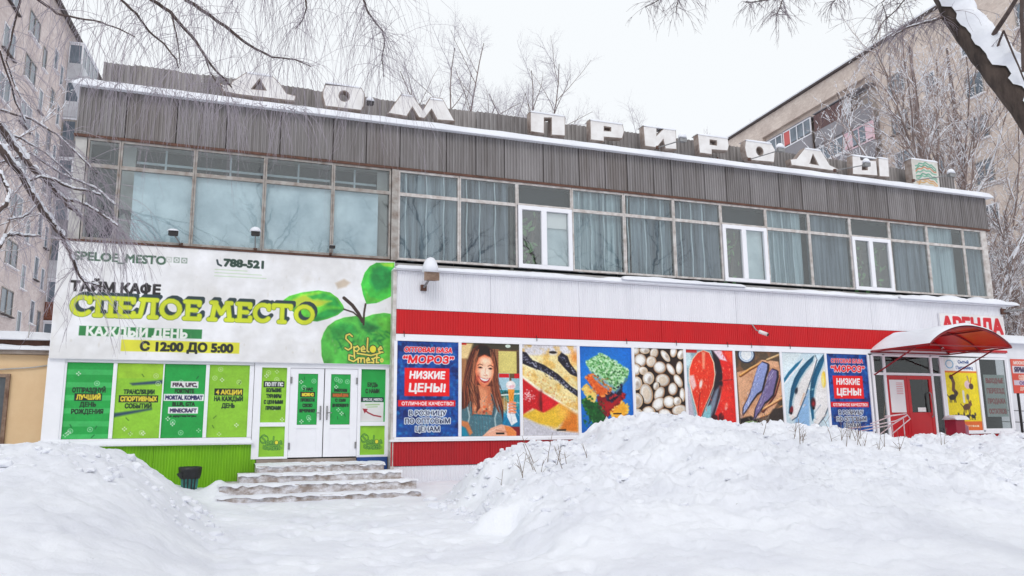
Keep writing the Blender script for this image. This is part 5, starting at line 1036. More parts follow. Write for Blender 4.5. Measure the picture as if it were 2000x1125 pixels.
# each step wraps the one above on three sides
ST = [(0.92, 3.45, -1.0, 0.83, 0.67), (0.58, 3.74, -1.33, 0.67, 0.52), (0.22, 3.98, -1.68, 0.5, 0.35), (0.19, 4.0, -2.0, 0.31, 0.15)]
for k, (x0, x1, yf, zt, zb_) in enumerate(ST):
    mb = MB(); n_ = 26
    fr = [(x0 + (x1 - x0) * t / n_, yf + 0.02 * (vnoise(np.array([t * .7]), np.array([k * 4.]), 5)[0] - .5), 0) for t in range(n_ + 1)]
    mb.grid([[(p[0], p[1], zb_ - .15) for p in fr], [(p[0], p[1] + 0.0, zt) for p in fr], [(p[0], -0.06, zt) for p in fr]])
    mb.grid([[(x0, -0.06, zb_ - .15), (x0, yf, zb_ - .15)], [(x0, -0.06, zt), (x0, yf, zt)]]); mb.grid([[(x1, yf, zb_ - .15), (x1, -0.06, zb_ - .15)], [(x1, yf, zt), (x1, -0.06, zt)]])
    so = mb.build('step', M_STEP, steps)
    mb = MB(); rows = []; dd = 0.34 if k else 1.0
    for j_ in range(9):
        f_ = j_ / 8
        rows.append([(p[0], yf - 0.035 * (1 - f_) * (1 if j_ < 2 else 0) + f_ * dd + 0.05 * (vnoise(np.array([t * .5]), np.array([k * 9. + 2]), 6)[0] - .5) * (1 - f_),
                      zt + (0.008 + 0.035 * vnoise(np.array([t * .33]), np.array([k * 5. + j_ * .7]), 8)[0] * min(1, 0.35 + f_ * 3)) + (-0.008 - 0.05 * vnoise(np.array([t * .45]), np.array([k * 3.]), 9)[0] if j_ == 0 else 0)) for t, p in enumerate([(x0 - .03 + (x1 - x0 + .06) * tt / (n_ * 3), 0) for tt in range(n_ * 3 + 1)])])
    mb.grid(rows); mb.build('step_snow', M_SNOWG, so, smooth=True)
    for sgn, xx in ():
        mb = MB(); snow_rows = []
        for j_ in range(8):
            yy = yf + (0.02 - yf - 0.08) * j_ / 7; hh = 0.03 + 0.04 * vnoise(np.array([j_ * .8]), np.array([k * 2. + sgn]), 4)[0]
            snow_rows.append([(xx + sgn * 0.30 * (1 if k < 3 else .4), yy, zb_ + 0.01), (xx + sgn * 0.12, yy, zb_ + 0.08), (xx + sgn * 0.02, yy, zt + hh * .4), (xx - sgn * 0.15, yy, zt + hh)])
        mb.grid(snow_rows); mb.build('step_snow', M_SNOWG, so, smooth=True)

# ------------------------------------------------------------------ litter bin by the green plinth
tb = thing('litter_bin', (-0.32, -0.85, 0.33), 'small teal litter bin lined with a black bag, below the green plinth', 'litter bin')
M_TEAL = mat('faded_teal_plastic', (54, 128, 124), 0.6, 0.8, 9, (36, 60, 60)); M_BAG = mat('black_bag', (24, 24, 28), 0.35, 0.3, 12, None, 0.8, 18)
b = MB(); cx_, cy_, z0 = -0.32, -0.85, 0.36
ring = lambda r, z, wob=0, n=20, sx=1.0: [(cx_ + r * sx * math.cos(a * 2 * math.pi / n) * (1 + wob * math.sin(a * 3.1)), cy_ + r * math.sin(a * 2 * math.pi / n), z + wob * 0.08 * math.sin(a * 2.3)) for a in range(n)]
def loft(mb, rs, cap0=True, cap1=False):
    n = len(rs[0]); mb.add([p for r in rs for p in r], [(i * n + k, i * n + (k + 1) % n, (i + 1) * n + (k + 1) % n, (i + 1) * n + k) for i in range(len(rs) - 1) for k in range(n)] + ([tuple(reversed(range(n)))] if cap0 else []) + ([tuple((len(rs) - 1) * n + k for k in range(n))] if cap1 else []))
loft(b, [ring(0.135, z0), ring(0.15, z0 + 0.12), ring(0.165, z0 + 0.30), ring(0.18, z0 + 0.42)]); b.build('bin_body', M_TEAL, tb, smooth=True)
for a_ in (-2.2, -1.75, -1.3, -0.9):
    b = MB(); b.tube([(cx_ + 0.14 * math.cos(a_), cy_ + 0.14 * math.sin(a_), z0 + .02), (cx_ + 0.178 * math.cos(a_), cy_ + 0.178 * math.sin(a_), z0 + .36)], 0.014, 5); b.build('bin_rib', M_BLACK, tb)
b = MB(); loft(b, [ring(0.185, z0 + 0.26, .05), ring(0.205, z0 + 0.33, .05), ring(0.215, z0 + 0.42, .04), ring(0.22, z0 + 0.475, .02), ring(0.19, z0 + 0.49, .03), ring(0.17, z0 + 0.40, .02), ring(0.05, z0 + .36)], False, True)
b.build('bin_bag', M_BAG, tb, smooth=True)
b = MB(); b.add([(cx_ - .24, cy_ - .08, z0 + .36), (cx_ - .15, cy_ - .17, z0 + .40), (cx_ - .12, cy_ - .16, z0 + .26), (cx_ - .2, cy_ - .1, z0 + .30)], [(0, 1, 2, 3)]); b.build('bag_corner', M_BAG, tb)

# ------------------------------------------------------------------ floodlights
def lamp(name, base, head, label, cat, grp, sc=1.0, snow=0.1, col=None):
    t = thing(name, base, label, cat, grp)
    d_ = Vector(head) - Vector(base)
    b = MB(); b.box(base[0] - .05 * sc, base[0] + .05 * sc, base[1] - .03, base[1] + .03, base[2] - .05 * sc, base[2] + .05 * sc); b.build('bracket', M_RUSTD, t)
    b = MB(); b.tube([base, Vector(base) + d_ * 0.5, head], 0.02 * sc, 6); b.build('arm', M_STEEL, t)
    h = Vector(head); b = MB()
    b.add([(h.x - .13 * sc, h.y - .07 * sc, h.z - .07 * sc), (h.x + .13 * sc, h.y - .07 * sc, h.z - .07 * sc), (h.x + .09 * sc, h.y + .1 * sc, h.z - .05 * sc), (h.x - .09 * sc, h.y + .1 * sc, h.z - .05 * sc),
           (h.x - .13 * sc, h.y - .07 * sc, h.z + .07 * sc), (h.x + .13 * sc, h.y - .07 * sc, h.z + .07 * sc), (h.x + .09 * sc, h.y + .1 * sc, h.z + .05 * sc), (h.x - .09 * sc, h.y + .1 * sc, h.z + .05 * sc)],
          [(0, 3, 2, 1), (4, 5, 6, 7), (0, 1, 5, 4), (1, 2, 6, 5), (2, 3, 7, 6), (3, 0, 4, 7)]); b.build('lamp_head', col or M_BLACK, t)
    b = MB(); c_ = Vector((h.x, h.y, h.z + .07 * sc)); rs = []
    for j_ in range(5):
        a_ = j_ / 4 * math.pi / 2; rr = 0.15 * sc * math.cos(a_) + 0.005; rs.append([(c_.x + rr * math.cos(k * .785) * (1 + .12 * math.sin(k * 2 + h.x)), c_.y + rr * .8 * math.sin(k * .785), c_.z + snow * math.sin(a_)) for k in range(8)])
    loft(b, rs, True, True); b.build('lamp_snow', M_SNOW, t, smooth=True); return t
FG = 'floodlights on arms along the roof edge'
for bx, hx, hzv, lb in [(10.88, 11.12, 8.87, 'floodlight arm crossing the И of the rooftop letters'), (13.84, 14.22, 8.96, 'floodlight arm reaching past the second О of the rooftop letters'), (16.85, 17.21, 8.87, 'floodlight arm in front of the Ы of the rooftop letters'), (19.87, 20.46, 8.9, 'rightmost floodlight arm, beside the rooftop emblem')]:
    lamp('floodlight', (bx, -0.16, 8.93), (hx, -1.0, hzv), lb, 'floodlight', FG, 0.8, 0.14, M_STEEL)
lamp('roof_lamp', (3.15, 0.1, 8.86), (3.18, 0.1, 9.22), 'small snow-capped lamp on the roof between the second and third letters', 'floodlight', FG, 0.7, 0.12)
lamp('banner_spotlight', (1.0 - 1.78, -0.08, 5.42), (-0.93, -0.3, 5.60), 'black spotlight above the left part of the cafe banner', 'spotlight', 'spotlights over the cafe banner', 0.75, 0.05)
lamp('banner_spotlight', (0.72, -0.08, 5.42), (0.70, -0.3, 5.72), 'spotlight with a round snow cap above the phone number of the banner', 'spotlight', 'spotlights over the cafe banner', 0.7, 0.11)
lamp('banner_spotlight', (2.34, -0.06, 5.44), (2.36, -0.15, 5.58), 'tiny bare spotlight at the foot of the last window post above the banner', 'spotlight', 'spotlights over the cafe banner', 0.5, 0.01)
lamp('wall_lamp', (4.42, YB - .04, 4.72), (4.50, YB - .38, 4.92), 'rusty wall lamp under a big lump of snow beside the apple', 'wall lamp', None, 1.35, 0.36, M_RUST)
lamp('wall_lamp', (22.75, YB - .04, 4.95), (23.35, YB - 1.0, 4.98), 'pale street-type lamp with long snow cap at the right corner of the shop', 'wall lamp', None, 1.7, 0.22, M_LET)
t = thing('security_camera', (13.5, YB - .05, 4.1), 'small security camera on a bent bracket on the red band', 'camera')
b = MB(); b.tube([(13.43, YB - .02, 4.20), (13.46, YB - .12, 4.05), (13.52, YB - .22, 3.98)], 0.018, 6); b.build('bracket', M_STEEL, t)
b = MB(); b.tube([(13.50, YB - .2, 4.0), (13.62, YB - .38, 3.90)], 0.05, 10); b.build('camera_body', M_LET, t, smooth=True)
b = MB(); b.tube([(13.62, YB - .385, 3.898), (13.635, YB - .40, 3.888)], 0.035, 10); b.build('lens', M_BLACK, t)

t = thing('green_bottle', (0, 0, 0), 'small green bottle stuck in the crest of the snow bank below the dried fish panel', 'bottle')
gx, gy = 10.75, -3.6; t.location = (gx, gy, hz(gx, gy)); b = MB()
b.tube([(gx - .13, gy, hz(gx, gy) + .03), (gx - .11, gy, hz(gx, gy) + .035), (gx + .07, gy, hz(gx, gy) + .06), (gx + .12, gy, hz(gx, gy) + .07), (gx + .17, gy, hz(gx, gy) + .075)], [.05, .06, .06, .025, .02], 10); b.build('bottle_glass', mat('green_glass', (120, 150, 90), .3), t, smooth=True)

# ------------------------------------------------------------------ handrails and bin by the red entrance
M_RAIL = mat('pinkish_handrail', (186, 150, 156), 0.5, 0.8, 6, (214, 210, 214))
rl = thing('entrance_handrail', (17.5, -1.9, 1.0), 'pale red ramp handrail with sloping end in front of the red door', 'handrail')
for pts in [[(13.321, -2.0, 1.35), (14.569, -2.0, 1.425), (15.546, -2.0, 1.505), (16.377, -2.0, 1.628), (16.786, -2.0, 1.769)], [(13.305, -2.0, 1.181), (14.24, -2.0, 1.292), (15.206, -2.0, 1.382), (16.213, -2.0, 1.526)], [(15.836, -2.0, 1.3), (16.3, -2.0, 1.551), (16.786, -2.0, 1.769), (16.878, -2.0, 1.678), (16.218, -2.0, 1.296)], [(16.038, -2.0, 1.745), (16.757, -2.0, 1.808), (16.878, -2.0, 1.678)], [(14.774, -2.8, 1.551), (15.461, -2.8, 1.742), (15.919, -2.8, 1.79)]]:
    b = MB(); b.tube(pts, 0.014, 6); b.build('rail', M_RAIL, rl)
for x_, y_, z_ in [(14.809, -2.0, 1.435), (16.253, -2.0, 1.577), (16.643, -2.0, 1.718)]:
    b = MB(); b.tube([(x_, y_, 0.6), (x_, y_, z_)], 0.014, 6); b.build('rail_post', M_RAIL, rl)
t = thing('red_bin', (20.0, -1.2, 1.0), 'dark red bin with snow on its lid right of the red door', 'litter bin')
bx_, by_ = (19.24,-1.30)
b = MB(); cx_, cy_ = bx_, by_; b.box(cx_ - .21, cx_ + .12, cy_ - .18, cy_ + .18, 0.4, 1.66); b.build('bin_body', mat('maroon_plastic', (150, 26, 52), .5, .4, 4), t)
for k in range(3): b = MB(); b.box(cx_ + .13 + k * .05, cx_ + .16 + k * .05, cy_ - .16, cy_ + .16, .5, 1.55 - .03 * k); b.build('bin_slat', mat('mauve_slat', (176, 120, 140), .6), t)
b = MB(); snow_strip(b, cx_ - .26, cx_ + .26, cy_ - .22, cy_ + .22, 1.665, 0.12, 5, 0.06); b.build('bin_snow', M_SNOW, t, smooth=True)

# ------------------------------------------------------------------ low ochre building on the left
M_OCH = mat('ochre_render', (228, 198, 158), 0.9, 0.5, 1.5, (212, 176, 134), 0.2, 20); M_GRYW = mat('dark_window', (86, 92, 98), 0.3, 0.5, 4)
lo = thing('ochre_annex', (-6, 1, 0), 'low ochre rendered annex with snowy parapet left of the shop', 'annex building')
b = MB(); b.box(-14, -3.0, 1.0, 9, -0.2, 3.12); b.build('wall', M_OCH, lo)
b = MB(); b.box(-14, -3.02, 0.86, 9.1, 3.125, 3.22); b.build('cornice', M_CONC, lo)
b = MB(); b.box(-14, -3.05, 0.95, 9.0, 3.225, 3.42); b.build('parapet', M_RUSTD, lo)
b = MB(); snow_strip(b, -14, -3.02, 0.80, 1.3, 3.222, 0.09, 3, .15, .6); snow_strip(b, -14, -3.04, 0.82, 9, 3.425, 0.32, 5, .2, .15, 10); b.build('roof_snow', M_SNOW, lo, smooth=True)
for k in range(5):
    b = MB(); b.box(-3.6 - k * .62, -3.585 - k * .62, 0.78, 0.815, 3.45, 3.74); b.build('parapet_joint', M_WALL, lo)
b = MB(); b.frame(-5.3, -3.88, 1.25, 2.72, 0.07, 0.93, 1.05); b.box(-4.6, -4.54, 0.95, 1.05, 1.32, 2.65); wo = b.build('window', M_RUST, lo)
b = MB(); b.box(-5.23, -3.95, 0.97, 0.985, 1.32, 2.65); b.build('pane', M_GRYW, wo)
b = MB(); b.tube([(-3.1, 0.97, 2.93), (-3.5, 0.96, 2.86), (-4.2, 0.96, 2.80)], 0.015, 5); b.build('cable', M_WALL, lo)
# ------------------------------------------------------------------ white annex on the right with a red notice
ra = thing('white_annex', (24, 0, 0), 'low white annex with snowy roof at the right end of the shop', 'annex building')
b = MB(); b.box(22.95, 34, 0.6, 8, -0.2, 4.1); b.build('wall', M_WCLAD, ra)
b = MB(); snow_strip(b, 22.9, 34, 0.4, 8, 4.1, 0.45, 5, .2, .2, 10); b.build('roof_snow', M_SNOW, ra, smooth=True)
t = thing('fair_notice', (23.9, 0.57, 2.8), 'red and white market notice on the white annex at the right edge', 'notice')
A = Art(1.1, 1.1, 0.015, (226, 80, 62)); A.rect(.06, .04, 1.2, .2, (232, 110, 90)); A.text('МОСКОВСКАЯ', .62, .12, .09, (240, 220, 214), .01, fit=.95); A.rect(.06, .22, 1.2, .46, (226, 220, 226)); A.text('ЯРМАРКА', .62, .34, .14, (70, 56, 90), .018, fit=.95); A.rect(.06, .68, 1.2, .84, (214, 200, 216)); A.text('ОДЕЖДА', .6, .58, .12, (240, 206, 190), .014, fit=.6); A.text('ОБУВЬ', .6, .76, .09, (120, 80, 130), .01, fit=.6); A.text('ДЛЯ ВСЕХ', .6, .94, .09, (240, 206, 190), .01, fit=.6)
A.sheet('notice_print', (24.030,3.618)[0], (24.027,3.602)[1], 0.585, t)
t = thing('iron_fence', (23.9, -0.6, 1), 'black iron post with thin rails at the right edge of the photo', 'fence')
pp = (23.772,0.255,2.487); pq = (23.759,0.246,1.424)
b = MB(); b.tube([(pp[0], pp[1], pp[2]), (pp[0], pp[1], 0.8)], 0.04, 8); b.build('fence_post', M_BLACK, t)
for dz in (0.1, 0.45):
    b = MB(); b.tube([(pp[0] - 1.2, pp[1], pq[2] + dz + .1), (pp[0] + 2.0, pp[1], pq[2] + dz)], 0.012, 5); b.build('fence_rail', M_BLACK, t)
# ------------------------------------------------------------------ apartment blocks behind
def mat_brick(name, a, b_, mort, sc):
    m = bpy.data.materials.new(name); m.use_nodes = True; n, l = m.node_tree.nodes, m.node_tree.links; p = n['Principled BSDF']; p.inputs['Roughness'].default_value = 0.9
    tc = n.new('ShaderNodeTexCoord'); sx_ = n.new('ShaderNodeSeparateXYZ'); cb = n.new('ShaderNodeCombineXYZ'); ad = n.new('ShaderNodeMath'); ad.operation = 'ADD'
    l.new(tc.outputs['Object'], sx_.inputs[0]); l.new(sx_.outputs[0], ad.inputs[0]); l.new(sx_.outputs[1], ad.inputs[1]); l.new(ad.outputs[0], cb.inputs[0]); l.new(sx_.outputs[2], cb.inputs[1])
    br = n.new('ShaderNodeTexBrick'); br.inputs['Scale'].default_value = sc; br.inputs['Color1'].default_value = tuple(lin(a)) + (1,); br.inputs['Color2'].default_value = tuple(lin(b_)) + (1,); br.inputs['Mortar'].default_value = tuple(lin(mort)) + (1,)
    br.inputs['Mortar Size'].default_value = 0.012; br.inputs['Bias'].default_value = 0.0; l.new(cb.outputs[0], br.inputs['Vector'])
    nz = n.new('ShaderNodeTexNoise'); nz.inputs['Scale'].default_value = 0.7; nz.inputs['Detail'].default_value = 7; l.new(tc.outputs['Object'], nz.inputs['Vector'])
    rp = n.new('ShaderNodeValToRGB'); rp.color_ramp.elements[0].position = .35; rp.color_ramp.elements[0].color = (.80, .78, .78, 1); rp.color_ramp.elements[1].position = .65; rp.color_ramp.elements[1].color = (1, 1, 1, 1); l.new(nz.outputs['Fac'], rp.inputs[0])
    mi = n.new('ShaderNodeMix'); mi.data_type = 'RGBA'; mi.blend_type = 'MULTIPLY'; mi.inputs[0].default_value = 1; l.new(br.outputs[0], mi.inputs[6]); l.new(rp.outputs[0], mi.inputs[7]); l.new(mi.outputs[2], p.inputs['Base Color'])
    return m
M_BRR = mat_brick('beige_brick', (230, 216, 206), (214, 198, 187), (206, 197, 190), 2.2); M_BRL = mat_brick('pinkish_brick', (234, 222, 219), (218, 202, 199), (212, 205, 203), 2.2)
M_BALG = mat('grey_balcony_panel', (146, 144, 150), .9, .6, .6, (124, 122, 128)); M_WINB = mat('far_window_glass', (128, 140, 152), 0.15, 0.8, .6, (70, 80, 92)); M_REDC = mat('red_curtain', (206, 106, 104), .9); M_PINKF = mat('pink_frame', (228, 196, 206), .6)
M_RBR = mat_brick('red_brown_brick', (140, 84, 64), (116, 66, 52), (150, 130, 120), 2.2); M_WOOD = mat('weathered_planks', (116, 88, 82), .9, 1, 3, (84, 72, 84), 0, 10, (6, 6, .5)); M_BWHT = mat('white_balcony_panel', (214, 216, 222), .7, .5, 1)
M_ROOFD = mat('dark_roof_edge', (80, 72, 72), .9)
def block_window(root, x, s0, s1, z0, z1, side, bars=1, fm=None, pm=None):
    """window on the long face (local x = x); side +1 faces +x, -1 faces -x"""
    b = MB(); w = 0.07; xo = x + side * 0.03; xi = x - side * 0.12; a, c = min(xo, xi), max(xo, xi)
    b.box(a, c, s0, s0 + w, z0, z1); b.box(a, c, s1 - w, s1, z0, z1); b.box(a, c, s0 + w, s1 - w, z0, z0 + w); b.box(a, c, s0 + w, s1 - w, z1 - w, z1)
    for k in range(bars): m_ = s0 + (s1 - s0) * (k + 1) / (bars + 1); b.box(a, c, m_ - .04, m_ + .04, z0 + w, z1 - w)
    f = b.build('window', fm or M_WPVC, root, local=True)
    p = MB(); xg = x - side * 0.02; p.box(min(xg, xg - side * .03), max(xg, xg - side * .03), s0 + w, s1 - w, z0 + w, z1 - w); p.build('pane', pm or M_WINB, f, local=True)
    p = MB(); p.box(min(x, x + side * .18), max(x, x + side * .18), s0 - .1, s1 + .1, z0 - .1, z0 - .03); p.build('sill', M_WPVC if R.random() < .7 else M_ROOFD, f, local=True)
def facade(root, cols, z0, z1, x, side, m, wall_t=0.35, y0=-60, y1=60):
    """wall with real recesses: solid strips around the column of openings; cols = list of (s0, s1, [(za, zb), ...])"""
    cols = sorted(cols); b = MB(); cur = y0; xa, xb = (x - wall_t, x) if side > 0 else (x, x + wall_t)
    for s0, s1, ops in cols:
        b.box(xa, xb, cur, s0, z0, z1); zc = z0
        for za, zb in sorted(ops): b.box(xa, xb, s0, s1, zc, za); zc = zb
        b.box(xa, xb, s0, s1, zc, z1); cur = s1
    b.box(xa, xb, cur, y1, z0, z1)
    # weld away internal seams by leaving them: same material, butted ends
    b.build('wall', m, root, local=True)
# right block: origin on its long face
rb = thing('apartment_block', (45, 31, 0), 'long beige brick apartment block with glazed balconies rising behind the right half of the shop', 'apartment block', 'brick apartment blocks behind the shop', -math.radians(3.3))
ZR = 29.1; rows_r = [(26.0 - 2.87 * k) for k in range(9)]      # heads
colsR = []
wins = []
for s0, s1, dz in ((-9.2, -7.6, 0.35), (-11.8, -10.9, -.9), (-15.4, -14.0, 0.4), (-19.6, -18.0, 0.4), (-24.6, -23, .3), (9.2, 10.8, .35), (13.5, 15, .35), (18, 19.6, .35), (24, 26, .35), (30, 32, .35)):
    ops = [(h + dz - 1.55 + 0.0, h + dz) for h in rows_r if h + dz > 5]
    colsR.append((s0, s1, ops)); wins += [(s0, s1, a, c) for a, c in ops]
colsR.append((-6.5, 7.6, [(3.0, 27.4)]))
facade(rb, colsR, 0, ZR, 0, -1, M_BRR, .35, -34, 46)
b = MB(); b.box(0.36, 12, -34, 46, 0, ZR - .02); b.build('wall', M_BRR, rb, local=True)
b = MB(); b.box(1.5, 1.6, -6.5, 7.6, 3, 27.4); b.build('loggia_wall', M_BRR, rb, local=True) if False else None
b = MB(); b.box(-0.25, 12.2, -34.1, 46.1, ZR, ZR + .14); b.build('roof', M_ROOFD, rb, local=True)
b = MB(); b.box(-0.2, 12.1, -34.05, 46.05, ZR + .145, ZR + .3); b.build('roof_snow', M_SNOW, rb, local=True)
for s0, s1, a, c in wins: block_window(rb, 0, s0 + .02, s1 - .02, a + .02, c - .02, -1, 1 if s1 - s0 > 1.2 else 0, M_WPVC if R.random() < .7 else M_OLDF)
for k in range(8):
    zf = 25.0 - 2.87 * k     # floor line of the balcony glazing
    if zf < 3: break
    for s0, s1, kind in ((-6.45, -3.42, 'a'), (-3.36, -0.1, 'b'), (0.3, 3.9, 'c'), (4.1, 7.5, 'd')):
        t_ = {0: {'a': 'open', 'b': 'wood', 'c': 'red', 'd': 'white'}, 1: {'a': 'pink', 'b': 'white', 'c': 'white', 'd': 'old'}}.get(k, {}).get(kind, R.choice(['white', 'old', 'white', 'wood']))
        b = MB(); b.box(-0.55, -0.45, s0, s1, zf - 1.25, zf - .02); b.box(-.44, .3, s0, s1, zf - 1.35, zf - 1.22); bal = b.build('balcony', M_BALG, rb, local=True)
        if t_ == 'wood':
            b = MB(); n_ = 9
            for q_ in range(n_): b.box(-.54, -.50, s0 + (s1 - s0) * q_ / n_ + .01, s0 + (s1 - s0) * (q_ + 1) / n_ - .01, zf, zf + 1.35)
            b.build('balcony_boards', M_WOOD, bal, local=True)
        elif t_ == 'open':
            b = MB(); b.box(-.52, -.48, s0 + 2.2, s1, zf, zf + 1.3); b.build('balcony_boards', M_BWHT, bal, local=True)
            b = MB(); b.box(-.52, -.46, s0 + .2, s0 + .3, zf, zf + 1.1); b.box(-.52, -.46, s0 + .2, s0 + 2.2, zf + .5, zf + .56); b.box(-.52, -.46, s0 + .2, s0 + 2.2, zf + 1.05, zf + 1.1); b.box(-.52, -.46, s0 + 1.2, s0 + 1.28, zf, zf + 1.1); b.build('balcony_frame', M_BALG, bal, local=True)
        else:
            b = MB(); nb = 4; w = .07
            for q_ in range(nb + 1): yy = s0 + (s1 - s0 - w) * q_ / nb; b.box(-.56, -.46, yy, yy + w, zf, zf + 1.35)
            b.box(-.57, -.45, s0, s1, zf - .02, zf + .08 + (.12 if t_ == 'white' else 0)); b.box(-.57, -.45, s0, s1, zf + 1.35, zf + 1.44)
            b.build('balcony_glazing_frame', {'white': M_WPVC, 'red': M_WPVC, 'pink': M_PINKF, 'old': M_OLDF}[t_], bal, local=True)
            for q_ in range(nb):
                ya = s0 + (s1 - s0 - w) * q_ / nb + w; yb_ = s0 + (s1 - s0 - w) * (q_ + 1) / nb
                b = MB(); b.box(-.52, -.50, ya, yb_, zf + .2, zf + 1.35); b.build('pane', M_REDC if (t_ == 'red' and q_ == 3) else (M_PINKF if (t_ == 'pink' and q_ in (0, 3)) else M_WINB), bal, local=True)
        b = MB(); b.box(-.6, .3, s0, s1, zf + 1.45, zf + 1.52); b.build('balcony_lintel', M_BALG, bal, local=True)
# left block
lb = thing('apartment_block', (-12, 43, 0), 'tall pinkish brick apartment block filling the left edge behind the shop', 'apartment block', 'brick apartment blocks behind the shop', -math.radians(5.0))
ZL = 32.25; colsL = []; wins = []
for s0, s1, dz in ((-9.0, -6.9, 0), (-4.9, -2.6, 0), (-1.6, -0.7, -1.0), (0.9, 1.9, .1), (-13.6, -11.6, 0), (-18, -16, 0), (2.6, 3.4, -.4)):
    ops = [(26.0 + 3.08 - 3.08 * k + dz - 1.65, 26.0 + 3.08 - 3.08 * k + dz) for k in range(9)]
    colsL.append((s0, s1, ops)); wins += [(s0, s1, a, c) for a, c in ops]
facade(lb, colsL, 0, ZL, 0, 1, M_BRL, .35, -22, 13.6)
b = MB(); b.box(-12, -0.36, -22, 13.6, 0, ZL - .02); b.build('wall', M_BRL, lb, local=True)
b = MB(); b.box(-12, .3, -22.1, 13.8, ZL, ZL + .22); b.build('roof', M_ROOFD, lb, local=True)
b = MB(); b.box(.305, .42, -22.1, 13.8, ZL - .5, ZL - .3); b.build('roof_edge_rail', M_ROOFD, lb, local=True)
for s0, s1, a, c in wins: block_window(lb, 0, s0 + .02, s1 - .02, a + .02, c - .02, 1, 1 if s1 - s0 > 1.2 else 0, M_WPVC if R.random() < .6 else M_OLDF)
bc = ['w', 'w', 'g', 'w', 'g', 'w', 'r', 'w', 'r', 'w']
for k in range(9):
    zf = 29.5 - 3.08 * k; m_ = {'w': M_BWHT, 'g': M_BALG, 'r': M_RBR}[bc[k]]
    b = MB(); b.box(.9, 1.0, 4.2, 9.0, zf - 1.25, zf); b.box(.02, .9, 4.2, 9.0, zf - 1.36, zf - 1.22); b.box(.02, .9, 4.15, 4.25, zf - 1.22, zf); bal = b.build('balcony', m_, lb, local=True)
    b = MB(); w = .08
    for q_ in range(5): yy = 4.2 + 4.72 * q_ / 4; b.box(.9, 1.0, yy, yy + w, zf, zf + 1.5)
    b.box(.88, 1.02, 4.2, 9.0, zf + 1.5, zf + 1.62); b.box(.02, .88, 4.2, 4.28, zf + 1.5, zf + 1.62); b.box(.02, .1, 4.2, 4.28, zf, zf + 1.5)
    b.build('balcony_glazing_frame', M_WPVC if k % 3 != 2 else M_OLDF, bal, local=True)
    b = MB(); b.box(.93, .96, 4.3, 8.9, zf, zf + 1.5); b.box(.1, .9, 4.22, 4.25, zf, zf + 1.5); b.build('pane', M_WINB, bal, local=True)
    b = MB(); b.box(.0, 1.06, 4.15, 9.05, zf - .03 + 1.66, zf + 1.74); b.build('balcony_snow', M_SNOW, bal, local=True)
t = thing('satellite_dish', (-14.277,63.314,35.044), 'small satellite dish on the top balcony of the left apartment block', 'satellite dish')
p_ = Vector(t.location); b = MB(); rs = [[(p_.x + .42 * r_ * math.cos(a * .6283), p_.y - .25 * (1 - r_ * r_), p_.z + .42 * r_ * math.sin(a * .6283)) for a in range(10)] for r_ in (0.1, .5, 1)]; loft(b, rs, True); b.build('dish', M_WPVC, t, smooth=True)
b = MB(); b.tube([(p_.x, p_.y, p_.z), (p_.x, p_.y - .6, p_.z - .1)], .03, 5); b.build('arm', M_STEEL, t)

# ------------------------------------------------------------------ trees
class Tree:
    def __init__(s, seed): s.r = random.Random(seed); s.thick = []; s.mid = []; s.thin = []; s.snow = []
def unit(r_): return Vector((r_.gauss(0, 1), r_.gauss(0, 1), r_.gauss(0, 1))).normalized()
def path(r_, p, d, L, n, wob, grav):
    pts = [Vector(p)]; d = Vector(d).normalized()
    for k in range(n):
        d = (d + unit(r_) * wob + Vector((0, 0, grav))).normalized(); pts.append(pts[-1] + d * (L / n))
    return pts
def grow(T, p, d, L, rad, lev, maxlev, spread=0.6, grav=0.0, wob=0.12, kids=(5, 5, 6), shrink=0.6, start=0.3, snow=False, endr=.35):
    r_ = T.r; n = 6 if lev < maxlev else 4
    pts = path(r_, p, d, L, n, wob, grav); rr = [rad * (1 - (1 - endr) * k / n) for k in range(n + 1)]
    (T.thick if lev == 0 else T.mid if rad > 0.02 else T.thin).append((pts, rr))
    if snow and rad > 0.006 and r_.random() < 0.85: T.snow.append((pts, rr))
    if lev >= maxlev: return
    nk = kids[min(lev, len(kids) - 1)]
    for k in range(nk):
        t = start + (1 - start) * (k + r_.random()) / nk; f = t * n; i_ = min(int(f), n - 1); q_ = pts[i_].lerp(pts[i_ + 1], f - i_)
        dd = (pts[i_ + 1] - pts[i_]).normalized(); sd_ = unit(r_); sd_ = (sd_ - dd * sd_.dot(dd)).normalized()
        nd = (dd * (1 - spread) + sd_ * spread + Vector((0, 0, 0.12))).normalized()
        grow(T, q_, nd, L * shrink * r_.uniform(.7, 1.1) * (1.15 - .45 * t), rr[i_] * r_.uniform(.45, .62), lev + 1, maxlev, spread, grav, wob * 1.15, kids, shrink, start, snow, endr)
def tubes(name, L_, m, par, n, kind=None, k=1.0):
    if not L_: return
    b = MB()
    for pts, rr in L_: b.tube(pts, [r_ * k for r_ in rr], n, cap=n > 3)
    return b.build(name, m, par, smooth=True, kind=kind)
def snowcaps(name, L_, par, up=0.6, k=0.9, minr=0.004, rnd=None):
    b = MB(); rnd = rnd or random.Random(3)
    for pts, rr in L_:
        for a, c, ra in zip(pts[:-1], pts[1:], rr):
            d_ = c - a; hz_ = math.hypot(d_.x, d_.y) / (d_.length + 1e-9)
            if hz_ < .35 or rnd.random() < .12: continue
            r_ = max(ra, minr); o_ = Vector((0, 0, r_ * up + r_ * .5)); w_ = r_ * k * rnd.uniform(.7, 1.15)
            b.tube([a + o_ * .8, a.lerp(c, .3) + o_ * rnd.uniform(.9, 1.2), a.lerp(c, .7) + o_ * rnd.uniform(.9, 1.2), c + o_ * .7], [w_ * .6, w_, w_ * rnd.uniform(.8, 1.1), w_ * .6], 5)
    if b.v: b.build(name, M_SNOW, par, smooth=True, kind='stuff')
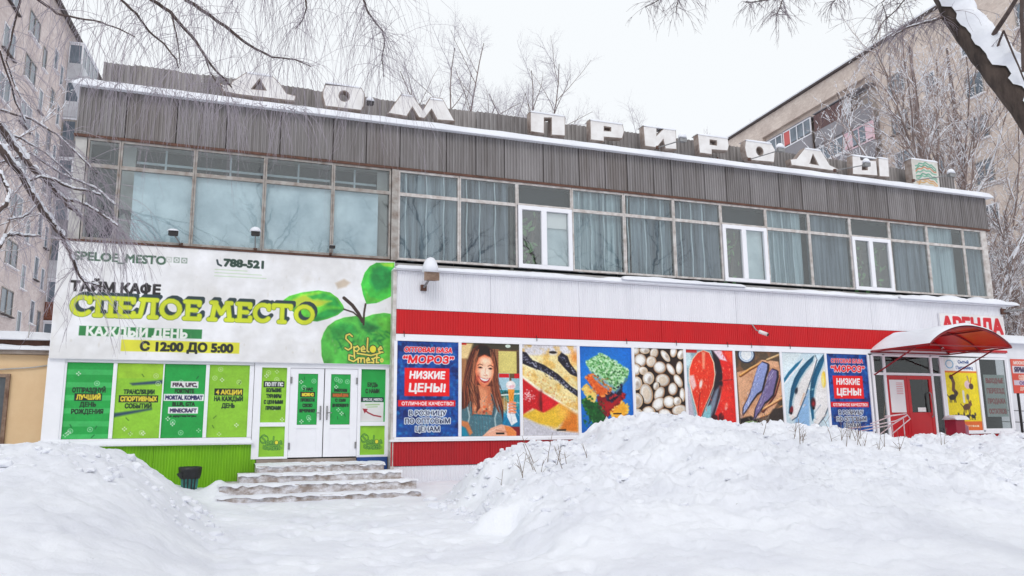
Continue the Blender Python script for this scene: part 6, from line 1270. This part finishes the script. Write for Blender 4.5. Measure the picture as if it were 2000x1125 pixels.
def finish(T, t, mt=None, mtw=None, snow=True, thinn=3, k=1.0, up=.6, sk=.9):
    tubes('trunk', T.thick, mt or M_BARK, t, 8); tubes('branches', T.mid, mt or M_BARK, t, 5); tubes('twigs', T.thin, mtw or M_TWIG, t, thinn, 'stuff', k)
    if snow and T.snow: snowcaps('branch_snow', T.snow, t, up, sk)
BG = 'bare trees behind the shop'
for px, dx, sc, sd_, lab in ((0, 12.4, 1.0, 3, 'tall bare tree over the roof between the third and fourth rooftop letters'), (1, 17.3, .97, 8, 'forked bare tree above the fourth letter, second of the trees over the roof'), (2, 21.0, .84, 15, 'lower bushy bare tree right of the forked tree over the roof')):
    T = Tree(sd_); t = thing('bare_tree', (dx, 24, 0), lab, 'tree', BG)
    H_ = 23.5 * sc; base = Vector((dx, 24, 0)); T.thick.append(([base, base + Vector((.1, 0, H_ * .35)), base + Vector((0.0, 0, H_ * .6))], [.28, .22, .16]))
    for k in range(6):
        a_ = k * 1.05 + T.r.uniform(-.3, .3); z_ = H_ * (.56 + .03 * k)
        grow(T, base + Vector((0, 0, z_)), Vector((math.cos(a_) * .42, math.sin(a_) * .4, 1)), H_ * .30, .065, 1, 4, .54, .02, .12, (6, 9, 10, 8), .52, .10)
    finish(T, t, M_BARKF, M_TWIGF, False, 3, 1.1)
for px, lab in ((1400, 'faint far bare tree, left of the two small tree tops beside the beige block'), (1440, 'faint far bare tree, right of the two small tree tops beside the beige block')):
    q_ = (56.0,59.0); x_ = q_[0] if px == 1400 else q_[1]
    T = Tree(px); t = thing('distant_tree', (x_, 60, 0), lab, 'tree', 'faint distant trees')
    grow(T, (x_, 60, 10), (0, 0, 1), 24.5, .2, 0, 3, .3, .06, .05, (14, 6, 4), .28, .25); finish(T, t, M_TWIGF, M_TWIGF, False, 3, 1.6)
# right tree: a clump of upright frosted stems before the beige block
def upright(x, y, H_, seed, lab, n_st=9, wid=.30, name='frosted_poplar', cat='tree', grp='frosted trees before the beige block', kids=(9, 9, 8, 7), base_z=0, lean=0, twm=None):
    T = Tree(seed); t = thing(name, (x, y, base_z), lab, cat, grp)
    base = Vector((x, y, base_z)); T.thick.append(([base, base + Vector((0, 0, H_ * .3)), base + Vector((.2, 0, H_ * .62)), base + Vector((.1, 0, H_ * .85))], [.36, .28, .16, .05]))
    for k in range(n_st):
        a_ = k * 2.4; z_ = H_ * (.14 + .5 * k / n_st)
        grow(T, base + Vector((0, 0, z_)), Vector((math.cos(a_) * wid * 1.9 + lean, math.sin(a_) * wid * 1.2, 1)), H_ * (.46 - .012 * k), .065, 1, 4, .46, .05, .13, kids, .42, .08, True)
    finish(T, t, M_BARKF, twm or M_TWIGB, True, 3, 1.35, .7, 1.35)
    r2 = random.Random(seed); snowcaps('twig_snow', [q_ for q_ in T.thin if r2.random() < .30], t, .5, 1.0, .014, r2); return t
upright(30.6, 9, 23, 21, 'large upright frosted tree in front of the beige block, right of the rooftop emblem', 15, .34)
upright(35.5, 11, 25, 33, 'frosted tree at the right edge of the photo before the beige block', 12, .4)
upright(29.6, 5.5, 11.5, 45, 'dense snowy bush-like tree at the right corner of the shop', 14, .45, 'snowy_bush', 'bush', None, (10, 9, 8, 7))
upright(33.0, 7.0, 13, 49, 'dense snowy thicket above the white annex at the right edge', 14, .5, 'snowy_bush', 'bush', None, (10, 9, 8, 7))
upright(-9.5, 14, 17, 61, 'bare frosted tree before the left apartment block, behind the annex', 10, .4, 'bare_tree', 'tree', None, (7, 7, 6, 5))

# ---- foreground birch on the left: trunk beside the camera, limbs reach over the banner
def limb(T, pts, r0, r1, snow=True, lst='mid'):
    P = []
    V_ = [Vector(p) for p in pts]
    for a, c in zip(V_[:-1], V_[1:]):
        for k in range(3): P.append(a.lerp(c, k / 3) + unit(T.r) * r0 * (.35 if r0 < .08 else .06) * (1 if k else 0))
    P.append(V_[-1]); n = len(P) - 1; rr = [r0 + (r1 - r0) * k / n for k in range(n + 1)]
    getattr(T, lst).append((P, rr))
    if snow: T.snow.append((P, rr))
    return P
def weep(T, P, n, L0, L1, rad, side=.35, snow=False, drop=-.34, kids=3, t0=0.0, t1=1.0, fan=0.0):
    r_ = T.r
    for k in range(n):
        f = (t0 + (t1 - t0) * r_.random()) * (len(P) - 1); i_ = min(int(f), len(P) - 2); q_ = P[i_].lerp(P[i_ + 1], f - i_)
        d0 = Vector((r_.gauss(fan, side), r_.gauss(0, side), r_.uniform(-.5, .25))); L = r_.uniform(L0, L1)
        pts = path(r_, q_, d0, L, 8, .13, drop); rr = [rad * (1 - .6 * j / 8) for j in range(9)]; T.thin.append((pts, rr))
        if snow: T.snow.append((pts[:5], rr[:5]))
        for j in range(kids):
            m_ = r_.randint(1, 7); T.thin.append((path(r_, pts[m_], (pts[m_] - pts[m_ - 1]).normalized() + unit(r_) * .55, L * r_.uniform(.18, .45), 4, .16, drop * .8), [rad * .6 * (1 - .15 * v) for v in range(5)]))
birch = thing('weeping_birch', (-5.2, -12.4, 0), 'weeping birch at the left with snowy limbs and fine twigs hanging before the banner', 'tree')
T = Tree(77)
trunk = [(-5.2, -12.4, -.2), (-5.15, -12.3, 2.2), (-4.9, -12.1, 4.6), (-4.2, -11.6, 7.0), (-3.2, -11.0, 9.0)]
limb(T, trunk, .26, .12, False, 'thick')
crotch = Vector((-3.2, -11.0, 9.0)); low = Vector((-4.95, -12.15, 4.2))
# upper limbs (they leave the crown above the frame)
UP = [([(-1.082,-9.896,6.541),(-0.790,-9.654,5.840),(-0.610,-9.600,5.771),(-0.403,-9.531,5.578),(-0.258,-9.445,5.412),(-0.112,-9.363,5.268),(0.030,-9.288,5.163)], .022, .008), ([(-0.834,-9.338,6.541),(-0.489,-9.274,6.104),(-0.249,-9.236,6.000),(0.032,-9.199,5.830),(0.262,-9.154,5.713),(0.444,-9.105,5.667),(0.687,-9.092,5.687),(0.877,-9.047,5.649)], .024, .006),
      ([(-1.246,-10.184,6.098),(-1.028,-9.958,5.629),(-0.880,-9.988,5.495),(-0.769,-9.898,5.376),(-0.633,-9.826,5.304),(-0.510,-9.843,5.152),(-0.487,-9.734,5.106)], .014, .006), ([(-1.847,-10.491,5.474),(-1.648,-10.317,5.315),(-1.502,-10.249,5.243),(-1.356,-10.198,5.256),(-1.157,-10.166,5.267),(-1.010,-10.110,5.254),(-0.871,-10.048,5.225)], .014, .005),
      ([(0.518,-9.495,6.989),(0.773,-9.252,6.357),(0.789,-9.241,6.271),(0.755,-9.102,6.177),(0.688,-9.058,6.078)], .013, .005), ([(1.104,-9.326,7.229),(1.457,-9.113,6.564),(1.503,-9.107,6.443),(1.601,-9.022,6.372),(1.706,-9.038,6.249),(1.755,-8.931,6.162),(1.737,-8.883,5.947),(1.789,-8.763,5.787)], .014, .005),
      ([(-0.249,-9.039,7.236),(0.340,-9.038,6.650),(0.797,-9.099,6.641),(1.390,-9.123,6.746),(2.012,-9.135,6.726)], .016, .006), ([(-1.791,-9.594,6.348),(-1.270,-9.505,6.000),(-0.650,-9.550,6.157),(-0.049,-9.588,6.316),(0.532,-9.598,6.368)], .016, .006), ([(-0.258,-9.445,5.412),(-0.201,-9.334,5.290),(-0.117,-9.340,5.154),(-0.038,-9.262,5.158)], .008, .004), ([(-0.598,-9.599,5.745),(-0.537,-9.580,5.525),(-0.508,-9.456,5.389),(-0.491,-9.437,5.257)], .009, .004)]
for k, (pts, r0, r1) in enumerate(UP):
    P = limb(T, pts, r0, r1, False)
    if k < 8: limb(T, [crotch, crotch.lerp(P[0], .5) + Vector((0, 0, .35)), P[0]], r0 * 1.6, r0, False)
    n_ = [50, 60, 34, 30, 24, 74, 96, 74, 10, 10][k]
    weep(T, P, n_, .5, 1.9 if k in (5, 6) else 1.35 if k < 8 else .8, .0026, .26, False, -.36, 3)
    weep(T, P, n_ // 4, .2, .5, .0035, .6, False, -.05, 3)
# twigs falling in front of the fascia
weep(T, [Vector(p) for p in [(-1.574,-8.614,5.339),(-1.054,-8.691,5.293),(-0.576,-8.752,5.246),(-0.087,-8.817,5.197),(0.411,-8.890,5.175),(0.865,-8.947,5.152)]], 80, .25, .8, .0032, .3, False, -.3, 3)
# snowy low limbs at the left
LO = [([(-1.964,-11.070,4.199),(-1.699,-10.891,3.882),(-1.613,-10.794,3.776),(-1.504,-10.809,3.644),(-1.394,-10.723,3.543),(-1.287,-10.633,3.430),(-1.203,-10.541,3.356),(-1.130,-10.452,3.314)], .030, .012), ([(-1.926,-11.248,3.922),(-1.611,-11.198,3.614),(-1.530,-11.100,3.512),(-1.468,-10.996,3.418),(-1.379,-10.895,3.279),(-1.292,-10.797,3.163),(-1.225,-10.805,3.076),(-1.183,-10.696,2.989),(-1.125,-10.694,2.868),(-1.078,-10.581,2.754)], .028, .012),
      ([(-1.394,-10.723,3.543),(-1.306,-10.752,3.526),(-1.251,-10.663,3.518),(-1.153,-10.693,3.484),(-1.080,-10.615,3.500),(-0.987,-10.540,3.494)], .011, .005), ([(-1.251,-10.537,3.425),(-1.165,-10.566,3.411),(-1.089,-10.485,3.404),(-0.999,-10.507,3.347),(-0.914,-10.423,3.307),(-0.852,-10.436,3.254)], .012, .005), ([(-1.647,-11.571,2.805),(-1.482,-11.570,3.042),(-1.440,-11.593,3.081),(-1.449,-11.502,3.186),(-1.480,-11.501,3.245),(-1.523,-11.504,3.344)], .016, .010),
      ([(-1.570,-11.566,2.628),(-1.469,-11.525,2.784),(-1.460,-11.439,2.883),(-1.412,-11.356,2.918),(-1.360,-11.269,2.931),(-1.284,-11.194,2.955)], .014, .007), ([(-1.078,-10.581,2.754),(-1.044,-10.586,2.715),(-1.002,-10.495,2.725),(-0.919,-10.521,2.699)], .010, .004), ([(-1.846,-11.379,4.450),(-1.677,-11.214,4.391),(-1.616,-11.091,4.200),(-1.594,-10.968,4.082),(-1.533,-10.859,3.959)], .010, .005), ([(-1.942,-10.847,4.126),(-1.760,-10.694,4.103),(-1.564,-10.551,4.108),(-1.394,-10.387,4.052),(-1.252,-10.204,3.952),(-1.084,-10.129,3.801)], .010, .004), ([(-2.052,-10.363,4.079),(-1.686,-10.272,4.020),(-1.511,-10.108,3.955),(-1.302,-10.044,3.781)], .009, .004),
      ([(-1.749,-10.476,5.209),(-1.823,-10.299,4.996),(-1.864,-10.232,4.728),(-1.801,-10.113,4.547),(-1.729,-10.113,4.410)], .010, .005), ([(-1.379,-10.895,3.279),(-1.433,-10.862,3.215),(-1.489,-10.834,3.175),(-1.603,-10.788,3.156)], .008, .004), ([(-1.468,-10.996,3.418),(-1.372,-10.939,3.496),(-1.275,-10.867,3.498)], .010, .006), ([(-2.007,-10.102,3.759),(-1.640,-10.060,3.957),(-1.410,-9.906,3.837),(-1.121,-9.781,3.755),(-0.954,-9.815,3.609)], .008, .004)]
for k, (pts, r0, r1) in enumerate(LO):
    P = limb(T, pts, r0, r1, True)
    if k in (0, 1, 4, 5, 7, 8, 9, 13): limb(T, [low, low.lerp(P[0], .5) + Vector((0, 0, .25)), P[0]], r0 * 1.6, r0, True)
    n_ = [60, 54, 12, 16, 10, 14, 6, 26, 50, 40, 26, 8, 8, 50][k]
    weep(T, P, n_, .2, .75, .0028, .45, False, -.18, 3, fan=.25)
weep(T, [Vector(p) for p in [(-1.141,-10.158,3.498),(-0.997,-10.082,3.387),(-0.871,-10.003,3.296)]], 60, .3, .75, .0026, .25, False, -.26, 3, fan=.22)
tubes('trunk', T.thick, M_BARK, birch, 12); tubes('branches', T.mid, M_BARK, birch, 6); tubes('twigs', T.thin, M_TWIGH, birch, 3, 'stuff'); snowcaps('branch_snow', T.snow, birch, .85, 1.25, .008)
# ---- foreground limb top right
elm = thing('leaning_tree', (8.2, -14.6, 0), 'dark tree at the right whose thick snow-topped limb crosses the upper right corner', 'tree')
T = Tree(91)
LP_ = [(7.258,-13.134,3.790),(7.267,-12.846,4.534),(7.198,-12.677,4.917),(7.227,-12.448,5.363),(7.239,-12.217,5.832),(7.425,-11.951,6.348),(7.609,-11.634,7.161)]
P = limb(T, LP_, .14, .10, False, 'thick')
st = Vector((8.25, -14.6, -.2)); limb(T, [st, st.lerp(P[0], .5) + Vector((.15, -.1, 0)), P[0]], .3, .17, False, 'thick')
b = MB(); r_ = random.Random(5); prev = []
S_ = []
for a, c in zip(P[:-1], P[1:]):
    for k in range(6): S_.append(a.lerp(c, k / 6))
rows = []
for k, p in enumerate(S_):
    rad = .142 - .04 * k / len(S_); up_ = .10 + .05 * vnoise(np.array([k * .23]), np.array([2.]), 4)[0]; d_ = (S_[min(k + 1, len(S_) - 1)] - S_[max(k - 1, 0)]).normalized(); sdv = d_.cross(Vector((0, 0, 1))).normalized(); upv = sdv.cross(d_).normalized()
    rows.append([tuple(p + sdv * (math.cos(a_) * rad * (1.0 + .10 * vnoise(np.array([k * .6]), np.array([a_ * 2]), 5)[0])) + upv * (math.sin(a_) * (rad + up_ * max(0, math.sin(a_)) ** .6))) for a_ in np.linspace(.42, math.pi - .42, 12)])
b.grid(rows); b.build('limb_snow', M_SNOW, elm, smooth=True)
for pts, r0, r1, n_, sn in (([(7.215,-12.204,5.816),(7.089,-12.147,5.763),(6.936,-12.082,5.721),(6.863,-11.947,5.724),(6.722,-11.877,5.632)], .016, .006, 34, True), ([(7.059,-11.361,6.808),(6.859,-11.142,6.626),(6.777,-10.979,6.499)], .012, .005, 46, False), ([(6.951,-10.833,7.095),(6.605,-10.656,6.848),(6.252,-10.501,6.726),(5.984,-10.396,6.697)], .014, .005, 60, False), ([(6.478,-10.634,6.975),(6.405,-10.546,6.661),(6.353,-10.500,6.523)], .01, .005, 46, False),
                        ([(5.983,-10.084,7.335),(5.557,-9.888,7.143),(5.283,-9.761,7.015),(5.011,-9.630,6.861)], .012, .005, 46, False), ([(5.522,-9.888,7.209),(5.410,-9.802,6.981),(5.389,-9.756,6.785)], .008, .004, 26, False), ([(7.233,-11.891,6.407),(6.981,-11.732,6.070),(6.853,-11.661,5.947),(6.757,-11.584,5.733)], .008, .004, 20, False), ([(7.020,-11.801,6.353),(6.826,-11.691,6.157),(6.906,-11.683,5.958)], .007, .004, 24, False), ([(7.043,-12.899,5.247),(7.109,-12.957,4.858),(7.120,-13.016,4.574)], .01, .006, 4, True), ([(7.006,-13.156,5.531),(7.031,-13.092,5.148),(7.060,-13.030,4.765)], .02, .018, 2, False)):
    P2 = limb(T, pts, r0, r1, sn); weep(T, P2, n_, .12, .5, .0034, .6, False, -.16, 4)
    near_ = min(P, key=lambda v: (v - P2[0]).length); limb(T, [near_, P2[0]], r0 * 1.4, r0, False)
weep(T, [Vector(p) for p in [(7.322,-12.154,5.910),(7.096,-11.951,5.854),(6.862,-11.744,5.795)]], 46, .3, 1.1, .0034, .4, False, -.14, 3, fan=-.25)
tubes('trunk', T.thick, mat('wet_dark_bark', (84, 72, 66), .95, 1, 8, (44, 36, 34), 1.0, 26, (1, 1, .4)), elm, 14); tubes('branches', T.mid, M_BARK, elm, 6); tubes('twigs', T.thin, M_TWIG, elm, 3, 'stuff'); snowcaps('branch_snow', T.snow, elm, .6, .9)
# ---- trees across the yard behind the camera: they show in the upper windows
for k, (x_, y_, H_) in enumerate(((3, -27, 15), (12, -30, 17), (20, -26, 14), (-6, -31, 16), (28, -30, 16))):
    T = Tree(200 + k); t = thing('yard_tree', (x_, y_, 0), 'bare yard tree across from the shop, mirrored in the %s' % ('second upper window', 'middle upper windows', 'upper windows over the fish panels', 'pale left upper windows', 'upper windows over the canopy')[k], 'tree', 'yard trees reflected in the windows')
    base = Vector((x_, y_, 0)); T.thick.append(([base, base + Vector((.2, 0, H_ * .3)), base + Vector((-.3, 0, H_ * .7))], [.32, .26, .12]))
    for j in range(8):
        a_ = j * 2.4; grow(T, base + Vector((0, 0, H_ * (.2 + .06 * j))), Vector((math.cos(a_) * .8, math.sin(a_) * .8, 1)), H_ * .45, .11, 1, 3, .5, .02, .12, (6, 6, 4), .5, .2)
    finish(T, t, M_BARK, M_TWIG, False, 3, 1.6)
# ---- dead stalks poking out of the bank
M_STALK = mat('dry_stalk', (132, 116, 104), .9, .6, 8, (92, 78, 70))
def stalks(name, x, y, n, H_, lab, seed, lean=0.3, sp=.25):
    r_ = random.Random(seed); t = thing(name, (x, y, hz(x, y)), lab, 'dead plant', 'dead stalks in the snow bank')
    for k in range(n):
        a, c = x + r_.gauss(0, sp), y + r_.gauss(0, sp * .6); z = hz(a, c) - .04; b = MB()
        pts = path(r_, (a, c, z), (r_.gauss(0, lean), r_.gauss(0, .2), 1), H_ * r_.uniform(.5, 1.2), 5, .12, 0); b.tube(pts, [.007, .006, .005, .004, .004, .003], 4)
        for q_ in range(3): b.tube(path(r_, pts[r_.randint(1, 4)], unit(r_) + Vector((0, 0, .8)), H_ * .25, 3, .1, 0), [.004, .003, .003, .002], 3)
        b.build('stalk', M_STALK, t)
for s_ in [(5.21,-5.20,9,0.55,'leaning thin dead stalks on the left slope of the right snow bank',3,0.45,0.35),(5.59,-5.60,5,0.5,'few bare stalks right of the leaning ones on the bank slope',4,-0.2,0.3),(10.81,-4.00,8,0.35,'small tuft of dry stalks at the bank crest below the dried fish panel',5,0.2,0.16),(10.34,-4.20,3,0.35,'sparse pair of stalks below the salmon panel',6,0.3,0.2),(10.29,-6.00,9,0.5,'scattered dead stalks in the middle of the bank',7,0.35,0.5),(11.27,-6.20,12,0.75,'tallest clump of dead stalks left of the red door',8,0.2,0.3),(11.30,-6.80,3,0.4,'lone thin stalks low on the bank right of the tall clump',9,0.1,0.25),(14.65,-5.00,2,0.4,'single bent stalk in the snow below the red bin',10,0.3,0.1)]: stalks('dead_stalks', *s_)
